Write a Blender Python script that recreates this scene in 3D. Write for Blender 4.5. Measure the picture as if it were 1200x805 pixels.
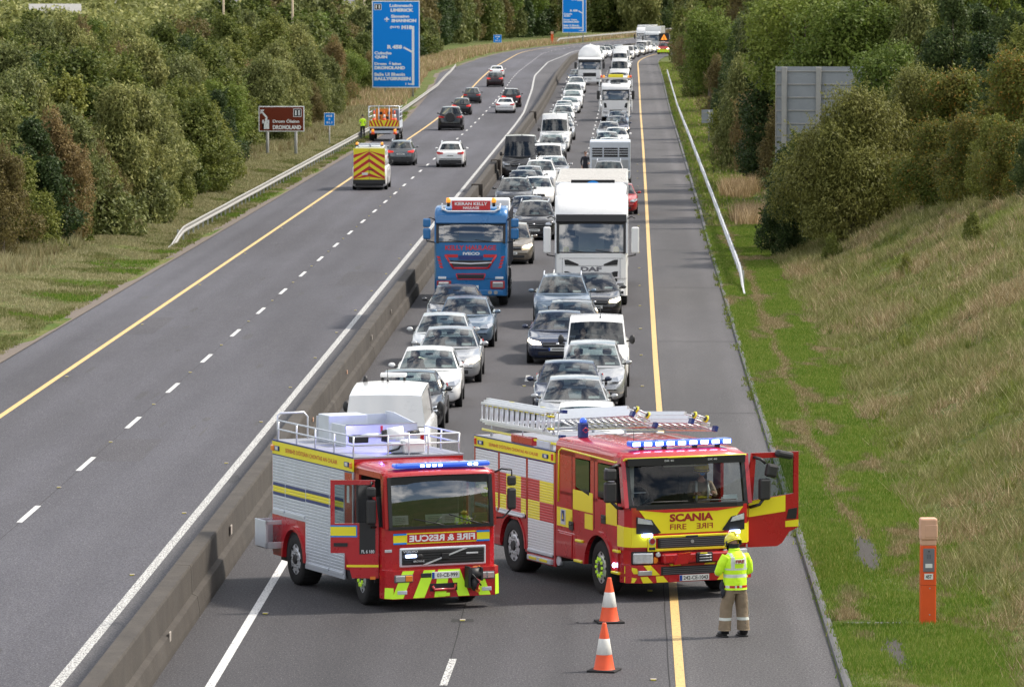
import bpy, bmesh, math, random
import numpy as np
from mathutils import Vector, Matrix, Euler, noise
R = math.radians
for _o in list(bpy.data.objects): bpy.data.objects.remove(_o)
SC = bpy.context.scene
COL = SC.collection

# ------------------------------------------------------------------ camera
CAMH = 10.8
FPX = 6000.0
cam = bpy.data.objects.new('camera', bpy.data.cameras.new('camera'))
COL.objects.link(cam); SC.camera = cam
cam.data.sensor_width = 36.0; cam.data.lens = 180.0
cam.data.clip_start = 1.0; cam.data.clip_end = 9000.0
cam.location = (0, 0, CAMH)
cam.rotation_euler = (R(90) - math.atan(412.5 / FPX), 0, math.atan(133 / FPX))
cam.data.dof.use_dof = True
cam.data.dof.focus_distance = 95.0
cam.data.dof.aperture_fstop = 9.0

# ------------------------------------------------------------------ light
SUN_EL, SUN_AZ = 47.0, 70.0          # azimuth from +Y towards +X
world = bpy.data.worlds.new('World'); SC.world = world; world.use_nodes = True
nt = world.node_tree; nt.nodes.clear()
wo = nt.nodes.new('ShaderNodeOutputWorld'); bg = nt.nodes.new('ShaderNodeBackground')
sky = nt.nodes.new('ShaderNodeTexSky'); sky.sky_type = 'NISHITA'; sky.sun_disc = False
sky.sun_elevation = R(SUN_EL); sky.sun_rotation = R(SUN_AZ); sky.air_density = 1.0; sky.dust_density = 1.5
tc = nt.nodes.new('ShaderNodeTexCoord'); nz = nt.nodes.new('ShaderNodeTexNoise')
nz.inputs['Scale'].default_value = 5.5; nz.inputs['Detail'].default_value = 7; nz.inputs['Roughness'].default_value = .6
cr = nt.nodes.new('ShaderNodeValToRGB'); cr.color_ramp.elements[0].position = .44; cr.color_ramp.elements[1].position = .58
mx = nt.nodes.new('ShaderNodeMix'); mx.data_type = 'RGBA'
mx.inputs['B'].default_value = (15.5, 15.2, 14.8, 1)
nt.links.new(tc.outputs['Generated'], nz.inputs['Vector']); nt.links.new(nz.outputs['Fac'], cr.inputs['Fac'])
nt.links.new(cr.outputs['Color'], mx.inputs['Factor']); nt.links.new(sky.outputs['Color'], mx.inputs['A'])
nt.links.new(mx.outputs['Result'], bg.inputs['Color']); nt.links.new(bg.outputs[0], wo.inputs['Surface'])
bg.inputs['Strength'].default_value = 0.094
sun = bpy.data.objects.new('sun', bpy.data.lights.new('sun', 'SUN')); COL.objects.link(sun)
sun.data.energy = 3.5; sun.data.angle = R(5); sun.data.color = (1, .92, .80)
_d = Vector((math.sin(R(SUN_AZ)) * math.cos(R(SUN_EL)), math.cos(R(SUN_AZ)) * math.cos(R(SUN_EL)), math.sin(R(SUN_EL))))
sun.rotation_euler = _d.to_track_quat('Z', 'Y').to_euler()
sun.location = (60, 60, 80)
SC.view_settings.view_transform = 'Standard'; SC.view_settings.look = 'None'
SC.view_settings.exposure = 0.60; SC.view_settings.gamma = 1.0; SC.view_settings.use_curve_mapping = False

# ------------------------------------------------------------------ where things are
def sstep(a, b, t):
    t = min(1, max(0, (t - a) / (b - a))); return t * t * (3 - 2 * t)
def prof(Y):                       # the road climbs a metre beyond 430 m
    return 1.0 * sstep(430, 620, Y)
LOFF = -0.7                        # the left carriageway lies lower
CR = cam.rotation_euler.to_matrix()
def ray(px, py): return CR @ Vector(((px - 600) / FPX, -(py - 402.5) / FPX, -1.0))
def at(px, py, off=0.0, z=None):
    """point of the road surface seen at a pixel of the 1200 px photograph"""
    d = ray(px, py); zz = off
    for _ in range(30):
        t = (zz - CAMH) / d.z
        Y = d.y * t
        if z is None: zz = .5 * zz + .5 * (prof(Y) + off)
        else: zz = z
    return Vector((d.x * t, d.y * t, zz))
def roof_at(px, py, h, off=0.0):
    d = ray(px, py); t = 100
    for _ in range(30):
        zz = prof(d.y * t) + off + h; t = .5 * t + .5 * (zz - CAMH) / d.z
    return Vector((d.x * t, d.y * t, 0))
def drift(Y): return float(np.interp(Y, [0, 150, 213, 260, 360, 470, 620, 690], [0, .04, .13, .22, .38, .5, .7, .8]))
def curR(Y):
    return max(0, Y - 690) ** 2 / 4000.0 if Y < 1100 else 42.0 + (Y - 1100) * .205
def curL(Y):
    return max(0, Y - 850) ** 2 / 3000.0 if Y < 1000 else 7.5 + (Y - 1000) * .09
yellowR = lambda Y: .85 + drift(Y) + curR(Y)
divR    = lambda Y: -2.80 + drift(Y) * .8 + curR(Y)
whiteR  = lambda Y: -6.47 + drift(Y) * .5 + curR(Y)
kerbR   = lambda Y: 3.36 + drift(Y) * 1.15 + curR(Y)
barX    = lambda Y: -7.36 + curR(Y)
whiteL  = lambda Y: -9.43 - float(np.interp(Y, [0, 480, 560, 640, 760, 850, 1000], [0, .1, .8, 1.9, 2.1, .4, 0])) + curL(Y)
divL    = lambda Y: -13.15 + curL(Y) - .9 * sstep(520, 700, Y)
yellowL = lambda Y: -16.95 + curL(Y) - 1.2 * sstep(540, 720, Y)
edgeL   = lambda Y: -19.35 - float(np.interp(Y, [0, 450, 560, 660, 800, 900, 1000], [0, .1, 1.8, 4.6, 3.4, 1.2, .6])) + curL(Y)

# ------------------------------------------------------------------ materials
M = {}
def newmat(name):
    m = bpy.data.materials.new(name); m.use_nodes = True; nt = m.node_tree; nt.nodes.clear()
    o = nt.nodes.new('ShaderNodeOutputMaterial'); M[name] = m
    return m, nt, o
def pmat(name, col, rough=.5, metal=0, coat=0, emit=None, es=0, var=0.0, vscale=8, spec=.5, bump=0.0, bscale=40):
    m, nt, o = newmat(name)
    b = nt.nodes.new('ShaderNodeBsdfPrincipled')
    b.inputs['Base Color'].default_value = (*col, 1); b.inputs['Roughness'].default_value = rough
    b.inputs['Metallic'].default_value = metal; b.inputs['Coat Weight'].default_value = coat
    b.inputs['Coat Roughness'].default_value = .06
    b.inputs['Specular IOR Level'].default_value = spec
    if emit: b.inputs['Emission Color'].default_value = (*emit, 1); b.inputs['Emission Strength'].default_value = es
    if var or bump:
        tc = nt.nodes.new('ShaderNodeTexCoord'); n = nt.nodes.new('ShaderNodeTexNoise')
        n.inputs['Scale'].default_value = vscale; n.inputs['Detail'].default_value = 6; n.inputs['Roughness'].default_value = .65
        nt.links.new(tc.outputs['Object'], n.inputs['Vector'])
        if var:
            mx = nt.nodes.new('ShaderNodeMix'); mx.data_type = 'RGBA'
            mx.inputs['A'].default_value = (*[c * (1 - var) for c in col], 1); mx.inputs['B'].default_value = (*[min(1, c * (1 + var)) for c in col], 1)
            nt.links.new(n.outputs['Fac'], mx.inputs['Factor']); nt.links.new(mx.outputs['Result'], b.inputs['Base Color'])
            mr = nt.nodes.new('ShaderNodeMapRange'); mr.inputs['To Min'].default_value = max(0.02, rough - .1); mr.inputs['To Max'].default_value = min(1, rough + .15)
            nt.links.new(n.outputs['Fac'], mr.inputs['Value']); nt.links.new(mr.outputs['Result'], b.inputs['Roughness'])
        if bump:
            n2 = nt.nodes.new('ShaderNodeTexNoise'); n2.inputs['Scale'].default_value = bscale; n2.inputs['Detail'].default_value = 4
            nt.links.new(tc.outputs['Object'], n2.inputs['Vector'])
            bp = nt.nodes.new('ShaderNodeBump'); bp.inputs['Strength'].default_value = bump; bp.inputs['Distance'].default_value = .02
            nt.links.new(n2.outputs['Fac'], bp.inputs['Height']); nt.links.new(bp.outputs['Normal'], b.inputs['Normal'])
    nt.links.new(b.outputs[0], o.inputs['Surface'])
    return m
PA = {'white': ((.80, .80, .80), 0), 'silver': ((.40, .41, .42), .6), 'grey': ((.13, .14, .15), .55), 'pale': ((.5, .52, .53), .2),
      'dark': ((.035, .037, .042), .4), 'black': ((.010, .010, .012), .1), 'navy': ((.016, .026, .062), .4), 'steelblue': ((.12, .17, .23), .5),
      'red': ((.38, .012, .015), .2), 'maroon': ((.022, .006, .008), .3), 'blue': ((.004, .125, .34), .1), 'bronze': ((.24, .21, .17), .6)}
for k, (c, mt) in PA.items(): pmat('paint_' + k, c, .28, mt, .8, var=.08, vscale=1.6)
pmat('fire_red', (.42, .010, .016), .26, 0, .7, var=.10, vscale=1.3)
pmat('sign_yellow', (.80, .70, .02), .38, 0, .3, var=.06, vscale=2)
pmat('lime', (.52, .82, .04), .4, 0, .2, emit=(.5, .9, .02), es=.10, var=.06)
pmat('chevron_red', (.50, .014, .02), .38, 0, .2, var=.06)
pmat('chevron_dark_red', (.30, .012, .018), .38, 0, .2, var=.06)
pmat('alu', (.56, .60, .66), .42, .30, var=.12, vscale=3)
pmat('alu_bright', (.66, .68, .72), .32, .5, var=.14, vscale=5)
pmat('alu_floor', (.28, .29, .33), .55, .25, var=.18, vscale=4)
pmat('steel', (.42, .43, .44), .45, .7, var=.2, vscale=4)
pmat('galv', (.33, .325, .31), .6, .3, var=.3, vscale=2)
pmat('galv_bright', (.62, .63, .64), .5, .25, var=.15, vscale=2)
pmat('signback', (.27, .29, .31), .6, .25, var=.25, vscale=1.5)
pmat('chrome', (.75, .75, .77), .14, 1.0)
pmat('rubber', (.016, .016, .017), .85, var=.25, vscale=10)
pmat('plastic', (.022, .022, .024), .5, var=.2, vscale=6)
pmat('darkgap', (.006, .006, .007), .9)
pmat('trim_grey', (.10, .10, .11), .6, var=.15)
pmat('navy_blue', (.012, .03, .16), .4)
pmat('white_plain', (.74, .75, .76), .45, var=.05)
pmat('plate', (.72, .73, .70), .4)
pmat('ink', (.012, .012, .014), .5)
pmat('euroblue', (.01, .06, .35), .4)
pmat('sign_blue', (.0, .22, .72), .55, var=.03, vscale=.6, spec=.2)
pmat('sign_brown', (.15, .026, .010), .6, var=.06, vscale=1, spec=.2)
pmat('sign_white', (.78, .79, .80), .5)
pmat('orange', (.72, .085, .008), .5, var=.12, vscale=5)
pmat('sun_bleached', (.62, .36, .24), .6, var=.15, vscale=6)
pmat('cone_orange', (.80, .095, .025), .5, var=.15, vscale=6)
pmat('cone_white', (.66, .65, .62), .5, var=.2, vscale=14)
pmat('beacon', (.85, .25, .02), .25, coat=.4, emit=(1, .35, .03), es=.6)
pmat('taillamp', (.55, .012, .012), .2, coat=.6)
pmat('tail_lit', (.7, .02, .02), .2, coat=.5, emit=(1, .05, .03), es=.35)
pmat('lamp_glass', (.50, .52, .54), .12, .6, coat=.8)
pmat('lamp_lit', (.8, .8, .8), .2, emit=(1, .82, .55), es=3.5)
pmat('amber', (.75, .22, .02), .3, coat=.5)
pmat('blue_led', (.05, .12, .9), .2, emit=(.10, .22, 1.0), es=5.0)
pmat('blue_led_core', (.5, .6, 1), .2, emit=(.45, .60, 1.0), es=9.0)
pmat('blue_lens', (.02, .10, .42), .12, coat=.6, emit=(.04, .12, .9), es=.35)
pmat('skin', (.50, .28, .20), .55)
pmat('hair', (.05, .03, .02), .7)
pmat('cloth_dark', (.022, .024, .034), .85, var=.3)
pmat('cloth_grey', (.14, .14, .16), .85, var=.3)
pmat('cloth_tan', (.24, .185, .125), .85, var=.22, vscale=9, bump=.5, bscale=14)
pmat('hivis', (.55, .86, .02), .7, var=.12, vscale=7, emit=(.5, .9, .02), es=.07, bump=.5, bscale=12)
pmat('reflective', (.62, .66, .62), .45)
pmat('helmet_yellow', (.78, .70, .03), .25, coat=.6)
pmat('boot', (.012, .012, .012), .5)
pmat('seat_cloth', (.045, .046, .05), .85, var=.2)
pmat('wood_pole', (.42, .34, .24), .8, var=.2)
pmat('bark', (.09, .07, .05), .9, var=.35, vscale=5)
pmat('bark_pale', (.24, .22, .17), .9, var=.35, vscale=5)
pmat('slate', (.16, .16, .18), .7, var=.2, vscale=1)
pmat('render_wall', (.55, .53, .50), .8, var=.1, vscale=1)
pmat('brick_wall', (.25, .17, .12), .85, var=.2, vscale=1)
pmat('green_paint', (.05, .30, .10), .4)
pmat('canvas', (.42, .41, .39), .8, var=.15)

def glass(name, tint, alpha, refl=1.0, r0=.075):
    m, nt, o = newmat(name)
    tr = nt.nodes.new('ShaderNodeBsdfTransparent'); tr.inputs['Color'].default_value = (*tint, 1)
    gl = nt.nodes.new('ShaderNodeBsdfGlossy'); gl.inputs['Roughness'].default_value = .03; gl.inputs['Color'].default_value = (refl, refl, refl * 1.02, 1)
    df = nt.nodes.new('ShaderNodeBsdfDiffuse'); df.inputs['Color'].default_value = (.010, .014, .016, 1)
    m1 = nt.nodes.new('ShaderNodeMixShader'); m1.inputs['Fac'].default_value = alpha
    nt.links.new(tr.outputs[0], m1.inputs[1]); nt.links.new(df.outputs[0], m1.inputs[2])
    lw = nt.nodes.new('ShaderNodeLayerWeight'); lw.inputs['Blend'].default_value = .5
    pw = nt.nodes.new('ShaderNodeMath'); pw.operation = 'POWER'; pw.inputs[1].default_value = 3.5; nt.links.new(lw.outputs['Facing'], pw.inputs[0])
    mr = nt.nodes.new('ShaderNodeMapRange'); mr.inputs['To Min'].default_value = r0; mr.inputs['To Max'].default_value = 1.0; nt.links.new(pw.outputs[0], mr.inputs['Value'])
    m2 = nt.nodes.new('ShaderNodeMixShader'); nt.links.new(mr.outputs['Result'], m2.inputs['Fac'])
    nt.links.new(m1.outputs[0], m2.inputs[1]); nt.links.new(gl.outputs[0], m2.inputs[2])
    nt.links.new(m2.outputs[0], o.inputs['Surface'])
glass('glass', (.52, .60, .60), .18, 1.0, .062); glass('glass_cab', (.42, .46, .46), .2, 1.0, .17)
glass('glass_dark', (.10, .12, .12), .75)
glass('glass_clear', (.66, .72, .72), .06, .8, .028)

def N(nt, t, **kw):
    n = nt.nodes.new(t)
    for k, v in kw.items():
        if k in n.inputs: n.inputs[k].default_value = v
        else: setattr(n, k, v)
    return n
def mixc(nt, fac, a, b, mode='MIX'):
    n = nt.nodes.new('ShaderNodeMix'); n.data_type = 'RGBA'; n.blend_type = mode
    for s, v in (('Factor', fac), ('A', a), ('B', b)):
        if hasattr(v, 'links'): nt.links.new(v, n.inputs[s])
        elif s == 'Factor': n.inputs[s].default_value = v
        else: n.inputs[s].default_value = (*v, 1)
    return n.outputs['Result']
def ramp(nt, src, p0, p1, c0=(0, 0, 0), c1=(1, 1, 1)):
    r = nt.nodes.new('ShaderNodeValToRGB'); e = r.color_ramp.elements
    e[0].position = p0; e[1].position = p1; e[0].color = (*c0, 1); e[1].color = (*c1, 1)
    nt.links.new(src, r.inputs['Fac']); return r.outputs['Color']
def pos_noise(nt, scale, detail=5, rough=.6, stretch=(1, 1, 1), seed=0):
    g = nt.nodes.new('ShaderNodeNewGeometry'); mp = nt.nodes.new('ShaderNodeMapping'); mp.inputs['Scale'].default_value = stretch
    mp.inputs['Location'].default_value = (seed * 7.3, seed * 3.1, seed)
    nt.links.new(g.outputs['Position'], mp.inputs['Vector'])
    n = nt.nodes.new('ShaderNodeTexNoise'); n.inputs['Scale'].default_value = scale; n.inputs['Detail'].default_value = detail; n.inputs['Roughness'].default_value = rough
    nt.links.new(mp.outputs[0], n.inputs['Vector']); return n.outputs['Fac']
def bump(nt, src, strength, dist, b):
    bp = nt.nodes.new('ShaderNodeBump'); bp.inputs['Strength'].default_value = strength; bp.inputs['Distance'].default_value = dist
    nt.links.new(src, bp.inputs['Height']); nt.links.new(bp.outputs['Normal'], b.inputs['Normal'])

def asphalt(name, base, warm, tracks=()):
    m, nt, o = newmat(name)
    b = N(nt, 'ShaderNodeBsdfPrincipled', Roughness=.82); b.inputs['Specular IOR Level'].default_value = .35
    big = pos_noise(nt, .22, 4, .55, (1, .08, 1)); mid = pos_noise(nt, 1.2, 6, .7, (1, .25, 1), 2); fine = pos_noise(nt, 26, 3, .8, (1, .45, 1), 3)
    spk = pos_noise(nt, 55, 2, .6, (1, .4, 1), 9)
    c = mixc(nt, ramp(nt, big, .35, .65), [v * .80 for v in base], [v * 1.16 for v in warm])
    c = mixc(nt, ramp(nt, mid, .3, .7), c, mixc(nt, 1.0, c, (.84, .84, .85), 'MULTIPLY'))
    c = mixc(nt, ramp(nt, fine, .36, .66), mixc(nt, 1.0, c, (.48, .48, .50), 'MULTIPLY'), mixc(nt, 1.0, c, (1.6, 1.58, 1.55), 'MULTIPLY'))
    c = mixc(nt, ramp(nt, spk, .62, .70), c, [.24, .235, .23])
    # worn wheel tracks follow the lane
    g = nt.nodes.new('ShaderNodeNewGeometry'); sx = nt.nodes.new('ShaderNodeSeparateXYZ'); nt.links.new(g.outputs['Position'], sx.inputs[0])
    for (x0, w, f) in tracks:
        s = N(nt, 'ShaderNodeMath', operation='SUBTRACT'); nt.links.new(sx.outputs['X'], s.inputs[0]); s.inputs[1].default_value = x0
        a = N(nt, 'ShaderNodeMath', operation='ABSOLUTE'); nt.links.new(s.outputs[0], a.inputs[0])
        mr = nt.nodes.new('ShaderNodeMapRange'); mr.interpolation_type = 'SMOOTHSTEP'
        mr.inputs['From Min'].default_value = w; mr.inputs['From Max'].default_value = 0; mr.inputs['To Max'].default_value = 1
        nt.links.new(a.outputs[0], mr.inputs['Value'])
        mu = N(nt, 'ShaderNodeMath', operation='MULTIPLY'); nt.links.new(mr.outputs['Result'], mu.inputs[0]); mu.inputs[1].default_value = .8
        c = mixc(nt, mu.outputs[0], c, mixc(nt, 1.0, c, (f, f, f * 1.01), 'MULTIPLY'))
    nt.links.new(c, b.inputs['Base Color']); bump(nt, fine, .35, .01, b)
    nt.links.new(b.outputs[0], o.inputs['Surface'])
asphalt('asphalt_left', (.062, .060, .071), (.072, .072, .086), [(-11.3 + s, .55, .90) for s in (-.85, .85)] + [(-15.05 + s, .6, 1.15) for s in (-.85, .85)] + [(-18.2, .5, .82)])
asphalt('asphalt_right', (.050, .048, .053), (.060, .058, .063), [(-4.6 + s, .5, 1.12) for s in (-.85, .85)] + [(-.98 + s, .5, 1.12) for s in (-.85, .85)] + [(-4.6, .4, .84), (-.98, .4, .82)])
asphalt('asphalt_shoulder', (.062, .060, .063), (.078, .075, .078), [(3.1, .45, 1.35), (1.3, .3, .9)])
asphalt('asphalt_strip', (.072, .070, .078), (.082, .080, .086))

asphalt('asphalt_joint', (.040, .039, .041), (.048, .046, .049)); asphalt('asphalt_stain', (.052, .051, .056), (.060, .059, .064)); asphalt('asphalt_patch', (.054, .052, .060), (.062, .060, .069))
def paintline(name, col, wear):
    m, nt, o = newmat(name); b = N(nt, 'ShaderNodeBsdfPrincipled', Roughness=.6)
    n = pos_noise(nt, 6, 6, .75); f = pos_noise(nt, 30, 3, .7, (1, .4, 1), 5)
    c = mixc(nt, ramp(nt, n, .35, .7), col, [v * .78 for v in col])
    c = mixc(nt, ramp(nt, f, 1 - wear - .04, 1 - wear + .04), c, (.10, .095, .095))
    nt.links.new(c, b.inputs['Base Color']); nt.links.new(b.outputs[0], o.inputs['Surface'])
paintline('line_white', (.66, .66, .65), .40)
paintline('line_white_worn', (.62, .62, .60), .48)
paintline('line_yellow', (.66, .44, .16), .38)

def concrete():
    m, nt, o = newmat('concrete'); b = N(nt, 'ShaderNodeBsdfPrincipled', Roughness=.9)
    n = pos_noise(nt, .9, 7, .7); st = pos_noise(nt, 1.4, 7, .75, (1, 1, .35), 4); f = pos_noise(nt, 18, 4, .8)
    c = mixc(nt, ramp(nt, n, .3, .7), (.040, .034, .029), (.074, .064, .054))
    c = mixc(nt, ramp(nt, st, .38, .62), mixc(nt, 1.0, c, (.80, .77, .74), 'MULTIPLY'), c)
    c = mixc(nt, ramp(nt, f, .35, .7), mixc(nt, 1.0, c, (.75, .75, .75), 'MULTIPLY'), mixc(nt, 1.0, c, (1.2, 1.2, 1.2), 'MULTIPLY'))
    nt.links.new(c, b.inputs['Base Color']); bump(nt, f, .4, .01, b); nt.links.new(b.outputs[0], o.inputs['Surface'])
concrete()
pmat('concrete_light', (.30, .27, .24), .9, var=.3, vscale=4)
pmat('kerb_stone', (.095, .095, .10), .9, var=.35, vscale=3)

def grassground():
    m, nt, o = newmat('grass_ground'); b = N(nt, 'ShaderNodeBsdfPrincipled', Roughness=.95); b.inputs['Specular IOR Level'].default_value = .15
    n = pos_noise(nt, .35, 6, .65); n2 = pos_noise(nt, 3.2, 6, .75, (1, .5, 1), 3); f = pos_noise(nt, 14, 4, .8, (1, .5, 1), 5)
    c = mixc(nt, ramp(nt, n, .38, .62), (.08, .12, .022), (.18, .155, .07))
    c = mixc(nt, ramp(nt, n2, .35, .68), c, (.05, .085, .014))
    c = mixc(nt, ramp(nt, f, .3, .7), mixc(nt, 1.0, c, (.5, .5, .45), 'MULTIPLY'), mixc(nt, 1.0, c, (1.35, 1.35, 1.3), 'MULTIPLY'))
    nt.links.new(c, b.inputs['Base Color']); bump(nt, f, .5, .05, b); nt.links.new(b.outputs[0], o.inputs['Surface'])
grassground()
pmat('bare_soil', (.13, .105, .085), .95, var=.4, vscale=5, bump=.5, bscale=20)

def leafmat(name, cols, trans=.35, thr=.6):
    m, nt, o = newmat(name)
    g = nt.nodes.new('ShaderNodeNewGeometry'); oi = nt.nodes.new('ShaderNodeObjectInfo')
    n = pos_noise(nt, .4, 4, .6)
    c = mixc(nt, ramp(nt, n, .35, .65), cols[0], cols[1])
    c = mixc(nt, ramp(nt, g.outputs['Random Per Island'], thr, 1.0), c, cols[2])
    hs = nt.nodes.new('ShaderNodeHueSaturation')
    mr = nt.nodes.new('ShaderNodeMapRange'); mr.inputs['To Min'].default_value = .478; mr.inputs['To Max'].default_value = .508
    mv = nt.nodes.new('ShaderNodeMapRange'); mv.inputs['To Min'].default_value = .80; mv.inputs['To Max'].default_value = 1.2
    mo = nt.nodes.new('ShaderNodeMath'); mo.operation = 'MULTIPLY'; m3 = nt.nodes.new('ShaderNodeMapRange'); m3.inputs['To Min'].default_value = 1.28; m3.inputs['To Max'].default_value = .74; nt.links.new(oi.outputs['Random'], m3.inputs['Value']); nt.links.new(m3.outputs['Result'], mo.inputs[1])
    nt.links.new(oi.outputs['Random'], mr.inputs['Value']); nt.links.new(mr.outputs['Result'], hs.inputs['Hue'])
    nt.links.new(g.outputs['Random Per Island'], mv.inputs['Value']); nt.links.new(mv.outputs['Result'], mo.inputs[0]); nt.links.new(mo.outputs[0], hs.inputs['Value'])
    nt.links.new(c, hs.inputs['Color'])
    d = N(nt, 'ShaderNodeBsdfPrincipled', Roughness=.55); d.inputs['Specular IOR Level'].default_value = .2
    t = nt.nodes.new('ShaderNodeBsdfTranslucent')
    nt.links.new(hs.outputs[0], d.inputs['Base Color']); nt.links.new(hs.outputs[0], t.inputs['Color'])
    mx = nt.nodes.new('ShaderNodeMixShader'); mx.inputs['Fac'].default_value = trans
    nt.links.new(d.outputs[0], mx.inputs[1]); nt.links.new(t.outputs[0], mx.inputs[2]); nt.links.new(mx.outputs[0], o.inputs['Surface'])
leafmat('leaf_alder', [(0.094, 0.131, 0.024), (0.138, 0.167, 0.034), (0.211, 0.228, 0.059)])
leafmat('leaf_willow', [(0.138, 0.167, 0.048), (0.176, 0.194, 0.059), (0.288, 0.297, 0.109)])
leafmat('leaf_olive', [(0.120, 0.138, 0.031), (0.152, 0.157, 0.040), (0.214, 0.225, 0.066)])
leafmat('leaf_brown', [(0.159, 0.126, 0.048), (0.181, 0.146, 0.053), (0.226, 0.189, 0.067)])
leafmat('leaf_ash', [(0.118, 0.178, 0.027), (0.156, 0.214, 0.035), (0.224, 0.268, 0.067)])
leafmat('leaf_dark', [(0.041, 0.074, 0.023), (0.063, 0.096, 0.027), (0.099, 0.133, 0.042)])
leafmat('leaf_orange', [(0.090, 0.128, 0.022), (0.142, 0.140, 0.030), (0.302, 0.176, 0.033)], thr=.86)
leafmat('blade_dry', [(.34, .26, .14), (.28, .225, .10), (.55, .45, .28)], .25)
leafmat('blade_mix', [(.19, .215, .060), (.26, .245, .095), (.40, .36, .18)], .25)
leafmat('blade_pale', [(.42, .37, .20), (.36, .34, .16), (.60, .52, .32)], .25)
leafmat('blade_green', [(.15, .195, .035), (.19, .235, .05), (.28, .30, .08)], .3)
leafmat('blade_mown', [(.14, .25, .022), (.19, .285, .035), (.34, .34, .10)], .25)

# ------------------------------------------------------------------ mesh helper
_ft = {}
def text_geo(s, bold=.0):
    key = (s, bold)
    if key in _ft: return _ft[key]
    cu = bpy.data.curves.new('t', 'FONT'); cu.body = s; cu.size = 1.0; cu.offset = bold; cu.resolution_u = 3
    ob = bpy.data.objects.new('t', cu); COL.objects.link(ob)
    dg = bpy.context.evaluated_depsgraph_get(); me = bpy.data.meshes.new_from_object(ob.evaluated_get(dg))
    vs = [(v.co.x, v.co.y) for v in me.vertices]; fs = [tuple(p.vertices) for p in me.polygons]
    bpy.data.objects.remove(ob); bpy.data.curves.remove(cu); bpy.data.meshes.remove(me)
    _ft[key] = (vs, fs); return _ft[key]

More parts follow.
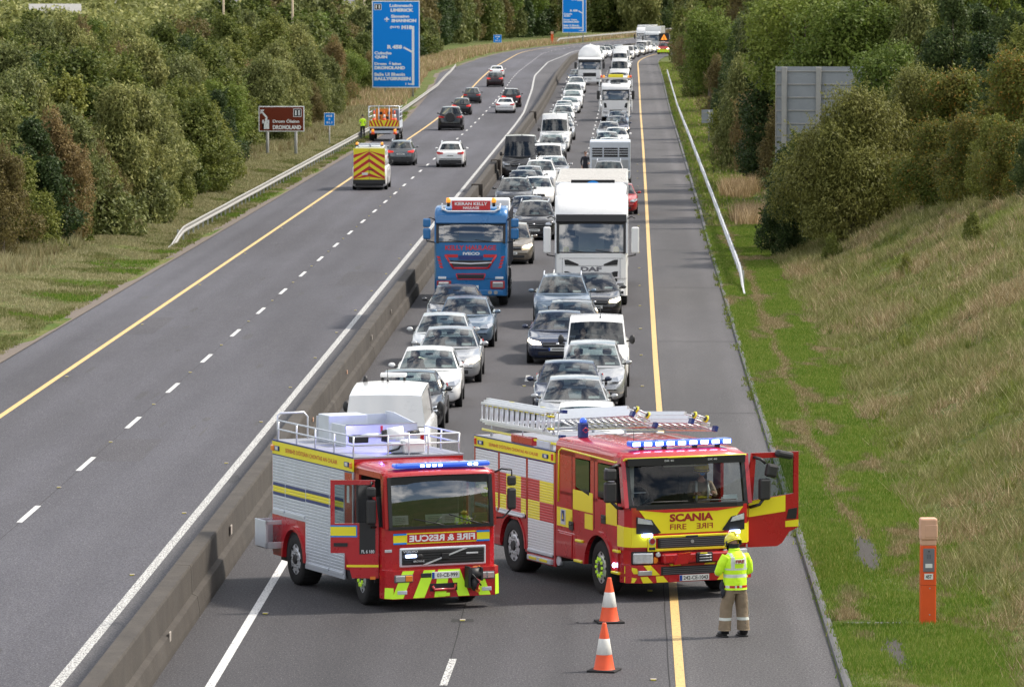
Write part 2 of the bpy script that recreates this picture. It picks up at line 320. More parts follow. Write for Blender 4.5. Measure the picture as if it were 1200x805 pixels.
class MB:
    def __init__(s): s.v = []; s.f = []; s.m = []; s.sm = []; s.mats = []
    def mi(s, m):
        if m not in s.mats: s.mats.append(m)
        return s.mats.index(m)
    def add(s, vs, fs, m, smooth=False):
        b = len(s.v); s.v += [tuple(v) for v in vs]; k = s.mi(m)
        for f in fs: s.f.append(tuple(b + i for i in f)); s.m.append(k); s.sm.append(smooth)
        return s
    def box(s, x0, x1, y0, y1, z0, z1, m, T=None):
        vs = [Vector(p) for p in ((x0, y0, z0), (x1, y0, z0), (x1, y1, z0), (x0, y1, z0), (x0, y0, z1), (x1, y0, z1), (x1, y1, z1), (x0, y1, z1))]
        if T is not None: vs = [T @ v for v in vs]
        return s.add(vs, [(0, 3, 2, 1), (4, 5, 6, 7), (0, 1, 5, 4), (1, 2, 6, 5), (2, 3, 7, 6), (3, 0, 4, 7)], m)
    def cbox(s, x0, x1, y0, y1, z0, z1, m, c=.02, T=None):
        """box with chamfered edges"""
        c = min(c, (x1 - x0) * .45, (y1 - y0) * .45, (z1 - z0) * .45)
        bm = bmesh.new(); bmesh.ops.create_cube(bm, size=1)
        for v in bm.verts: v.co = Vector(((x0 + x1) / 2 + v.co.x * (x1 - x0), (y0 + y1) / 2 + v.co.y * (y1 - y0), (z0 + z1) / 2 + v.co.z * (z1 - z0)))
        bmesh.ops.bevel(bm, geom=list(bm.edges), offset=c, segments=2, affect='EDGES', profile=.5)
        s.bm(bm, m, T); return s
    def bm(s, bm, m, T=None, smooth=False):
        bm.verts.index_update(); vs = [v.co.copy() for v in bm.verts]
        if T is not None: vs = [T @ v for v in vs]
        s.add(vs, [tuple(v.index for v in f.verts) for f in bm.faces], m, smooth); bm.free()
    def cyl(s, p0, p1, r0, r1=None, n=16, m=None, caps=True, smooth=True):
        r1 = r0 if r1 is None else r1; p0 = Vector(p0); p1 = Vector(p1); d = (p1 - p0).normalized()
        a = d.orthogonal().normalized(); b = d.cross(a)
        vs = []
        for p, r in ((p0, r0), (p1, r1)):
            for i in range(n):
                t = 2 * math.pi * i / n; vs.append(p + a * (r * math.cos(t)) + b * (r * math.sin(t)))
        s.add(vs, [(i, (i + 1) % n, n + (i + 1) % n, n + i) for i in range(n)], m, smooth)
        if caps:
            k = len(s.v) - 2 * n; kk = s.mi(m)
            s.f.append(tuple(k + i for i in range(n))[::-1]); s.m.append(kk); s.sm.append(False)
            s.f.append(tuple(k + n + i for i in range(n))); s.m.append(kk); s.sm.append(False)
        return s
    def tube(s, pts, r, n=8, m=None):
        pts = [Vector(p) for p in pts]
        rs = r if isinstance(r, (list, tuple)) else [r] * len(pts)
        vs = []; a = None
        for i, p in enumerate(pts):
            d = (pts[min(i + 1, len(pts) - 1)] - pts[max(i - 1, 0)]).normalized()
            if a is None: a = d.orthogonal().normalized()
            a = (a - d * a.dot(d)).normalized(); b = d.cross(a)
            for k in range(n):
                t = 2 * math.pi * k / n; vs.append(p + a * rs[i] * math.cos(t) + b * rs[i] * math.sin(t))
        fs = []
        for i in range(len(pts) - 1):
            for k in range(n): fs.append((i * n + k, i * n + (k + 1) % n, (i + 1) * n + (k + 1) % n, (i + 1) * n + k))
        fs.append(tuple(range(n))[::-1]); fs.append(tuple((len(pts) - 1) * n + k for k in range(n)))
        return s.add(vs, fs, m, True)
    def prism(s, poly, axis, a, b, m, T=None):
        """poly in the two other axes, extruded along axis from a to b"""
        n = len(poly); vs = []
        for c in (a, b):
            for (u, w) in poly:
                p = {'x': (c, u, w), 'y': (u, c, w), 'z': (u, w, c)}[axis]
                vs.append(Vector(p) if T is None else T @ Vector(p))
        return s.add(vs, [tuple(range(n))[::-1], tuple(n + i for i in range(n))] + [(i, (i + 1) % n, n + (i + 1) % n, n + i) for i in range(n)], m)
    def quad(s, a, b, c, d, m): return s.add([a, b, c, d], [(0, 1, 2, 3)], m)
    def slab(s, pts, m, n, t=.008):
        """thin plate: polygon points offset by t along n"""
        n = Vector(n).normalized(); k = len(pts); P = [Vector(p) for p in pts]
        return s.add(P + [p + n * t for p in P], [tuple(range(k))[::-1], tuple(k + i for i in range(k))] + [(i, (i + 1) % k, k + (i + 1) % k, k + i) for i in range(k)], m)
    def ell(s, c, r, m, seg=12, rings=8, T=None):
        bm = bmesh.new(); bmesh.ops.create_uvsphere(bm, u_segments=seg, v_segments=rings, radius=1)
        for v in bm.verts: v.co = Vector((c[0] + v.co.x * r[0], c[1] + v.co.y * r[1], c[2] + v.co.z * r[2]))
        s.bm(bm, m, T, True); return s
    def text(s, txt, w, h, c, xd, ud, m, bold=.02, mirror=False):
        vs, fs = text_geo(txt, bold); xs = [v[0] for v in vs]; ys = [v[1] for v in vs]
        x0, x1, y0, y1 = min(xs), max(xs), min(ys), max(ys); c = Vector(c); xd = Vector(xd).normalized(); ud = Vector(ud).normalized()
        if mirror: xd = -xd
        out = [c + xd * ((x - (x0 + x1) / 2) / (x1 - x0) * w) + ud * ((y - (y0 + y1) / 2) / (y1 - y0) * h) for x, y in vs]
        return s.add(out, fs, m)
    def grid(s, P, nu, nv, m, smooth=True, fsel=None):
        b = len(s.v); s.v += [tuple(P(i, j)) for j in range(nv) for i in range(nu)]; k = s.mi(m)
        for j in range(nv - 1):
            for i in range(nu - 1):
                if fsel and not fsel(i, j): continue
                s.f.append((b + j * nu + i, b + j * nu + i + 1, b + (j + 1) * nu + i + 1, b + (j + 1) * nu + i)); s.m.append(k); s.sm.append(smooth)
        return s
    def mesh(s, name):
        me = bpy.data.meshes.new(name); me.from_pydata([tuple(v) for v in s.v], [], s.f)
        for m in s.mats: me.materials.append(M[m])
        me.polygons.foreach_set('material_index', s.m); me.polygons.foreach_set('use_smooth', s.sm); me.update(); return me
    def build(s, name, parent=None, **kw):
        o = bpy.data.objects.new(name, s.mesh(name)); COL.objects.link(o)
        if parent: o.parent = parent
        for k, v in kw.items(): o[k] = v
        return o
def obj(name, me, parent=None, **kw):
    o = bpy.data.objects.new(name, me); COL.objects.link(o)
    if parent: o.parent = parent
    for k, v in kw.items(): o[k] = v
    return o
def thing(name, loc, rz=0, **kw):
    o = bpy.data.objects.new(name, None); COL.objects.link(o); o.location = loc; o.rotation_euler = (0, 0, rz)
    o.empty_display_size = .3
    for k, v in kw.items(): o[k] = v
    return o
def copy_tree(o, parent=None):
    c = o.copy(); COL.objects.link(c)
    if parent: c.parent = parent
    for ch in o.children: copy_tree(ch, c)
    return c
def bigmesh(name, V, F, mats, MI=None):
    """numpy arrays to mesh; F is (n,k)"""
    me = bpy.data.meshes.new(name); n, k = F.shape
    me.vertices.add(len(V)); me.vertices.foreach_set('co', V.astype(np.float32).ravel())
    me.loops.add(n * k); me.loops.foreach_set('vertex_index', F.astype(np.int32).ravel())
    me.polygons.add(n); me.polygons.foreach_set('loop_start', np.arange(0, n * k, k, dtype=np.int32)); me.polygons.foreach_set('loop_total', np.full(n, k, dtype=np.int32))
    for m in mats: me.materials.append(M[m])
    if MI is not None: me.polygons.foreach_set('material_index', MI.astype(np.int32))
    me.update(calc_edges=True); return me

# ================================================================== SETTING
YS = [40, 55, 70] + list(range(78, 240, 6)) + list(range(240, 700, 12)) + list(range(700, 1400, 20)) + [1450, 1600, 1900, 2400, 3200, 4500]
rs = np.random.RandomState(5)
def nz2(x, y, s=1.0): return noise.noise(Vector((x * s, y * s, 3.7)))
SLOPE0 = 6.15
def slope_h(dx):                   # height of the right bank above the verge, dx metres from its toe
    if dx <= 0: return 0
    if dx < 15: return dx * .5 - .25 * min(1, dx)
    return 7.25 + (dx - 15) * .02 if dx < 60 else 8.15
def ground_z(X, Y):
    p = prof(Y)
    if X > kerbR(Y):
        toe = SLOPE0 + drift(Y) * 1.1 + curR(Y)
        h = slope_h(X - toe) * (1 - .45 * sstep(240, 420, Y))
        amp = .13 if X > toe else .05
        return p + .03 + h + amp * nz2(X, Y, .5) + .04 * nz2(X, Y, 1.7)
    if X < edgeL(Y):
        d = edgeL(Y) - X
        return p + LOFF + .02 + .25 * sstep(1, 4, d) - 1.4 * sstep(5, 14, d) + (.10 * nz2(X, Y, .4) if d > .5 else 0)
    return p - .3
def terrain():
    left = [1400, 700, 350, 200, 120, 80, 60, 45, 34, 26, 20, 16, 12, 9, 7, 5.5, 4, 3, 2, 1.2, .5, 0]
    right = [0, .5, 1, 1.6, 2.2, 2.7, 3.1, 3.6, 4.2, 5, 6, 7, 8, 9, 10, 11, 12.5, 14, 16, 18, 22, 30, 45, 80, 160, 400, 1200]
    mb = MB(); rows = []
    for Y in YS:
        e, k = edgeL(Y), kerbR(Y)
        r = [(e - d, Y, ground_z(e - d - 1e-3, Y)) for d in left] + [(e + .05, Y, prof(Y) - 1.2), (k - .05, Y, prof(Y) - 1.2)] + [(k + d, Y, ground_z(k + d + 1e-3, Y)) for d in right]
        rows.append(r)
    mb.grid(lambda i, j: rows[j][i], len(rows[0]), len(rows), 'grass_ground')
    mb.build('ground', kind='structure')
terrain()
def sheet(name, fa, fb, off, mat, y0=40, y1=1400, n=1, **kw):
    mb = MB(); ys = [y0] + [y for y in YS if y0 < y < y1] + [y1]
    mb.grid(lambda i, j: (fa(ys[j]) + (fb(ys[j]) - fa(ys[j])) * i / n, ys[j], prof(ys[j]) + off), n + 1, len(ys), mat, smooth=False)
    return mb.build(name, kind='structure', **kw)
sheet('road', lambda Y: barX(Y), lambda Y: yellowR(Y) + .12, 0, 'asphalt_right', n=3)
sheet('hard_shoulder', lambda Y: yellowR(Y) + .12, kerbR, 0, 'asphalt_shoulder')
sheet('road', edgeL, lambda Y: max(whiteL(Y) + .1, -900), LOFF, 'asphalt_left', n=3)
sheet('road', lambda Y: whiteL(Y) + .1, lambda Y: barX(Y) - .42, LOFF, 'asphalt_strip')
# kerb of the hard shoulder and the bare strips beside both edges
mb = MB(); ysk = [y for y in YS if y <= 1200]
sec = [(0, .004), (.02, .06), (.07, .075), (.14, .065), (.16, -.1)]
mb.grid(lambda i, j: (kerbR(ysk[j]) + sec[i][0], ysk[j], prof(ysk[j]) + sec[i][1]), 5, len(ysk), 'kerb_stone', smooth=False)
mb.build('kerb', kind='structure')
sheet('verge', lambda Y: edgeL(Y) - .55, lambda Y: edgeL(Y) + .04, LOFF + .028, 'bare_soil')
def line(name, f, w, mat, off, y0, y1, step=None, dash=None, seed=0, **kw):
    mb = MB(); z = .005
    if dash:
        y = y0
        while y < y1:
            a, b = y, min(y + dash[0], y1)
            mb.quad((f(a) - w / 2, a, prof(a) + off + z), (f(a) + w / 2, a, prof(a) + off + z), (f(b) + w / 2, b, prof(b) + off + z), (f(b) - w / 2, b, prof(b) + off + z), mat)
            y += dash[1]
        return mb.build(name, kind='structure')
    ys = list(np.arange(y0, min(y1, 240), 3.0)) + [y for y in YS if max(y0, 240) <= y < y1] + [y1]
    mb.grid(lambda i, j: (f(ys[j]) + (i - .5) * w, ys[j], prof(ys[j]) + off + z), 2, len(ys), mat, smooth=False)
    return mb.build(name, kind='structure')
line('edge_line', yellowR, .15, 'line_yellow', 0, 40, 1000)
line('edge_line', whiteR, .15, 'line_white', 0, 40, 1000)
line('edge_line', whiteL, .19, 'line_white_worn', LOFF, 40, 1300)
line('edge_line', yellowL, .17, 'line_yellow', LOFF, 40, 1300)
# dashes: the mark seen at (36,602) sets the phase
d0 = at(22, 612, LOFF).y
line('lane_marking', divL, .13, 'line_white', LOFF, d0 - 24, 1250, dash=(3.6, 12.0))
mb = MB()
for (pa, pb) in (((519.5, 803), (531, 772)), ((617, 447), (619, 440)),):
    a, b = at(*pa), at(*pb); 
    mb.quad((a.x - .06, a.y, .006), (a.x + .06, a.y, .006), (b.x + .06, b.y, .006), (b.x - .06, b.y, .006), 'line_white_worn')
y = 160.0
while y < 640:
    mb.quad((divR(y) - .06, y, prof(y) + .006), (divR(y) + .06, y, prof(y) + .006), (divR(y) + .06, y + 3, prof(y + 3) + .006), (divR(y) - .06, y + 3, prof(y + 3) + .006), 'line_white'); y += 12
mb.build('lane_marking', kind='structure')
# thin joints in the surface
mb = MB()
def crack(f, off, y0, y1, w=.018):
    ys = np.arange(y0, y1, 1.2)
    for i in range(len(ys) - 1):
        a, b = ys[i], ys[i + 1]; da, db = .015 * nz2(a, 1, 1.3), .015 * nz2(b, 1, 1.3)
        mb.quad((f(a) + da - w / 2, a, off + .003), (f(a) + da + w / 2, a, off + .003), (f(b) + db + w / 2, b, off + .003), (f(b) + db - w / 2, b, off + .003), 'darkgap')
crack(lambda Y: -2.82, 0, 70, 112); crack(lambda Y: .70, 0, 70, 125); crack(lambda Y: divL(Y) + .0, LOFF, 70, 260, .014)
for y in (106, 131, 158, 187, 214, 262, 301, 350, 402, 455):
    x0, x1 = yellowR(y) + .1, kerbR(y) - .05; n_ = 8
    for i in range(n_):
        a_, b_ = x0 + (x1 - x0) * i / n_, x0 + (x1 - x0) * (i + 1) / n_; ya, yb = y + .25 * nz2(a_, y, 1.3), y + .25 * nz2(b_, y, 1.3); w_ = .05 + .0004 * y
        mb.quad((a_, ya - w_, .0028), (b_, yb - w_, .0028), (b_, yb + w_, .0028), (a_, ya + w_, .0028), 'asphalt_joint')
mb.build('road_joint', kind='structure')
# tyre marks, drips and old repairs
mb = MB(); rp = random.Random(21)
for (lane, off, n_) in ((-11.3, LOFF, 26), (-15.0, LOFF, 22), (-18.2, LOFF, 12), (-4.6, 0, 8), (-1.0, 0, 9), (2.0, 0, 4)):
    for _ in range(n_):
        y = 72 + 170 * rp.random() ** 1.4; x = lane + rp.gauss(0, .8); L_ = rp.uniform(.2, 1.6); w_ = rp.uniform(.03, .16)
        pts = [(x + w_ * (1 + .5 * nz2(x + math.cos(a), y, 2.1)) * math.cos(a), y + L_ * (1 + .4 * nz2(x, y + math.sin(a), 1.7)) * math.sin(a)) for a in np.linspace(0, 2 * math.pi, 15)[:-1]]
        mb.add([(px, py, off + .0022) for px, py in pts], [tuple(range(14))], 'asphalt_stain')
mb.build('road_stain', kind='structure')
mb = MB()
for (x, y, w_, L_, off) in ((-12.6, 128, .7, 3.2, LOFF), (-16.4, 176, .5, 4.5, LOFF), (1.9, 117, .45, 2.6, 0), (-10.6, 205, .8, 5, LOFF)):
    mb.quad((x - w_, y - L_, off + .0016), (x + w_, y - L_ + .1, off + .0016), (x + w_, y + L_, off + .0016), (x - w_, y + L_ - .1, off + .0016), 'asphalt_patch')
mb.build('road_patch', kind='structure')
# road studs
stud_lbl = ('small worn road stud let into the asphalt beside a painted line', 'road stud', 'road studs along the painted lines')
smb = MB(); smb.cbox(-.05, .05, -.07, .07, 0, .022, 'concrete_light', .008); smb.box(-.04, .04, -.074, -.069, .006, .018, 'sign_yellow'); sm_ = smb.mesh('road_stud')
rnd = random.Random(4)
def stud(x, y, off):
    o = obj('road_stud', sm_); o.location = (x, y, prof(y) + off + .003)
    o['label'], o['category'], o['group'] = stud_lbl
for y in np.arange(d0 - 4.2 - 12, 300, 12): stud(divL(y) + .0, y, LOFF)
for y in np.arange(d0 - 10, 240, 12): stud(whiteL(y) - .28, y, LOFF)
for y in np.arange(d0 - 6, 300, 24): stud(yellowL(y) + .25, y, LOFF)
for p in ((542, 727), ): 
    q = at(*p); stud(q.x, q.y, 0)
for y in np.arange(80, 330, 12): stud(yellowR(y) - .42, y, 0)
q = at(311, 719); stud(q.x, q.y, 0)
for y in (100, 140, 152, 164): stud(divR(y), y, 0)
# dark seam patch around a stud before the rescue lorry
q = at(542, 727)
mb = MB(); mb.quad((q.x - .2, q.y - .22, .0035), (q.x + .2, q.y - .18, .0035), (q.x + .18, q.y + .25, .0035), (q.x - .19, q.y + .2, .0035), 'rubber'); mb.build('road_patch', kind='structure')

# median barrier, cast in long lengths
def barrier():
    root = thing('concrete_barrier', (0, 0, 0), label='long weathered concrete barrier wall dividing the two carriageways', category='barrier')
    seams = [40, 88, 150, 262, 300, 420, 560, 760, 1100]
    prof_ = [(.0, 0), (.0, .10), (-.04, .36), (-.13, .40), (-.15, .86), (-.17, .90), (-.44, .905), (-.46, .88), (-.47, .45), (-.56, .40), (-.60, -.7)]
    for a, b in zip(seams[:-1], seams[1:]):
        mb = MB(); ys = [a + .02] + [y for y in np.arange(math.ceil((a + 1) / 4) * 4, b - 1, 4.0)] + [b - .02]
        mb.grid(lambda i, j: (barX(ys[j]) + prof_[i][0] + (.003 * nz2(ys[j], i, .5)), ys[j], prof(ys[j]) + prof_[i][1] + (.004 * nz2(ys[j], i * 2, .3) if prof_[i][1] > .3 else 0)), len(prof_), len(ys), 'concrete', smooth=False)
        n = len(prof_)
        for e in (0, len(ys) - 1):
            mb.f.append(tuple(e * n + i for i in range(n))); mb.m.append(0); mb.sm.append(False)
        mb.build('wall_section', root)
    for y in (262, 300, 420):
        mb = MB(); mb.cbox(barX(y) - .52, barX(y) + .06, y - .22, y + .22, prof(y) - .1, prof(y) + .97, 'concrete', .02); mb.build('joint_post', root)
    for y, z, w in ((96.5, .62, .09), (116, .6, .05), (122, .58, .05), (137, .6, .05), (150.5, .62, .07), (163, .6, .06), (82.5, .35, .08)):
        X = barX(y) - (.115 if z > .4 else .035); mb = MB()
        mb.cbox(X - .004, X + .02, y - w * 1.6, y + w * 1.6, z - w, z + w, 'sun_bleached' if w < .06 else 'concrete_light', .01); mb.build('patch', root)
barrier()

# crash rails
def wbeam(name, label, fx, y0, y1, foff, side, ramp_near=True, ramp_far=True):
    root = thing(name, (fx(y0), y0, prof(y0) + foff), label=label, category='guard rail')
    ox, oy, oz = root.location
    ys = list(np.arange(y0, y1, 2.0)) + [y1]
    def top(y):
        h = .68
        if ramp_near: h *= .12 + .88 * sstep(0, 9, y - y0)
        if ramp_far: h *= .3 + .7 * sstep(0, 9, y1 - y)
        return h
    se = [(.0, 0), (.045, -.02), (.045, -.08), (.0, -.12), (.0, -.19), (.045, -.23), (.045, -.29), (0, -.31), (-.012, -.31), (-.012, 0)]
    mb = MB()
    mb.grid(lambda i, j: (fx(ys[j]) + side * se[i % len(se)][0] - ox + .02 * nz2(ys[j], 5, .12), ys[j] - oy, prof(ys[j]) + foff + top(ys[j]) + se[i % len(se)][1] * (.8 if top(ys[j]) < .3 else 1) - oz), len(se) + 1, len(ys), 'galv' if side > 0 else 'galv_bright', smooth=False)
    mb.build('rail', root)
    pm = MB(); pm.box(-.035, .035, -.05, .05, -.15, .60, 'steel'); pme = pm.mesh('post')
    k = 0
    for y in np.arange(y0 + 6, min(y1 - 2, y0 + 260), 2.8):
        o = obj('post', pme, root); o.location = (fx(y) - side * .06 - ox, y - oy, prof(y) + foff - oz); k += 1
        if k >= 95: break
    return root
wbeam('guard_rail', 'long galvanised steel guard rail along the left edge of the carriageway beside the woods', lambda Y: -20.35 - float(np.interp(Y, [0, 560, 640, 720], [0, .2, 1.5, 3.2])), 228, 700, LOFF, 1)
wbeam('guard_rail', 'long steel guard rail along the right-hand grass verge beyond the hard shoulder', lambda Y: 4.15 + drift(Y) * 1.05, 181, 600, .03, -1, ramp_far=False)
wbeam('guard_rail', 'far guard rail sweeping round the bend below the distant blue sign', lambda Y: edgeL(Y) - 2.2, 1010, 1380, LOFF + .6, 1)

# ================================================================== PEOPLE (skinned figures)
def skin(joints, edges, sub=2, mats=None, matfn=None, name='figure'):
    """joints: {key:(x,y,z,rx[,ry])}; first key is the root"""
    keys = list(joints); me = bpy.data.meshes.new('s')
    me.from_pydata([joints[k][:3] for k in keys], [(keys.index(a), keys.index(b)) for a, b in edges], [])
    ob = bpy.data.objects.new('s', me); COL.objects.link(ob)
    md = ob.modifiers.new('k', 'SKIN'); md.use_smooth_shade = True
    for i, k in enumerate(keys):
        j = joints[k]; sv = me.skin_vertices[0].data[i]; sv.radius = (j[3], j[4] if len(j) > 4 else j[3]); sv.use_root = (i == 0)
    s2 = ob.modifiers.new('u', 'SUBSURF'); s2.levels = sub; s2.render_levels = sub
    dg = bpy.context.evaluated_depsgraph_get(); out = bpy.data.meshes.new_from_object(ob.evaluated_get(dg))
    bpy.data.objects.remove(ob); bpy.data.meshes.remove(me); out.name = name
    out.materials.clear()
    for m in (mats or ['skin']): out.materials.append(M[m])
    for p in out.polygons:
        p.use_smooth = True; p.material_index = matfn(p.center) if matfn else 0
    return out
def chain(pts, pre):
    return {f'{pre}{i}': p for i, p in enumerate(pts)}, [(f'{pre}{i}', f'{pre}{i+1}') for i in range(len(pts) - 1)]
def hand_mesh(mb, wrist, d, palm_n, side, m='skin', s=1.0, curl=.6):
    """palm plus five bent fingers; d points along the hand, palm_n out of the palm"""
    d = Vector(d).normalized(); n = Vector(palm_n).normalized(); n = (n - d * n.dot(d)).normalized(); a = d.cross(n) * side; w = Vector(wrist)
    T = Matrix((a, d, n)).transposed().to_4x4(); T.translation = w + d * .045 * s
    mb.ell((0, 0, 0), (.042 * s, .055 * s, .018 * s), m, 10, 6, T)
    for i, L in enumerate((.070, .078, .072, .056)):
        b = w + d * .085 * s + a * (-.030 + .020 * i) * s
        p1 = b + d * L * .45 * s + n * .25 * L * curl * s; p2 = p1 + d * L * .28 * s + n * .5 * L * curl * s; p3 = p2 + d * L * .08 * s + n * .4 * L * curl * s
        mb.tube([b, p1, p2, p3], [.0095 * s, .009 * s, .008 * s, .006 * s], 6, m)
    b = w + d * .03 * s - a * .035 * s
    mb.tube([b, b + (d * .6 - a * .6 + n * .3) * .035 * s, b + (d * .9 - a * .5 + n * .6) * .06 * s], [.012 * s, .010 * s, .007 * s], 6, m)
def head(mb, c, T, hair='hair', s=1.0):
    """head with face looking along local -Y"""
    c = Vector(c)
    def P(x, y, z): return tuple(c + T @ Vector((x * s, y * s, z * s)))
    bm = bmesh.new(); bmesh.ops.create_uvsphere(bm, u_segments=16, v_segments=12, radius=1)
    for v in bm.verts:
        x, y, z = v.co; k = 1 - .22 * max(0, -z) - .1 * max(0, -z) ** 2
        v.co = Vector(P(x * .078 * k, y * .096 * (1 - .12 * max(0, -z)) - .012 * max(0, -z), z * .118))
    mb.bm(bm, 'skin', None, True)
    mb.ell(P(0, -.098, -.015), (.013, .018, .022), 'skin', 8, 6)
    for e in (-1, 1):
        mb.ell(P(.030 * e, -.082, .012), (.011, .008, .007), 'white_plain', 8, 5); mb.ell(P(.030 * e, -.089, .012), (.005, .004, .005), 'ink', 6, 4)
        mb.ell(P(.030 * e, -.086, .032), (.018, .007, .004), hair, 6, 4); mb.ell(P(.078 * e, .005, 0), (.010, .018, .028), 'skin', 8, 6)
    mb.ell(P(0, -.083, -.058), (.022, .008, .006), 'chevron_dark_red', 8, 4)

def helmet(c, T, name, parent):
    mb = MB(); c = Vector(c)
    bm = bmesh.new(); bmesh.ops.create_uvsphere(bm, u_segments=20, v_segments=14, radius=1)
    bmesh.ops.delete(bm, geom=[v for v in bm.verts if v.co.z < -.42], context='VERTS')
    for v in bm.verts: v.co = c + T @ Vector((v.co.x * .135, v.co.y * .165 + .01, v.co.z * .14 + .055))
    mb.bm(bm, 'helmet_yellow', None, True)
    mb.tube([c + T @ Vector((0, .165 * math.cos(t) + .01, .14 * math.sin(t) + .065)) for t in np.linspace(.1, 3.0, 10)], .018, 6, 'helmet_yellow')
    mb.tube([c + T @ Vector((.138 * math.cos(t), .17 * math.sin(t) + .01, .0)) for t in np.linspace(0, 2 * math.pi, 20)], .011, 6, 'helmet_yellow')
    for e in (-1, 1): mb.ell(c + T @ Vector((.13 * e, .02, .0)), (.02, .045, .04), 'ink', 8, 6)
    h = mb.build(name, parent)
    m2 = MB()
    m2.grid(lambda i, j: c + T @ Vector((.125 * math.sin((i / 8 - .5) * 2.2), -.155 * math.cos((i / 8 - .5) * 2.2) + .01, .03 - .07 * j)), 9, 2, 'plastic'); m2.build('visor', h)
    return h

def firefighter():
    q = at(861, 746); root = None
    rz = R(208)                      # he faces away from the camera, a little to the left
    T0 = Matrix.Rotation(R(30), 3, 'X')   # head bent down over what he holds
    # local frame: faces -Y
    J = {'pel': (0, 0, .96, .10), 'ab': (0, -.0, 1.12, .10), 'ch': (0, .0, 1.32, .11), 'nk': (0, -.02, 1.50, .06), 'hd0': (0, -.05, 1.57, .055),
         'sr': (-.17, 0, 1.42, .06), 'er': (-.27, -.02, 1.16, .045), 'wr': (-.16, -.28, 1.12, .030), 'sl': (.17, 0, 1.42, .06), 'el': (.25, -.06, 1.15, .045), 'wl': (.14, -.28, 1.14, .030),
         'hr': (-.10, 0, .90, .075), 'kr': (-.14, -.02, .50, .05), 'ar': (-.16, .02, .16, .03), 'tr': (-.16, -.03, .06, .02), 'hl': (.10, 0, .90, .075), 'kl': (.14, -.03, .50, .05), 'al': (.17, -.05, .16, .03), 'tl': (.17, -.10, .06, .02)}
    E = [('pel', 'ab'), ('ab', 'ch'), ('ch', 'nk'), ('nk', 'hd0'), ('ch', 'sr'), ('sr', 'er'), ('er', 'wr'), ('ch', 'sl'), ('sl', 'el'), ('el', 'wl'), ('pel', 'hr'), ('hr', 'kr'), ('kr', 'ar'), ('ar', 'tr'), ('pel', 'hl'), ('hl', 'kl'), ('kl', 'al'), ('al', 'tl')]
    base = skin(J, E, 1)
    mb = MB(); mb.add([v.co for v in base.vertices], [tuple(p.vertices) for p in base.polygons], 'skin', True)
    head(mb, (0, -.085, 1.655), T0); hand_mesh(mb, (-.155, -.29, 1.12), (.5, -.8, .1), (.3, 0, 1), 1); hand_mesh(mb, (.135, -.29, 1.14), (-.5, -.8, .1), (-.3, 0, 1), -1)
    root = mb.build('person'); root.location = q; root.scale = (1, 1, .955); root.rotation_euler = (0, 0, rz)
    root['label'] = 'firefighter in yellow high-visibility jacket and helmet standing with head bowed before the larger fire engine'; root['category'] = 'person'
    # jacket
    def jm(c):
        if 1.19 < c.z < 1.235 or 1.07 < c.z < 1.115: return 1 if abs(c.x) < .26 else 0
        if c.z > 1.235 and .10 < abs(c.x) < .145 and c.z < 1.47: return 1
        if .90 < c.z < .945 and (abs(c.x) > .13 or abs(c.y) > .11): return 2 if int(math.atan2(c.y, c.x) * 14) % 2 else 1
        if c.y < -.14 and c.y > -.19: return 1
        return 0
    def fold(v, k=.010, f=11): v = Vector(v); n_ = Vector((v.x, v.y, 0)); n_ = n_.normalized() if n_.length > 1e-4 else n_; return v + n_ * (k * noise.noise(Vector((v.x * f, v.y * f, v.z * f * .8))) + k * .6 * noise.noise(v * 27))
    def loft(mb, rings, mf, n=36, sub=7):
        R_ = []
        for i in range(len(rings) - 1):
            for t in range(sub):
                u = t / sub; u = u * u * (3 - 2 * u) * .4 + u * .6; R_.append([rings[i][q_] * (1 - u) + rings[i + 1][q_] * u for q_ in range(5)])
        R_.append(list(rings[-1])); b0 = len(mb.v)
        for (z, cx, cy, rx, ry) in R_:
            for k in range(n):
                t = 2 * math.pi * k / n; c_, s_ = math.cos(t), math.sin(t); mb.v.append(tuple(fold((cx + rx * math.copysign(abs(c_) ** .85, c_), cy + ry * math.copysign(abs(s_) ** .85, s_), z))))
        for j in range(len(R_) - 1):
            for k in range(n):
                k2 = (k + 1) % n; f = (b0 + j * n + k, b0 + j * n + k2, b0 + (j + 1) * n + k2, b0 + (j + 1) * n + k); c_ = sum((Vector(mb.v[q_]) for q_ in f), Vector()) / 4
                mb.f.append(f); mb.m.append(mb.mi(mf(c_))); mb.sm.append(True)
        for e in (0, len(R_) - 1): mb.f.append(tuple(b0 + e * n + k for k in range(n))); mb.m.append(mb.mi(mf(Vector((0, 0, R_[e][0]))))); mb.sm.append(False)
    def jmat(c):
        if 1.185 < c.z < 1.24 or 1.06 < c.z < 1.115: return 'reflective'
        if 1.24 <= c.z < 1.49 and .095 < abs(c.x) < .14: return 'reflective'
        if .885 < c.z < .925: return 'chevron_red' if int((math.atan2(c.y, c.x) + 4) * 12) % 2 else 'reflective'
        return 'hivis'
    J_ = MB(); loft(J_, [(.845, 0, 0, .205, .160), (.98, 0, 0, .200, .155), (1.12, 0, 0, .195, .150), (1.30, 0, .01, .215, .148), (1.42, 0, .01, .200, .130), (1.49, 0, 0, .125, .100), (1.54, 0, -.02, .080, .080)], jmat)
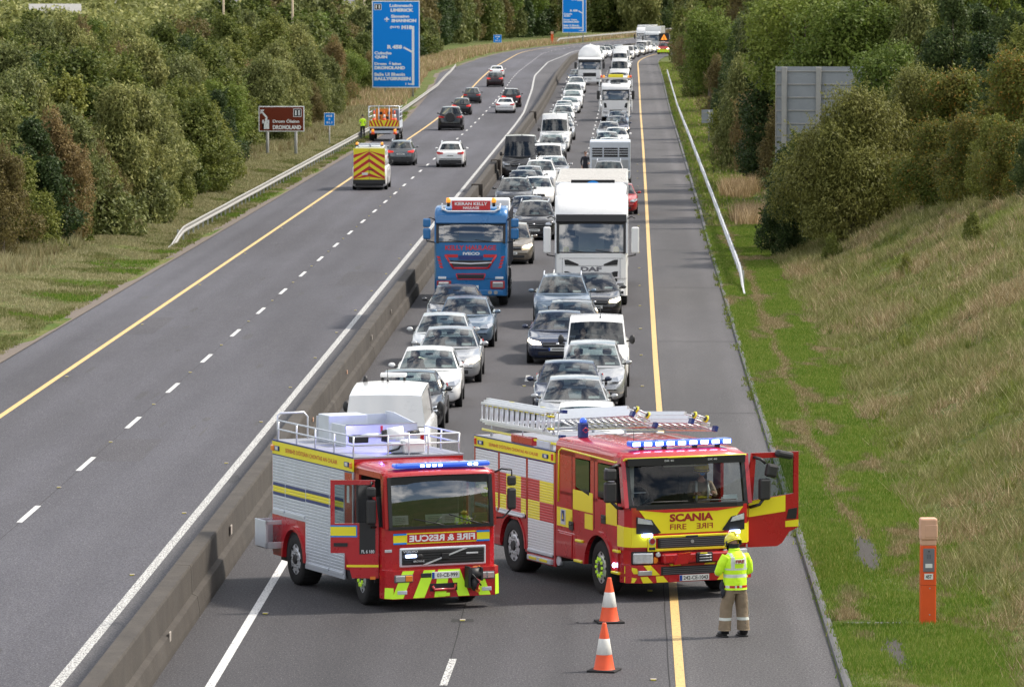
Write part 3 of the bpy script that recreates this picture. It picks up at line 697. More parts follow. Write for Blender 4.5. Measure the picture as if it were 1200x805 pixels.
    for e, pts in ((-1, [(-.165, .01, 1.425, .088), (-.245, .0, 1.31, .080), (-.285, -.03, 1.16, .070), (-.245, -.15, 1.11, .062), (-.185, -.26, 1.12, .050)]), (1, [(.165, .01, 1.425, .088), (.245, .0, 1.31, .080), (.285, -.04, 1.17, .070), (.235, -.16, 1.13, .062), (.165, -.26, 1.14, .050)])):
        P_ = [Vector(p[:3]) for p in pts]; Rr_ = [p[3] for p in pts]; F_, G_ = [], []
        for i in range(len(P_) - 1):
            for t in range(5): F_.append(P_[i].lerp(P_[i + 1], t / 5)); G_.append(Rr_[i] + (Rr_[i + 1] - Rr_[i]) * t / 5 + .006 * noise.noise(Vector((i * 5 + t, e * 3, .5)) * .9))
        F_.append(P_[-1]); G_.append(Rr_[-1]); k0 = len(J_.f); J_.tube(F_, G_, 16, 'hivis')
        for q_ in range(k0, len(J_.f)):
            c_ = sum((Vector(J_.v[i]) for i in J_.f[q_]), Vector()) / len(J_.f[q_])
            if -.16 < c_.y < -.10 and c_.z < 1.25: J_.m[q_] = J_.mi('reflective')
    J_.tube([(.075 * math.cos(t), -.02 + .075 * math.sin(t), 1.545) for t in np.linspace(0, 2 * math.pi, 16)], .022, 8, 'hivis')
    me = J_.mesh('jacket')
    jk = obj('jacket', me, root)
    t = MB(); t.cbox(-.092, .092, .160, .172, 1.31, 1.385, 'reflective', .004); t.text('FIRE', .165, .058, (0, .174, 1.348), (-1, 0, 0), (0, 0, 1), 'chevron_dark_red', .045); t.build('lettering', jk)
    T_ = MB(); tm = lambda c: 'reflective' if .30 < c.z < .36 else 'cloth_tan'
    loft(T_, [(.78, 0, 0, .175, .130), (.90, 0, 0, .178, .138), (1.0, 0, 0, .165, .130)], tm)
    for e, yo in ((-1, 0), (1, -.05)):
        loft(T_, [(.12, .165 * e, .0 + yo, .100, .105), (.30, .155 * e, yo, .098, .102), (.50, .140 * e, yo * .8 - .01, .096, .102), (.70, .112 * e, yo * .4, .105, .118), (.84, .092 * e, 0, .100, .125)], tm)
    T_.slab([(-.262, .02, .38), (-.262, -.02, .38), (-.242, -.02, .64), (-.242, .02, .64)], 'reflective', (-1, 0, 0), .006)
    me = T_.mesh('trousers')
    obj('trousers', me, root)
    for e, y0 in ((-1, .0), (1, -.07)):
        b = MB(); x = .16 * e
        b.tube([(x, .03 + y0, .26), (x, .02 + y0, .06)], [.075, .070], 10, 'boot'); b.ell((x + .012 * e, -.055 + y0, .05), (.055, .145, .05), 'boot', 12, 8); b.cbox(x - .05 + .01 * e, x + .05 + .01 * e, -.19 + y0, .08 + y0, 0, .03, 'boot', .01)
        b.build('boot', root)
    helmet((0, -.065, 1.645), T0, 'helmet', root)
    g = MB(); g.grid(lambda i, j: ((.105 - .012 * j) * math.sin((i / 10 - .5) * 3.4), -.045 + (.115 - .014 * j) * math.cos((i / 10 - .5) * 3.4), 1.65 - .05 * j), 11, 4, 'cloth_dark'); g.build('neck_curtain', root)
    g = MB(); g.cbox(-.07, .07, -.40, -.385, 1.08, 1.27, 'ink', .005, Matrix.Rotation(R(25), 4, 'X') @ Matrix.Translation((0, .42, .22)))
    # radio and gloves hanging from the hip
    g = MB(); g.ell((.235, -.02, .86), (.045, .05, .09), 'cloth_dark', 10, 7); g.ell((.24, .02, .76), (.04, .04, .07), 'cloth_dark', 10, 7); g.tube([(.24, -.02, .98), (.24, 0, .9)], .012, 6, 'ink')
    for k in range(4): g.tube([(.22 + .012 * k, -.03 + .02 * k, .74), (.225 + .014 * k, -.03 + .022 * k, .67)], .010, 5, 'cloth_dark')
    o = g.build('gloves'); o.location = q; o.rotation_euler = (0, 0, rz); o['label'] = 'pair of dark gloves hanging from the hip of the standing firefighter'; o['category'] = 'gloves'
firefighter()

def seated(top='cloth_dark', hair='hair', helmeted=False, tan=False):
    """upper body behind a wheel; hips at the origin, facing -Y"""
    J = {'p': (0, 0, .08, .14, .12), 'a': (0, .02, .26, .13, .10), 'c': (0, .04, .44, .16, .11), 'n': (0, .02, .58, .055), 'h': (0, .0, .65, .05),
         'r1': (-.18, .03, .50, .06), 'r2': (-.24, -.12, .30, .045), 'r3': (-.14, -.34, .36, .035), 'l1': (.18, .03, .50, .06), 'l2': (.24, -.12, .30, .045), 'l3': (.14, -.34, .38, .035),
         'u1': (-.10, -.2, .09, .08), 'u2': (-.12, -.48, .12, .06), 'u3': (-.12, -.55, -.25, .045), 'v1': (.10, -.2, .09, .08), 'v2': (.12, -.48, .12, .06), 'v3': (.12, -.55, -.25, .045)}
    E = [('p', 'a'), ('a', 'c'), ('c', 'n'), ('n', 'h'), ('c', 'r1'), ('r1', 'r2'), ('r2', 'r3'), ('c', 'l1'), ('l1', 'l2'), ('l2', 'l3'), ('p', 'u1'), ('u1', 'u2'), ('u2', 'u3'), ('p', 'v1'), ('v1', 'v2'), ('v2', 'v3')]
    base = skin(J, E, 1); mb = MB()
    for p in base.polygons:
        c = p.center
        mb.mi('skin'); mb.mi(top)
    b = len(mb.v); mb.v += [tuple(v.co) for v in base.vertices]
    for p in base.polygons:
        mb.f.append(tuple(p.vertices)); mb.m.append(mb.mi('skin') if (p.center.z > .56 or (p.center.y < -.30 and p.center.z > .25)) else mb.mi(top)); mb.sm.append(True)
    I = Matrix.Identity(3)
    head(mb, (0, -.02, .745), I, hair); hand_mesh(mb, (-.14, -.34, .36), (.1, -1, .2), (0, 0, -1), 1); hand_mesh(mb, (.14, -.34, .38), (-.1, -1, .2), (0, 0, -1), -1)
    me = mb.mesh('person')
    hm = MB(); hm.ell((0, .012, .78), (.088, .105, .095), hair, 12, 8); hm.ell((0, .06, .72), (.075, .06, .09), hair, 10, 7)
    return me, hm.mesh('hair')
PEOPLE = [seated('cloth_dark'), seated('cloth_grey'), seated('navy_blue'), seated('cloth_tan')]
def driver(loc, rz, label, kind=0, belt=None):
    me, hr = PEOPLE[kind]
    o = obj('person', me); o.location = loc; o.rotation_euler = (0, 0, rz); o['label'] = label; o['category'] = 'person'
    obj('hair', hr, o); return o

# ================================================================== WHEELS
_wc = {}
def wheel_meshes(r, w, style):
    k = (r, w, style)
    if k in _wc: return _wc[k]
    t = MB(); rr = r * (.62 if style != 'truck' else .60)
    secs = [(-w / 2 + .01, rr), (-w / 2, r * .80), (-w / 2 + .015, r * .95), (-w / 2 + .05, r), (w / 2 - .05, r), (w / 2 - .015, r * .95), (w / 2, r * .80), (w / 2 - .01, rr), (-w / 2 + .01, rr)]
    n = 28
    t.grid(lambda i, j: (secs[i][0], secs[i][1] * math.cos(2 * math.pi * j / n), secs[i][1] * math.sin(2 * math.pi * j / n)), len(secs), n + 1, 'rubber')
    if style == 'truck':
        for a in range(n):
            A = Matrix.Rotation(2 * math.pi * a / n, 4, 'X'); t.box(-w / 2 + .03, w / 2 - .03, -.012, .012, r - .004, r + .004, 'rubber', A)
    tyre = t.mesh('wheel')
    m = MB(); face = -w / 2                                     # outer side is local -X
    if style == 'truck':
        m.cyl((face + .03, 0, 0), (face + .06, 0, 0), rr * 1.01, rr * .92, 24, 'alu_bright'); m.cyl((face + .05, 0, 0), (w / 2 - .02, 0, 0), rr * .93, rr * .93, 24, 'steel')
        m.cyl((face + .02, 0, 0), (face + .06, 0, 0), rr * .66, rr * .8, 24, 'alu_bright'); m.cyl((face - .015, 0, 0), (face + .03, 0, 0), rr * .28, rr * .36, 16, 'plastic')
        for a in range(10):
            t_ = 2 * math.pi * a / 10; y, z = rr * .52 * math.cos(t_), rr * .52 * math.sin(t_)
            m.cyl((face - .008, y, z), (face + .03, y, z), .017, .022, 8, 'steel')
            if r > .44 and False: pass
        for a in range(8):
            t_ = 2 * math.pi * a / 8; m.ell((face + .021, rr * .84 * math.cos(t_), rr * .84 * math.sin(t_)), (.006, .03, .03), 'darkgap', 8, 5)
    else:
        m.cyl((face + .018, 0, 0), (face + .05, 0, 0), rr, rr * .9, 20, 'steel', caps=False); m.cyl((face + .05, 0, 0), (face + .06, 0, 0), rr * .95, rr * .95, 20, 'darkgap')
        m.cyl((face + .008, 0, 0), (face + .04, 0, 0), rr * .2, rr * .25, 12, 'silver_rim')
        for a in range(5):
            A = Matrix.Rotation(2 * math.pi * a / 5, 4, 'X'); m.box(face + .012, face + .035, -rr * .10, rr * .10, rr * .1, rr * .97, 'silver_rim', A)
    _wc[k] = (tyre, m.mesh('rim')); return _wc[k]
pmat('silver_rim', (.38, .39, .40), .35, .6)
def wheel(root, x, y, r, w, side, style='car', steer=0, markers=False):
    ty, rm = wheel_meshes(r, w, style)
    o = obj('wheel', ty, root); o.location = (x, y, r); o.rotation_euler = (0, 0, (0 if side < 0 else math.pi) + steer)
    rim = obj('rim', rm, o)
    if markers:
        m = MB(); rr = r * .6
        for a in range(10):
            t = 2 * math.pi * a / 10; yy, z = rr * .52 * math.cos(t), rr * .52 * math.sin(t)
            m.cyl((-w / 2 - .035, yy, z), (-w / 2 - .006, yy, z), .030, .030, 8, 'lime'); m.prism([(yy - .02, z), (yy + .02, z), (yy + .05 * math.cos(t), z + .05 * math.sin(t))], 'x', -w / 2 - .03, -w / 2 - .015, 'lime')
        m.build('nut_marker', o)
    return o
def band_text(mb, s, y0, y1, z0, z1, x, m, cut=.8):
    mb.text(s, abs(y1 - y0) * cut, (z1 - z0) * .45, (x, (y0 + y1) / 2, (z0 + z1) / 2), (0, -1, 0), (0, 0, 1), m, .015)
def arch(mb, x, y, r, z, w, m, side=-1, t=.06):
    """mudguard lip following a wheel opening"""
    n = 14
    for k in range(n):
        a0, a1 = math.pi * k / n, math.pi * (k + 1) / n
        P = lambda a, q, xx: (xx, y + q * math.cos(a), z + q * math.sin(a))
        x0, x1 = x, x - side * w
        for (q0, q1) in ((r, r + t),):
            mb.add([P(a0, q0, x0), P(a1, q0, x0), P(a1, q1, x0), P(a0, q1, x0), P(a0, q0, x1), P(a1, q0, x1), P(a1, q1, x1), P(a0, q1, x1)],
                   [(0, 1, 2, 3), (4, 7, 6, 5), (0, 4, 5, 1), (3, 2, 6, 7), (0, 3, 7, 4), (1, 5, 6, 2)], m)
def side_panel(mb, x0, x1, ya, yb, z0, z1, wy, wr, wz, m):
    """panel in the y-z plane from ya to yb with a round wheel opening cut out of its lower edge"""
    n = 18; a0 = math.asin(max(-1, min(1, (z0 - wz) / wr))); pts = [(ya, z0), (ya, z1), (yb, z1), (yb, z0)]
    arc = [(wy + wr * math.cos(t), wz + wr * math.sin(t)) for t in np.linspace(a0, math.pi - a0, n)]
    arc = [(y, max(z, z0)) for y, z in arc]
    # strips above the arc keep every face convex
    ys = [p[0] for p in arc][::-1]; zs = [p[1] for p in arc][::-1]
    def pris(q): mb.prism(q, 'x', x0, x1, m)
    if ys[0] > ya: pris([(ya, z0), (ys[0], z0), (ys[0], z1), (ya, z1)])
    if ys[-1] < yb: pris([(ys[-1], z0), (yb, z0), (yb, z1), (ys[-1], z1)])
    for i in range(len(ys) - 1):
        a, b = max(ys[i], ya), min(ys[i + 1], yb)
        if b > a: pris([(a, zs[i]), (b, zs[i + 1]), (b, z1), (a, z1)])
def shutter(y0, y1, z0, z1, x, root, bands=(), m='alu'):
    dp = .012 if m == 'alu' else .005; mb = MB(); n = int((z1 - z0) / (.056 if m == 'alu' else .05)); h = (z1 - z0) / n
    for k in range(n):
        za = z0 + k * h; mm = m; zc = za + h / 2
        for (b0, b1, bm_, ya, yb) in bands:
            pass
        cells = [(y0, y1, m)]
        for (b0, b1, bm_, ya, yb) in bands:
            if b0 <= zc < b1:
                nc = []
                for (c0, c1, cm) in cells:
                    l, r_ = max(c0, min(ya, yb)), min(c1, max(ya, yb))
                    if l < r_:
                        if c0 < l: nc.append((c0, l, cm))
                        nc.append((l, r_, bm_))
                        if r_ < c1: nc.append((r_, c1, cm))
                    else: nc.append((c0, c1, cm))
                cells = nc
        for (c0, c1, cm) in cells:
            mb.prism([(x, za + .001), (x - dp, za + h * .25), (x - dp, za + h * .8), (x, za + h - .002)], 'y', c0, c1, cm)
    mb.box(x, x + .01, y0, y1, z0, z1, 'trim_grey')
    o = mb.build('shutter', root)
    b = MB(); b.cbox(x - .03, x - .005, y0 + .02, y1 - .02, z0 - .03, z0 + .03, 'alu', .008); b.build('grab_bar', o)
    return o
def lightbar(root, x0, x1, y, z, n, m='blue_led', h=.10, lit=None):
    mb = MB(); mb.cbox(x0, x1, y - .11, y + .11, z, z + h, 'blue_lens', .035); o = mb.build('light_bar', root)
    for k in range(n):
        if lit and k not in lit: continue
        l = MB(); c = x0 + (x1 - x0) * (k + .5) / n; w = (x1 - x0) / n * .32
        l.cbox(c - w, c + w, y - .125, y - .108, z + .022, z + h - .022, 'blue_led_core', .006); l.build('lamp', o)
    return o
def mirror(root, x, y, z, h, w, m='plastic', d=.10, arm=None, house=None):
    mb = MB(); mb.cbox(x - w / 2, x + w / 2, y - d / 2, y + d / 2, z, z + h, house or m, .035)
    if arm:
        for a in arm: mb.tube([Vector(p) for p in a], .018, 8, 'plastic')
    o = mb.build('mirror', root)
    g = MB(); g.box(x - w / 2 + .03, x + w / 2 - .03, y + d / 2 + .001, y + d / 2 + .004, z + .03, z + h - .03, 'chrome'); g.build('mirror_glass', o)
    return o

# ================================================================== RESCUE LORRY (left)
def rescue_lorry():
    rt = thing('fire_engine', (-3.19, 89.20, 0), R(24.5), label='red fire and rescue lorry with silver roller shutters and roof rails beside the barrier', category='fire engine')
    W = 1.15; rt.scale = (.93, .97, 1)
    Y0, Y1, ZT = 1.62, 5.78, 2.57
    # body
    b = MB(); b.box(-W + .03, W - .03, Y0, Y1, .95, ZT - .03, 'fire_red'); b.box(-W + .04, W - .04, Y0 + .1, Y1 - .05, .45, .95, 'plastic')
    # side skirts
    side_panel(b, -W, -W + .035, 4.00, Y1, .45, 1.22, 4.62, .56, .46, 'fire_red')
    side_panel(b, W - .035, W, 4.00, Y1, .45, 1.22, 4.62, .56, .46, 'fire_red')
    b.box(-W, -W + .03, Y0, 2.06, .55, 2.30, 'fire_red'); b.box(W - .03, W, Y0, 4.0, .45, 2.30, 'alu'); b.box(W - .03, W, 4.0, Y1, 1.22, 2.30, 'alu')
    b.box(-W, W, Y1, Y1 + .03, .5, ZT - .02, 'fire_red')
    for y in (Y0 + .01, 2.06, 2.80, 4.02, 5.10, Y1 - .02):
        b.box(-W - .008, -W + .02, y - .02, y + .02, (.42 if y < 4.1 else 1.22), 2.31, 'alu')
    b.cbox(-W - .015, -W + .03, 2.04, 4.05, .36, .43, 'alu', .01); b.cbox(-W - .015, -W + .03, 4.02, 5.78, 1.20, 1.27, 'alu', .01)
    b.box(-W + .1, W - .1, 1.9, 5.6, .36, .55, 'plastic')
    b.build('body', rt)
    for e in (-1, 1): a = MB(); arch(a, e * (W + .05), 4.62, .55, .46, .12, 'fire_red', e, .07); a.build('wheel_arch', rt)
    st = [(1.585, 1.60, 'navy_blue', 0, 9), (1.60, 1.745, 'sign_yellow', 0, 9), (1.745, 1.765, 'navy_blue', 0, 9)]
    for (ya, yb, z0) in ((2.08, 2.78, .45), (2.82, 4.0, .45), (4.04, 5.08, 1.28), (5.12, 5.74, 1.28)):
        shutter(ya, yb, z0, 2.30, -W - .002, rt, [(1.56, 1.60, 'navy_blue', 0, 9), (1.60, 1.76, 'sign_yellow', 0, 9), (1.76, 1.80, 'navy_blue', 0, 9)])
    s = MB(); s.box(-W - .012, -W + .02, Y0, Y1, 2.315, 2.55, 'sign_yellow'); s.box(-W - .014, -W + .01, Y0, Y1, 2.55, 2.578, 'navy_blue'); s.box(-W - .014, -W + .01, Y0, Y1, 2.30, 2.318, 'navy_blue')
    s.box(-W, -W + .02, Y0, Y1, 2.28, 2.30, 'alu')
    band_text(s, 'SEIRBHÍS DÓITEÁIN CHONTAE AN CHLÁIR', 2.35, 5.1, 2.33, 2.54, -W - .0145, 'chevron_red', .98)
    o = s.build('name_band', rt)
    for y in (1.88, 5.5):
        l = MB(); l.cbox(-W - .04, -W - .01, y - .11, y + .11, 2.385, 2.475, 'navy_blue', .02); l.cbox(-W - .045, -W - .035, y - .08, y + .06, 2.40, 2.46, 'alu_bright', .01); l.build('side_lamp', o)
    l = MB(); l.cbox(-W - .045, -W + .0, Y1 - .12, Y1 + .03, 2.37, 2.48, 'amber', .02); l.cbox(-W - .04, -W, Y0 + .02, Y0 + .12, 2.37, 2.48, 'amber', .02); l.build('marker_lamp', rt)
    # roof deck and rails
    d = MB(); d.box(-W + .0, W - .0, Y0, Y1, ZT - .03, ZT, 'alu_floor')
    for y in np.arange(Y0 + .5, Y1, .7): d.box(-W + .05, W - .05, y - .006, y + .006, ZT, ZT + .006, 'alu')
    d.build('roof_deck', rt)
    r = MB(); h = .36
    def rail(pts, zz): r.tube([(x, y, ZT + z) for x, y, z in pts], .016, 8, 'alu')
    for zz in (h, h * .55):
        rail([(-W + .06, Y0 + .12, zz), (-W + .06, Y1 - .1, zz)], 0)
        rail([(-W + .06, Y0 + .12, zz), (W - .06, Y0 + .12, zz)], 0)
        rail([(W - .06, Y0 + .12, zz), (W - .06, 3.4, zz)], 0)
    for y in np.linspace(Y0 + .12, Y1 - .15, 5): r.tube([(-W + .06, y, ZT), (-W + .06, y, ZT + h)], .018, 8, 'alu_bright')
    for x in (-.38, .05, .45, W - .06): r.tube([(x, Y0 + .12, ZT), (x, Y0 + .12, ZT + h)], .018, 8, 'alu_bright')
    for y in (2.6, 3.4): r.tube([(W - .06, y, ZT), (W - .06, y, ZT + h)], .018, 8, 'alu_bright')
    r.tube([(-W + .06, Y1 - .1, ZT), (-W + .06, Y1 - .1, ZT + h + .08), (-W + .12, Y1 - .1, ZT + h + .13), (-W + .62, Y1 - .1, ZT + h + .13), (-W + .7, Y1 - .1, ZT + h + .05), (-W + .7, Y1 - .1, ZT)], .019, 8, 'alu_bright')
    r.build('roof_rail', rt)
    # roof lockers
    k = MB(); k.cbox(-.42, .40, 4.65, 5.2, ZT, ZT + .50, 'alu', .015); k.build('roof_locker', rt)
    k = MB(); k.box(-.42, 1.08, 3.75, 3.78, ZT, ZT + .38, 'alu_bright'); k.box(-.42, -.39, 3.78, 4.5, ZT, ZT + .38, 'alu'); k.prism([(3.78, ZT), (3.78, ZT + .38), (4.9, ZT + .50), (5.3, ZT + .50), (5.3, ZT)], 'x', 1.05, 1.08, 'alu'); k.box(-.42, 1.08, 5.27, 5.3, ZT, ZT + .45, 'alu'); k.tube([(-.42, 3.76, ZT + .385), (1.08, 3.76, ZT + .385)], .012, 6, 'slate')
    k.cbox(.30, .34, 3.72, 3.75, ZT + .22, ZT + .36, 'chevron_red', .005); k.build('roof_locker', rt)
    # lighting head folded behind the cab
    g = MB(); g.cbox(.0, .42, 1.80, 2.1, ZT + .02, ZT + .25, 'white_plain', .03); g.cyl((-.15, 2.35, ZT + .32), (.15, 2.25, ZT + .34), .12, .14, 14, 'white_plain'); g.cyl((-.25, 2.38, ZT + .3), (-.15, 2.35, ZT + .3), .10, .12, 14, 'ink')
    g.tube([(-.75, 2.5, ZT + .25), (-.5, 2.45, ZT + .3), (.3, 2.3, ZT + .3)], .05, 8, 'alu_bright'); g.cbox(-.85, -.5, 2.4, 2.6, ZT + .18, ZT + .32, 'ink', .02); g.cbox(-.2, .1, 1.95, 2.2, ZT + .02, ZT + .2, 'alu', .02)
    g.tube([(-.3, 1.95, ZT + .05), (-.1, 1.9, ZT + .1), (.0, 1.95, ZT + .2)], .02, 6, 'ink'); g.tube([(.3, 2.4, ZT + .32), (.55, 2.45, ZT + .34)], .045, 8, 'ink')
    g.build('lighting_mast', rt)
    bl = bpy.data.objects.new('beacon_glow', bpy.data.lights.new('beacon_glow', 'POINT')); COL.objects.link(bl); bl.parent = rt; bl.location = (-.1, 2.75, ZT + .42); bl.data.energy = 26; bl.data.color = (.18, .16, 1.0); bl.data.shadow_soft_size = .08
    # pull-out tray at the rear
    t = MB(); x0, x1 = -W - .32, -W + .25
    t.box(x0, x1, Y1 + .02, Y1 + .04, .62, 1.12, 'alu')
    t.cbox(-W - .34, -W - .31, 5.35, 5.9, .62, 1.12, 'alu', .01); t.cbox(-W - .34, -W + .1, 5.32, 5.36, 1.04, 1.12, 'alu_bright', .01); t.cbox(-W - .34, -W + .1, 5.32, 5.36, .60, .72, 'alu_bright', .01); t.box(-W - .3, -W + .1, 5.37, 5.9, .60, .64, 'plastic'); t.cbox(-W - .34, -W - .28, 5.32, 5.36, .6, 1.12, 'alu_bright', .01)
    t.build('pull_out_tray', rt)
    # chassis parts
    c = MB(); c.box(-.55, .55, .5, 5.7, .42, .62, 'plastic'); c.cyl((-.95, 4.62, .46), (.95, 4.62, .46), .09, .09, 10, 'plastic'); c.cyl((-.9, 1.06, .46), (.9, 1.06, .46), .07, .07, 10, 'plastic'); c.box(-.95, .95, .3, .5, .3, .45, 'plastic')
    c.cbox(-1.1, -.98, 1.65, 2.05, .35, .8, 'plastic', .02); c.build('chassis', rt)
    for sd in (-1, 1):
        wheel(rt, sd * 1.0, 1.22, .51, .29, sd, 'truck', R(-7), markers=True); wheel(rt, sd * .93, 4.62, .47, .44, sd, 'truck')
    # ---- cab
    FY = .06
    c = MB()
    fp = [(-W, .22), (-W + .04, FY + .09), (-W + .16, FY), (W - .16, FY), (W - .04, FY + .09), (W, .22)]
    def front(z0, z1, m, dy=0, inn=.14):
        pts = [(x, y + dy) for x, y in fp] ; ins = [(x * (1 - inn / W), max(y + inn, .2)) for x, y in fp][::-1]
        c.prism(pts + [(W - .1, .3), (-W + .1, .3)], 'z', z0, z1, m)
    front(.72, 1.44, 'fire_red')
    # roof, gently crowned
    rows = [(.02 + .10, 2.335, 1.04), (.14, 2.40, 1.03), (.40, 2.455, 1.03), (1.58, 2.50, 1.03)]
    us = [-1, -.97, -.85, -.5, 0, .5, .85, .97, 1]
    c.grid(lambda i, j: (us[i] * (W - .02) * (1 if abs(us[i]) < 1 else 1.0), rows[j][0] + (.05 * abs(us[i]) ** 4 if j < 2 else 0), rows[j][1] - (.10 if abs(us[i]) == 1 else .03 if abs(us[i]) > .9 else 0) + .02 * (1 - us[i] ** 2)), 9, 4, 'fire_red')
    c.box(-W + .06, W - .06, .22, 1.58, 2.33, 2.38, 'fire_red')
    c.box(-W + .02, W - .02, 1.54, 1.60, .9, 2.42, 'fire_red'); c.box(-W + .06, W - .06, 1.52, 1.538, 1.0, 2.32, 'seat_cloth'); c.box(-W + .08, W - .08, .3, 1.5, 2.31, 2.325, 'canvas')
    for e in (-1, 1):                                                           # pillars
        x = e * (W - .02)
        c.prism([(.075, 1.44), (.20, 1.44), (.32, 2.36), (.165, 2.36)], 'x', min(x, x - e * .08), max(x, x - e * .08), 'fire_red')
        c.box(min(x, x - e * .05), max(x, x - e * .05), 1.38, 1.60, .9, 2.40, 'fire_red')
        c.box(min(x, x - e * .05), max(x, x - e * .05), .25, 1.60, 2.30, 2.40, 'fire_red')
    side_panel(c, W - .05, W - .0, .28, 1.60, .6, 1.44, 1.06, .54, .46, 'fire_red')     # closed far door
    c.box(-W + .0, -W + .05, .22, .34, .62, 1.46, 'fire_red')
    c.box(-W + .05, W - .05, .3, 1.54, .92, 1.0, 'plastic')                           # floor
    c.build('cab', rt)
    for e, m_ in ((-1, 'plastic'), (1, 'fire_red')): a = MB(); arch(a, e * (W + .03), 1.06, .54, .46, .5, m_, e, .04); a.build('wheel_arch', rt)
    w = MB(); w.grid(lambda i, j: ((i / 12 - .5) * 2 * (W - .11), .062 + .105 * j / 6 + .035 * abs(i / 6 - 1) ** 3 - .03 * math.sin(math.pi * j / 6), 1.45 + .87 * j / 6), 13, 7, 'glass_cab'); ws = w.build('windscreen', rt)
    g = MB()
    for e in (-1, 1): g.prism([(.045, 1.42), (.10, 1.42), (.20, 2.33), (.145, 2.33)], 'x', e * (W - .12) - .035, e * (W - .12) + .035, 'ink')
    g.box(-W + .1, W - .1, .150, .17, 2.20, 2.335, 'ink'); g.box(-W + .1, W - .1, .04, .06, 1.42, 1.47, 'ink'); g.build('window_seal', ws)
    for (xa, xb) in ((-.55, .05), (.15, .8)):
        g = MB(); g.tube([(xb, .035, 1.47), (xb - .1, .03, 1.50), (xa, .05, 1.60 if xa < 0 else 1.66)], .010, 6, 'ink'); g.tube([(xb - .2, .05, 1.50), (xa - .05 + .6, .05, 1.62)], .006, 5, 'ink'); g.build('wiper', ws)
    sw = MB(); sw.quad((W - .02, .34, 1.46), (W - .02, 1.36, 1.46), (W - .03, 1.36, 2.28), (W - .03, .42, 2.28), 'glass'); sw.build('side_window', rt)
    # inside
    i_ = MB(); i_.cbox(-W + .1, W - .1, .16, .55, 1.1, 1.42, 'plastic', .05)
    i_.build('dashboard', rt)
    for (x, wd, m) in ((-.80, .32, 'white_plain'), (-.12, .34, 'pale_sheet'), (.22, .34, 'white_plain'), (.82, .30, 'bronze_sheet')):
        p = MB(); p.slab([(x - wd / 2, .13, 1.50), (x + wd / 2, .13, 1.50), (x + wd / 2, .16, 1.66), (x - wd / 2, .16, 1.66)], m, (0, 1, 0), .004)
        for q in range(4): p.box(x - wd * .35, x + wd * .3, .126 + .005 * q, .128 + .005 * q, 1.535 + .028 * q, 1.541 + .028 * q, 'trim_grey')
        p.build('paper_sheet', rt)
    for x in (-.62, .62):
        s_ = MB(); s_.cbox(x - .25, x + .25, .75, 1.2, 1.0, 1.3, 'seat_cloth', .06); s_.cbox(x - .24, x + .24, 1.15, 1.3, 1.25, 1.9, 'seat_cloth', .06); s_.cbox(x - .13, x + .13, 1.16, 1.28, 1.92, 2.12, 'seat_cloth', .04); s_.build('seat', rt)
    s_ = MB(); s_.tube([(-.55 + .21 * math.cos(t), .62 + .10 * math.sin(t), 1.52 + .18 * math.sin(t)) for t in np.linspace(0, 2 * math.pi, 20)], .017, 6, 'ink'); s_.tube([(-.55, .62, 1.52), (-.55, .45, 1.3)], .03, 6, 'ink'); s_.build('steering_wheel', rt)
    s_ = MB(); s_.cbox(.02, .34, .19, .24, 2.20, 2.27, 'ink', .02); s_.ell((.18, .2, 2.19), (.17, .04, .05), 'ink'); s_.build('interior_mirror', rt)
    s_ = MB(); s_.cyl((W - .22, .14, 2.02), (W - .22, .19, 2.02), .085, .085, 16, 'chrome'); s_.build('interior_lamp', rt)
    # front panel graphics
    f = FY
    n = MB(); n.box(-.98, .98, f - .006, f, 1.165, 1.355, 'sign_yellow'); n.box(-.70, .72, f - .009, f - .003, 1.185, 1.335, 'chevron_red')
    for e in (-1, 1):
        n.box(e * .98 - (.0 if e < 0 else .27), e * .98 + (.27 if e < 0 else 0), f - .010, f - .002, 1.325, 1.355, 'sign_blue'); n.box(e * .98 - (.0 if e < 0 else .27), e * .98 + (.27 if e < 0 else 0), f - .010, f - .002, 1.165, 1.195, 'sign_blue')
    o = n.build('name_band', rt)
    n = MB(); n.text('FIRE & RESCUE', 1.34, .115, (.01, f - .0115, 1.26), (1, 0, 0), (0, 0, 1), 'white_plain', .035, mirror=True); n.build('lettering', o)
    g = MB(); g.cbox(-.86, .90, f - .03, f + .02, .76, 1.10, 'alu', .05); g.cbox(-.82, .86, f - .045, f + .0, .795, 1.065, 'ink', .03)
    for z in np.arange(.83, 1.05, .045): g.box(-.80, .84, f - .060, f - .04, z, z + .022, 'plastic')
    o = g.build('grille', rt)
    g = MB(); g.slab([(-.42, f - .066, .80), (-.33, f - .066, .80), (.50, f - .066, 1.06), (.41, f - .066, 1.06)], 'alu_bright', (0, -1, 0), .012); g.cbox(-.03, .12, f - .09, f - .06, .88, .99, 'ink', .01); g.build('badge', o)
    g = MB(); g.cbox(-.62, -.36, f - .075, f - .06, .83, .90, 'ink', .01); g.text('BROWNE', .22, .035, (-.49, f - .0765, .865), (1, 0, 0), (0, 0, 1), 'alu_bright', .02); g.ell((-.47, f - .07, .94), (.07, .01, .05), 'ink'); g.text('VOLVO', .30, .04, (-.66, f - .063, 1.04), (1, 0, 0), (0, 0, 1), 'alu_bright', .03); g.build('lettering', o)
    g = MB(); g.cbox(-.76, -.54, f - .085, f - .06, .935, .985, 'blue_led_core', .015); g.build('strobe_lamp', o)
    g = MB(); g.cbox(.48, .72, f - .066, f - .05, .955, .985, 'alu_bright', .004); g.build('badge', o)
    g = MB(); g.cbox(-1.14, -.98, f + .0, f + .03, 1.09, 1.14, 'alu_bright', .005, Matrix.Translation((0, .01, -.06))); g.build('badge', rt)
    # bumper with slanted hi-vis stripes
    bz0, bz1 = .22, .72; by = FY - .14
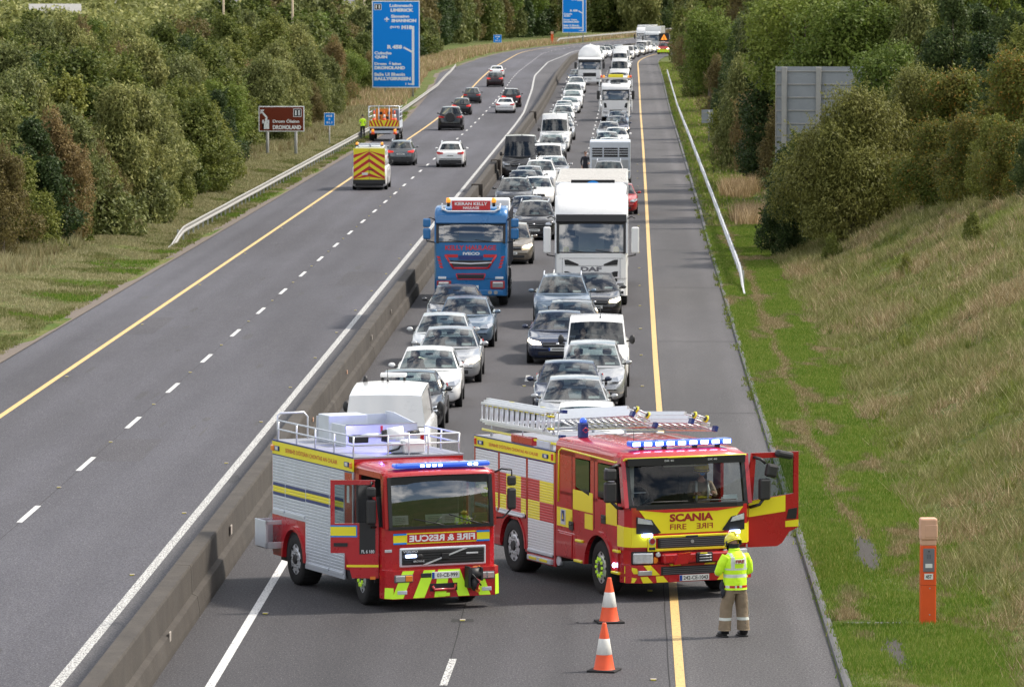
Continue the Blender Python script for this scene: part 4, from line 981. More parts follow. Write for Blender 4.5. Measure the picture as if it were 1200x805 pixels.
    b = MB(); b.prism([(-W - .03, .25), (-W, by + .12), (-W + .12, by), (W - .12, by), (W, by + .12), (W + .03, .25)], 'z', bz0, bz1, 'fire_red'); bo = b.build('bumper', rt)
    s = MB(); 
    def stripe(x0, x1, lean):
        za, zb = bz0 + .01, bz1 - .01
        s.slab([(x0 + lean * .0, by - .002, za), (x1 + lean * .0, by - .002, za), (x1 + lean, by - .002, zb), (x0 + lean, by - .002, zb)], 'lime', (0, -1, 0), .004)
    for x in (-.98, -.55, -.12): stripe(x - .09, x + .14, .22 if x < -.2 else .08)
    for x in (.42, .85): stripe(x - .14, x + .09, -.20)
    for x in (-.33, .62):
        pass
    s.slab([(-W - .015, by + .13, bz0 + .01), (-W + .115, by - .003, bz0 + .01), (-W + .115, by - .003, bz0 + .2), (-W - .005, by + .13, bz0 + .2)], 'lime', (-.7, -.7, 0), .005)
    s.slab([(W + .015, by + .13, bz0 + .01), (W - .115, by - .003, bz0 + .01), (W - .115, by - .003, bz0 + .36), (W + .005, by + .13, bz0 + .36)], 'lime', (.7, -.7, 0), .005)
    s.build('stripe', bo)
    for e in (-1, 1):
        h = MB(); h.cbox(e * .83 - .19, e * .83 + .19, by - .02, by + .02, .51, .645, 'trim_grey', .015); h.cbox(e * .83 - .17, e * .83 + .02, by - .035, by - .012, .525, .63, 'lamp_glass', .02); h.cbox(e * .83 + .03, e * .83 + .17, by - .035, by - .012, .525, .63, 'amber' if e < 0 else 'lamp_glass', .02); h.build('headlight', rt)
        h = MB(); h.cbox(e * .86 - .10, e * .86 + .10, by - .012, by + .01, .30, .37, 'alu', .01); h.build('fog_lamp', bo)
    p = MB(); p.cbox(-.26, .30, by - .018, by - .004, .555, .675, 'plate', .004); p.box(-.26, -.21, by - .021, by - .017, .56, .67, 'euroblue'); p.text('03-CE-999', .42, .07, (.05, by - .0195, .615), (1, 0, 0), (0, 0, 1), 'ink', .02); p.build('number_plate', bo)
    p = MB(); p.cbox(-.48, -.27, by - .016, by, .58, .66, 'plastic', .01); p.build('grille', bo)
    p = MB(); p.cbox(-.30, .26, by - .01, by + .004, .335, .47, 'ink', .03); p.tube([(-.25, by - .02, .43), (-.22, by - .035, .36), (.18, by - .035, .36), (.22, by - .02, .44)], .028, 8, 'fire_red'); p.cbox(-.14, .10, by - .03, by - .01, .24, .30, 'lime', .008); p.build('tow_bar', bo)
    # winch lump hanging on the bumper
    p = MB(); p.cyl((.44, by - .10, .63), (.68, by - .10, .63), .10, .10, 14, 'plastic'); p.cbox(.40, .45, by - .22, by, .38, .76, 'ink', .02); p.cbox(.66, .71, by - .2, by, .5, .74, 'ink', .02); p.ell((.56, by - .12, .45), (.09, .09, .13), 'plastic'); p.cyl((.60, by - .2, .33), (.60, by - .12, .37), .04, .05, 10, 'amber'); p.tube([(.5, by - .1, .6), (.63, by - .2, .5), (.57, by - .2, .35)], .022, 6, 'chevron_dark_red'); p.tube([(.44, by - .14, .66), (.5, by - .22, .6), (.66, by - .2, .42)], .016, 6, 'ink')
    p.build('winch', bo)
    l = MB(); l.cbox(.62, .78, f - .05, f - .01, .685, .735, 'amber', .015); l.cbox(-1.16, -1.10, .26, .32, .6, .66, 'amber', .01); l.build('marker_lamp', rt)
    lightbar(rt, -.88, 1.06, .30, 2.475, 16, lit=(4, 5, 6, 7, 12, 13), h=.085)
    # open driver's door (image left), seen from outside
    D = thing('door', (0, 0, 0)); D.parent = rt
    hx, hy = -W - .0, .36; dx = Vector((-.91, .4147, 0)); nn = Vector((-.4147, -.91, 0))       # outer skin looks at the camera
    def DP(u, z, d=0): p = Vector((hx, hy, z)) + dx * u + nn * d; return p
    def dpoly(mb, pts, m, t0=0, t1=.045):
        P = [DP(u, z, t0) for u, z in pts]; k = len(P); Q = [DP(u, z, t1) for u, z in pts]
        mb.add(P + Q, [tuple(range(k)), tuple(k + i for i in range(k))[::-1]] + [(i, k + i, k + (i + 1) % k, (i + 1) % k) for i in range(k)], m)
    d = MB(); WD = .90
    dpoly(d, [(.0, 1.52), (.0, .56), (.50, .56), (.62, 1.0), (WD, 1.0), (WD, 1.52)], 'fire_red')
    d.v; dpoly(d, [(WD - .08, 1.52), (WD, 1.52), (WD, 2.28), (WD - .08, 2.20)], 'fire_red'); dpoly(d, [(.1, 2.20), (WD - .08, 2.20), (WD, 2.28), (.06, 2.28)], 'fire_red'); dpoly(d, [(.0, 1.52), (.07, 1.52), (.14, 2.24), (.08, 2.28)], 'fire_red')
    D2 = d.build('door', rt); bpy.data.objects.remove(D)
    d = MB(); dpoly(d, [(.10, 1.53), (WD - .08, 1.53), (WD - .08, 2.20), (.14, 2.20)], 'glass_clear', .015, .02); d.build('side_window', D2)
    d = MB(); dpoly(d, [(.38, 1.53), (.42, 1.53), (.42, 2.2), (.38, 2.2)], 'ink', .0, .04); dpoly(d, [(.06, 1.0), (.36, .98), (.36, 1.54), (.06, 1.54)], 'ink', .045, .052); dpoly(d, [(.14, 1.53), (.38, 1.53), (.38, 2.19), (.16, 2.19)], 'glass_dark', .021, .026)
    d.build('quarter_window', D2)
    d = MB(); dpoly(d, [(.40, 1.28), (WD, 1.28), (WD, 1.49), (.40, 1.49)], 'sign_blue', .045, .048); dpoly(d, [(.42, 1.305), (WD, 1.305), (WD, 1.465), (.42, 1.465)], 'sign_yellow', .048, .051); d.build('stripe', D2); d = MB(); dpoly(d, [(.0, .755), (.60, .755), (.60, .795), (.0, .795)], 'sign_yellow', .045, .05); d.build('stripe', D2)
    d = MB(); dpoly(d, [(.58, 1.12), (.84, 1.12), (.84, 1.18), (.58, 1.18)], 'ink', .045, .075); d.build('handle', D2)
    d = MB(); d.text('FL 6 180', .24, .06, DP(.2, 1.03, .0535), -dx, (0, 0, 1), 'alu_bright', .02); d.build('lettering', D2)
    d = MB(); dpoly(d, [(.06, .54), (.16, .54), (.16, .59), (.06, .59)], 'amber', .045, .06); d.build('marker_lamp', D2)
    m_ = MB(); c = DP(.13, 1.62, .22)
    T = Matrix.Translation(c) @ Matrix.Rotation(R(-10), 4, 'Z')
    m_.cbox(-.09, .09, -.05, .05, -.10, .34, 'plastic', .04, T); m_.cbox(-.09, .09, -.05, .05, .38, .56, 'plastic', .04, T); m_.tube([c + Vector((0, 0, .58)), c + Vector((.02, .05, .64)), DP(.1, 2.22, .03)], .016, 6, 'ink'); m_.tube([c + Vector((0, 0, -.1)), c + Vector((.02, .05, -.16)), DP(.04, 1.46, .03)], .016, 6, 'ink'); m_.build('mirror', D2)
    # mirrors on the far side
    m_ = MB(); mx_ = W + .28
    m_.cbox(mx_ - .09, mx_ + .09, .0, .09, 1.70, 2.08, 'plastic', .04); m_.cbox(mx_ - .09, mx_ + .09, .0, .09, 2.12, 2.30, 'plastic', .04); m_.tube([(W - .02, .22, 2.34), (W + .1, .1, 2.42), (mx_, .04, 2.40), (mx_, .04, 2.3)], .016, 6, 'ink'); m_.tube([(W - .02, .2, 1.55), (W + .12, .08, 1.56), (mx_, .04, 1.72)], .016, 6, 'ink'); m_.build('mirror', rt)
    e = MB(); e.cbox(-W - .005, -W + .01, 1.80, 1.92, 1.75, 2.05, 'white_plain', .0); e.build('badge', rt)
pmat('pale_sheet', (.52, .66, .52), .6); pmat('bronze_sheet', (.45, .30, .08), .5)
rescue_lorry()

# ================================================================== LARGE FIRE ENGINE (right)
def fire_engine():
    rt = thing('fire_engine', (1.18, 90.85, 0), R(24.2), label='large red and yellow chequered fire engine with ladders on its roof', category='fire engine')
    rt.scale = (1, 1, .975); W = 1.25; ZC = 2.70; ZB = 2.47; YB0, YB1 = 3.22, 7.05; YR = 5.2
    b = MB()
    b.box(-W + .04, W - .04, YB0, YB1, 1.0, ZB - .01, 'fire_red'); b.box(-W + .1, W - .1, YB0, YB1 - .05, .5, 1.0, 'plastic')
    side_panel(b, -W, -W + .04, 4.52, YB1, .45, 1.08, YR, .60, .50, 'fire_red'); side_panel(b, W - .04, W, 4.52, YB1, .45, 2.3, YR, .60, .50, 'fire_red')
    b.box(-W, -W + .04, YB0, 4.52, .30, .45, 'fire_red'); b.box(W - .04, W, YB0, 4.52, .30, 2.3, 'fire_red'); b.box(-W, W, YB1, YB1 + .03, .5, ZB, 'fire_red')
    for y in (YB0 + .01, 4.52, 5.86, YB1 - .02): b.box(-W - .006, -W + .02, y - .035, y + .035, (.45 if y < 4.6 else 1.08), 2.24, 'fire_red')
    b.box(-W + .05, W - .05, YB0 - .2, YB1 - .2, .42, .6, 'plastic')
    b.build('body', rt)
    for e in (-1, 1): a = MB(); arch(a, e * (W + .02), YR, .585, .50, .1, 'fire_red', e, .05); a.build('wheel_arch', rt)
    Z0, Z1, Z2 = 1.09, 1.47, 1.87
    Y_, R_ = 'sign_yellow', 'chevron_red'
    def cells(y0, mid, y1): return [(Z1, Z2, Y_, y0, mid), (Z1, Z2, R_, mid, y1), (Z0, Z1, R_, y0, mid), (Z0, Z1, Y_, mid, y1)]
    shutter(3.28, 4.47, .50, 2.22, -W - .002, rt, cells(3.28, 3.92, 4.47), 'alu_white')
    shutter(4.57, 5.81, 1.14, 2.22, -W - .002, rt, [(Z1, Z2, R_, 4.57, 4.80), (Z1, Z2, Y_, 4.80, 5.5), (Z1, Z2, R_, 5.5, 5.81), (Z0, Z1, Y_, 4.57, 4.80), (Z0, Z1, R_, 4.8, 5.5), (Z0, Z1, Y_, 5.5, 5.81)], 'alu_white')
    shutter(5.91, 7.0, 1.14, 2.22, -W - .002, rt, [(Z1, Z2, R_, 5.91, 6.4), (Z1, Z2, Y_, 6.4, 7.0), (Z0, Z1, Y_, 5.91, 6.4), (Z0, Z1, R_, 6.4, 7.0)], 'alu_white')
    s = MB(); s.box(-W - .012, -W + .02, YB0, YB1, 2.255, 2.455, 'sign_yellow'); s.box(-W - .014, -W + .01, YB0, YB1, 2.455, 2.475, 'navy_blue'); s.box(-W - .014, -W + .01, YB0, YB1, 2.24, 2.257, 'navy_blue')
    band_text(s, 'SEIRBHÍS DÓITEÁIN CHONTAE AN CHLÁIR', 3.95, 6.35, 2.27, 2.44, -W - .0145, 'chevron_red', .98); o = s.build('name_band', rt)
    for y in (3.62, 6.72):
        l = MB(); l.cbox(-W - .04, -W - .01, y - .12, y + .12, 2.31, 2.39, 'navy_blue', .02); l.cbox(-W - .045, -W - .035, y - .09, y + .02, 2.325, 2.375, 'alu_bright', .01); l.build('side_lamp', o)
    l = MB(); l.cbox(-W - .03, -W, 3.27, 3.36, 2.29, 2.42, 'taillamp', .01); l.cbox(-W - .03, -W, 6.94, 7.03, 2.29, 2.42, 'taillamp', .01); l.build('marker_lamp', rt)
    st = MB(); st.cbox(-W - .06, -W + .02, 3.3, 4.4, .33, .42, 'alu', .01)
    for y in (3.45, 3.95): st.cbox(-W - .065, -W - .058, y, y + .35, .35, .40, 'sign_yellow', .003)
    st.build('step', rt); st = MB(); st.cbox(-W - .05, -W + .02, 4.65, 5.8, 1.08, 1.12, 'alu_bright', .01); st.build('step', rt)
    d = MB(); d.box(-W, W, YB0, YB1, ZB - .02, ZB, 'alu_floor'); d.cbox(-W + .05, -W + .14, 3.6, 4.2, ZB, ZB + .14, 'alu', .01); d.cbox(-W + .04, -W + .16, 4.4, 5.4, ZB + .0, ZB + .16, 'fire_red', .02)
    d.tube([(-W + .1, 3.3, ZB + .12), (-W + .1, 6.9, ZB + .12)], .025, 8, 'sign_yellow'); d.build('roof_deck', rt)
    for sd in (-1, 1):
        wheel(rt, sd * 1.08, 1.22, .50, .30, sd, 'truck', R(-4), markers=True); wheel(rt, sd * 1.02, YR, .50, .46, sd, 'truck')
    c = MB(); c.box(-.5, .5, .5, 6.9, .42, .65, 'plastic'); c.cyl((-1, YR, .5), (1, YR, .5), .1, .1, 10, 'plastic'); c.cyl((-1, 1.22, .5), (1, 1.22, .5), .08, .08, 10, 'plastic'); c.box(-1.05, 1.05, .3, .7, .36, .5, 'plastic'); c.cyl((-W + .02, 3.12, .42), (-W + .1, 3.12, .42), .09, .09, 12, 'alu'); c.build('chassis', rt)
    # ---- cab shell
    c = MB(); zb = 1.70
    fp = [(-W, .42), (-W + .03, .20), (-W + .12, .07), (-.85, .0), (.85, .0), (W - .12, .07), (W - .03, .20), (W, .42)]
    c.prism(fp, 'z', .95, zb, 'fire_red')
    c.prism([(x * .99, y + .06) for x, y in fp], 'z', .45, .95, 'fire_red')
    side_panel(c, -W, -W + .05, .40, 3.18, .52, zb, 1.22, .62, .50, 'fire_red')
    side_panel(c, W - .05, W, 1.40, 3.18, .52, zb, 1.22, .62, .50, 'fire_red'); 
    for e in (-1, 1):
        x0, x1 = sorted((e * W, e * (W - .06)))
        c.prism([(.10, zb), (.24, zb), (.40, 2.60), (.28, 2.60)], 'x', x0 if e < 0 else x0 - .02, x1 + (.02 if e < 0 else 0), 'fire_red')
        for ya, yb in ((1.30, 1.62), (2.30, 3.18)): c.box(x0, x1, ya, yb, zb, 2.52, 'fire_red')
        c.box(x0, x1, .34, 3.18, 2.44, 2.60, 'fire_red')
        if e < 0: c.box(x0, x1, .25, 3.0, zb - .0, zb + .06, 'fire_red')
    c.box(-W + .03, W - .03, 3.12, 3.18, .9, 2.60, 'fire_red')
    rows = [(.20, 2.575), (.22, 2.64), (.55, 2.71), (1.6, 2.76), (3.18, 2.76)]; us = [-1, -.985, -.93, -.6, 0, .6, .93, .985, 1]
    c.grid(lambda i, j: (us[i] * W, rows[j][0] + .10 * abs(us[i]) ** 5 * (1 if j < 3 else 0), rows[j][1] - (.17 if abs(us[i]) == 1 else .10 if abs(us[i]) > .98 else .03 if abs(us[i]) > .9 else 0)), 9, 5, 'fire_red')
    c.box(-W + .08, W - .08, .45, 3.1, 2.56, 2.60, 'fire_red'); c.box(-W + .05, W - .05, .4, 3.1, 1.05, 1.12, 'plastic'); c.box(-W + .05, W - .05, 1.9, 1.95, 1.1, 2.56, 'darkgap')
    c.box(-W + .02, -W + .1, 3.18, YB0 + .02, .6, 2.5, 'plastic'); c.build('cab', rt)
    for e in (-1, 1): a = MB(); arch(a, e * (W + .035), 1.22, .60, .50, .14, 'fire_red', e, .07); arch(a, e * (W - .05), 1.22, .59, .50, .4, 'plastic', e, .02); a.build('wheel_arch', rt)
    # yellow trim line round the roof
    t = MB(); t.tube([(-W - .005, 3.05, 1.55), (-W - .005, 3.02, 2.50), (-W - .005, 2.9, 2.56), (-W + .0, .52, 2.50), (-W + .06, .24, 2.565)], .020, 6, 'sign_yellow'); t.tube([(-W + .06, .24, 2.58), (0, .175, 2.59), (W - .06, .24, 2.58)], .019, 6, 'sign_yellow'); t.build('trim_line', rt)
    # side graphics as thin vinyl plates
    X = -W - .002
    def sq(ya, yb, z0, z1, m, zs=0): g = MB(); g.slab([(X, ya, z0), (X, yb, z0), (X, yb, z1 + zs), (X, ya, z1)], m, (-1, 0, 0), .004); g.build('chequer_square', rt)
    sq(.44, .92, 1.34, 1.76, Y_); sq(1.5, 2.39, 1.47, 1.84, Y_); sq(2.42, 3.12, 1.10, 1.45, Y_); sq(1.50, 1.86, 1.16, 1.44, Y_); sq(2.42, 2.50, 1.10, 1.30, Y_)
    g = MB(); g.slab([(X - .006, 2.72, 1.14), (X - .006, 2.94, 1.14), (X - .006, 2.94, 1.42), (X - .006, 2.72, 1.42)], 'alu', (-1, 0, 0), .003); g.slab([(X - .010, 2.77, 1.20), (X - .010, 2.89, 1.20), (X - .010, 2.89, 1.40), (X - .010, 2.77, 1.40)], 'navy_blue', (-1, 0, 0), .003); g.slab([(X - .014, 2.80, 1.24), (X - .014, 2.86, 1.24), (X - .014, 2.83, 1.36)], 'sign_yellow', (-1, 0, 0), .003); g.build('crest', rt)
    for y, z in ((1.02, 1.40), (2.46, 1.14)):
        h = MB(); h.cbox(-W - .02, -W + .0, y - .10, y + .10, z - .07, z + .09, 'ink', .02); h.cbox(-W - .04, -W - .018, y - .07, y + .07, z + .02, z + .05, 'plastic', .01); h.build('handle', rt)
    seams = MB()
    for y in (1.44, 2.44, .42): seams.box(-W - .004, -W + .01, y - .006, y + .006, .95 if y > 2 else 1.2, 2.45, 'darkgap')
    seams.build('door_gap', rt)
    gl = MB(); gl.slab([(-W - .002, 1.66, 1.78), (-W - .002, 2.26, 1.90), (-W - .002, 2.28, 2.42), (-W - .002, 1.66, 2.42)], 'glass_dark', (-1, 0, 0), .006); gl.build('side_window', rt)
    gl = MB(); gl.slab([(-W - .002, .44, 1.80), (-W - .002, 1.26, 1.80), (-W - .002, 1.26, 2.42), (-W - .002, .60, 2.42)], 'glass_dark', (-1, 0, 0), .006)
    for z in np.arange(1.85, 2.4, .07): gl.box(-W - .012, -W - .008, .55, .95, z, z + .02, 'alu')
    gl.build('side_window', rt)
    lk = MB(); lk.cbox(-W - .01, -W + .05, 2.30, 3.10, .52, 1.02, 'fire_red', .02); lk.cbox(-W - .03, -W - .008, 2.40, 2.98, .55, .98, 'fire_red', .02); lk.build('step_locker', rt)
    for (y0, y1, z) in ((1.92, 2.22, .88), (1.92, 2.28, .50), (.30, .55, .86), (.30, .62, .46)): st = MB(); st.cbox(-W - .05, -W + .02, y0, y1, z, z + .05, 'sign_yellow', .015); st.build('step', rt)
    bl = MB(); bl.ell((-W - .03, .50, .62), (.03, .05, .045), 'blue_led_core'); bl.build('strobe_lamp', rt)
    # windscreen
    w = MB(); w.grid(lambda i, j: ((i / 12 - .5) * 2 * (W - .10), .035 + .20 * j / 6 + .10 * abs(i / 6 - 1) ** 4 - .03 * math.sin(math.pi * j / 6), 1.72 + .86 * j / 6), 13, 7, 'glass_clear'); ws = w.build('windscreen', rt)
    g = MB(); g.box(-W + .1, W - .1, .18, .225, 2.45, 2.585, 'ink')
    for e in (-1, 1): g.prism([(.10, 1.69), (.18, 1.69), (.36, 2.58), (.28, 2.58)], 'x', e * (W - .10) - .05, e * (W - .10) + .05, 'ink')
    g.prism([(-1.16, .09), (-.9, -.005), (.9, -.005), (1.16, .09), (1.1, .16), (-1.1, .16)], 'z', 1.66, 1.74, 'ink'); 
    for x in (-.35, .50): g.text('DK 40', .18, .035, (x, .177, 2.53), (1, 0, 0), (0, 0, 1), 'alu_bright', .02)
    g.build('window_seal', ws)
    for xa, xb in ((-.95, -.05), (.05, .9)):
        g = MB(); g.tube([(xa, .02, 1.75), (xa + .2, .01, 1.80), (xb, .03, 1.79)], .010, 6, 'ink'); g.build('wiper', ws)
    i_ = MB(); i_.cbox(-W + .1, W - .1, .22, .62, 1.4, 1.68, 'ink', .06); i_.build('dashboard', rt)
    p = MB(); p.slab([(.72, .18, 1.76), (1.0, .18, 1.76), (1.0, .20, 1.86), (.72, .20, 1.86)], 'white_plain', (0, 1, 0), .004); p.build('paper_sheet', rt)
    p = MB(); p.tube([(-.72 + .22 * math.cos(t), .74 + .08 * math.sin(t), 1.86 + .16 * math.sin(t)) for t in np.linspace(0, 2 * math.pi, 20)], .016, 6, 'plastic'); p.tube([(-.72, .74, 1.86), (-.72, .55, 1.6)], .03, 6, 'ink'); p.build('steering_wheel', rt)
    for x in (-.72, .72):
        s_ = MB(); s_.cbox(x - .25, x + .25, .95, 1.45, 1.25, 1.5, 'seat_cloth', .06); s_.cbox(x - .24, x + .24, 1.42, 1.6, 1.45, 2.15, 'seat_cloth', .06); s_.build('seat', rt)
    p = MB(); p.cbox(-W + .14, -W + .30, .36, .40, 1.85, 2.5, 'canvas', .02); p.tube([(-W + .26, .3, 1.72), (-W + .2, .3, 1.95)], .01, 6, 'alu'); p.tube([(-W + .26, .3, 1.95), (-W + .5, .3, 1.95)], .008, 6, 'alu'); p.build('curtain', rt)
    p = MB(); p.text('', 1, 1, (0, 0, 0), (1, 0, 0), (0, 0, 1), 'ink') if False else None; p.cbox(-.4, .45, .30, .33, 2.40, 2.43, 'steel', .008); p.build('sun_blind', rt)
    # front face graphics
    F = -.002
    g = MB()
    g.slab([(-1.02, F, 1.655), (-.70, F, 1.25), (-.62, F, 1.22), (.62, F, 1.22), (.70, F, 1.25), (1.02, F, 1.655)], Y_, (0, -1, 0), .006)
    g.slab([(-.98, F - .008, 1.655), (-.50, F - .008, 1.60), (.50, F - .008, 1.60), (.98, F - .008, 1.655)], R_, (0, -1, 0), .003)
    for e in (-1, 1):
        for a_, b_, n_ in (((.86, 0), (1.13, .07), (e * .25, -1, 0)), ((1.13, .07), (1.22, .20), (e, -.6, 0)), ((1.22, .20), (1.25, .42), (e, -.15, 0))):
            g.slab([(e * a_[0], a_[1], .98), (e * b_[0], b_[1], .98), (e * b_[0], b_[1], 1.33 + .1 * b_[1]), (e * a_[0], a_[1], 1.33 + .1 * a_[1])], Y_, n_, .007)
    g.box(-.70, .70, F - .008, F, 1.185, 1.21, R_); g.cbox(-.72, .72, F - .03, F, 1.14, 1.185, Y_, .01); g.cbox(-.72, .72, F - .03, F, .90, .95, Y_, .01)
    g.cbox(-.86, -.70, F - .03, F, .90, 1.18, Y_, .02); g.cbox(.70, .86, F - .03, F, .90, 1.18, Y_, .02)
    g.build('front_panel', rt)
    g = MB(); g.text('SCANIA', .86, .145, (0, F - .0125, 1.50), (1, 0, 0), (0, 0, 1), 'chevron_dark_red', .045); g.text('FIRE', .32, .10, (-.26, F - .0125, 1.335), (1, 0, 0), (0, 0, 1), 'chevron_dark_red', .012); g.text('FIRE', .32, .10, (.26, F - .0125, 1.335), (1, 0, 0), (0, 0, 1), 'chevron_dark_red', .012, mirror=True); g.build('lettering', rt)
    for e in (-1, 1):
        g = MB(); g.slab([(e * 1.06, .03, 1.23), (e * .74, -.012, 1.22), (e * .60, -.012, 1.24), (e * .78, -.012, 1.48), (e * 1.06, .03, 1.54)][::e], 'ink', (0, -1, 0), .012); g.build('lamp_recess', rt)
        h = MB(); h.slab([(e * 1.04, .01, 1.42), (e * .76, -.028, 1.39), (e * .80, -.028, 1.47), (e * 1.04, .01, 1.53)][::e], 'lamp_bright', (0, -1, 0), .012); h.build('upper_lamp', rt)
        h = MB(); h.cbox(e * .93 - .20, e * .93 + .20, -.01, .12, .66, .90, 'ink', .03, Matrix.Translation((e * .93, .05, 0)) @ Matrix.Rotation(R(14) * e, 4, 'Z') @ Matrix.Translation((-e * .93, -.05, 0)))
        h.cbox(e * .93 - .18, e * .93 + .18, -.03, .02, .68, .88, 'lamp_bright', .03, Matrix.Translation((e * .93, .05, 0)) @ Matrix.Rotation(R(14) * e, 4, 'Z') @ Matrix.Translation((-e * .93, -.05, 0))); h.build('headlight', rt)
        h = MB(); h.cyl((e * .78, -.05, 1.09), (e * .78, -.02, 1.09), .065, .065, 14, 'steel'); h.cyl((e * .78, -.055, 1.09), (e * .78, -.045, 1.09), .05, .05, 14, 'chevron_dark_red' if e < 0 else 'ink'); h.cbox(e * .78 - .06, e * .78 + .06, -.05, -.02, .93, .98, 'ink', .01); h.build('badge', rt)
        h = MB(); h.cbox(e * .86 - .11, e * .86 + .09, -.05, -.01, 1.17, 1.23, 'blue_led_core', .015); h.build('strobe_lamp', rt)
        h = MB(); h.cyl((e * .72, -.04, .74), (e * .72, .0, .74), .055, .06, 12, 'amber'); h.cyl((e * .66, -.05, .84), (e * .66, -.01, .84), .04, .05, 12, 'alu_bright'); h.build('fog_lamp', rt)
    g = MB(); g.cbox(-.66, .66, F - .04, F + .02, .955, 1.135, 'ink', .03)
    for z in np.arange(.975, 1.12, .035): g.box(-.62, .62, F - .048, F - .038, z, z + .014, 'trim_grey')
    g.cyl((0, F - .06, 1.06), (0, F - .04, 1.06), .03, .03, 12, 'steel'); g.build('grille', rt)
    g = MB(); g.cbox(-.12, .12, F - .045, F - .02, 1.13, 1.17, 'ink', .01); g.build('sensor', rt)
    by = -.06
    b = MB(); b.prism([(-W - .0, .32), (-W + .02, .10), (-.95, by), (.95, by), (W - .02, .10), (W, .32)], 'z', .33, .66, 'fire_red'); bo = b.build('bumper', rt)
    g = MB(); g.cbox(-.62, .62, by - .01, by + .02, .46, .62, 'ink', .03)
    for z in np.arange(.48, .6, .035): g.box(-.58, .58, by - .018, by - .008, z, z + .014, 'trim_grey')
    g.build('grille', bo)
    s = MB()
    def bs(pts): s.slab([(x, by - .003, z) for x, z in pts], Y_, (0, -1, 0), .004)
    for e in (-1, 1):
        for (x, w_) in ((.60, .16), (.90, .13)):
            q = [(e * (x - .12), .335), (e * (x - .12 + w_ + .06), .335), (e * (x + .12), .45), (e * (x - .02), .45)]; bs(q if e > 0 else q[::-1])
        q = [(e * .64, .47), (e * .80, .47), (e * .96, .655), (e * .82, .655)]; bs(q if e > 0 else q[::-1])
        q = [(e * .22, .63), (e * .42, .63), (e * .46, .66), (e * .26, .66)]; bs(q if e > 0 else q[::-1])
        s.slab([(e * (W - .01), .14, .50), (e * 1.04, -.015, .50), (e * 1.06, -.01, .60), (e * (W - .01), .14, .64)], Y_, (e * .6, -.8, 0), .006)
        s.slab([(e * (W - .01), .14, .34), (e * 1.10, .02, .34), (e * 1.06, -.01, .42), (e * (W - .01), .14, .45)], Y_, (e * .6, -.8, 0), .006)
    s.build('stripe', bo)
    p = MB(); p.cbox(-1.06, -.80, by - .03, by + .03, .475, .56, 'steel', .01); p.build('fog_lamp', bo)
    p = MB(); p.cbox(-.26, .32, by - .02, by - .006, .345, .455, 'plate', .004); p.box(-.26, -.21, by - .023, by - .019, .35, .45, 'euroblue'); p.text('242-CE-1043', .48, .07, (.055, by - .0215, .40), (1, 0, 0), (0, 0, 1), 'ink', .02); p.build('number_plate', bo)
    # winch bay with its red cover
    p = MB(); p.cbox(-.60, .78, by - .10, by + .08, .68, .86, 'fire_red', .03); p.prism([(-.42, .66), (-.16, .68), (-.10, .88), (-.34, .86)], 'y', by - .16, by - .09, 'fire_red'); p.cbox(.02, .34, by - .14, by - .08, .68, .87, 'ink', .02)
    for z in (.72, .77, .82): p.tube([(.07, by - .15, z), (.30, by - .15, z)], .014, 6, 'steel')
    p.cbox(.08, .22, by - .155, by - .14, .845, .865, 'sign_yellow', .004); p.build('winch', rt)
    # rear-view mirrors of the near side
    m_ = MB(); T = Matrix.Translation((-W - .24, .20, 0))
    m_.cbox(-.11, .11, -.06, .08, 1.80, 2.18, 'plastic', .04, T); m_.cbox(-.11, .11, -.06, .08, 2.20, 2.42, 'plastic', .04, T); m_.tube([(-W + .02, .36, 2.46), (-W - .12, .24, 2.47), (-W - .24, .22, 2.42)], .03, 8, 'plastic'); m_.tube([(-W + .02, .26, 1.68), (-W - .1, .2, 1.70), (-W - .22, .2, 1.82)], .03, 8, 'plastic'); mo = m_.build('mirror', rt)
    # open door of the far side, swung out square to the cab
    hx, hy = W + .02, .33; dx = Vector((1, -.03, 0)).normalized(); nn = Vector((-.03, -1, 0)).normalized()
    def DP(u, z, d=0): return Vector((hx, hy, z)) + dx * u + nn * d
    def dpoly(mb, pts, m, t0=0, t1=.05):
        P = [DP(u, z, t0) for u, z in pts]; k = len(P); Q = [DP(u, z, t1) for u, z in pts]
        mb.add(P + Q, [tuple(range(k))[::-1], tuple(k + i for i in range(k))] + [(i, (i + 1) % k, k + (i + 1) % k, k + i) for i in range(k)], m)
    D = MB(); WD = .98
    dpoly(D, [(0, .86), (.56, .86), (.66, .92), (.80, 1.12), (WD, 1.20), (WD, 1.84), (0, 1.72)], 'fire_red')
    dpoly(D, [(WD - .09, 1.83), (WD, 1.84), (WD, 2.60), (WD - .09, 2.50)], 'fire_red'); dpoly(D, [(.10, 2.50), (WD - .09, 2.50), (WD, 2.60), (.06, 2.60)], 'fire_red'); dpoly(D, [(0, 1.72), (.08, 1.73), (.14, 2.56), (.06, 2.60), (0.0, 2.2)], 'fire_red')
    D = D.build('door', rt)
    d = MB(); dpoly(d, [(.09, 1.73), (WD - .09, 1.83), (WD - .09, 2.50), (.14, 2.50)], 'glass_clear', .02, .025); d.build('side_window', D)
    d = MB(); dpoly(d, [(.0, 1.42), (.72, 1.50), (.72, 1.80), (.0, 1.71)], Y_, .05, .054); d.build('chequer_square', D); d = MB(); dpoly(d, [(.72, 1.21), (WD, 1.21), (WD, 1.34), (.72, 1.32)], Y_, .05, .054); d.build('chequer_square', D)
    d = MB(); dpoly(d, [(.74, 1.36), (.93, 1.36), (.95, 1.56), (.78, 1.54)], 'ink', .05, .065); d.build('handle', D)
    m_ = MB(); c = DP(.24, 1.72, .20); T = Matrix.Translation(c)
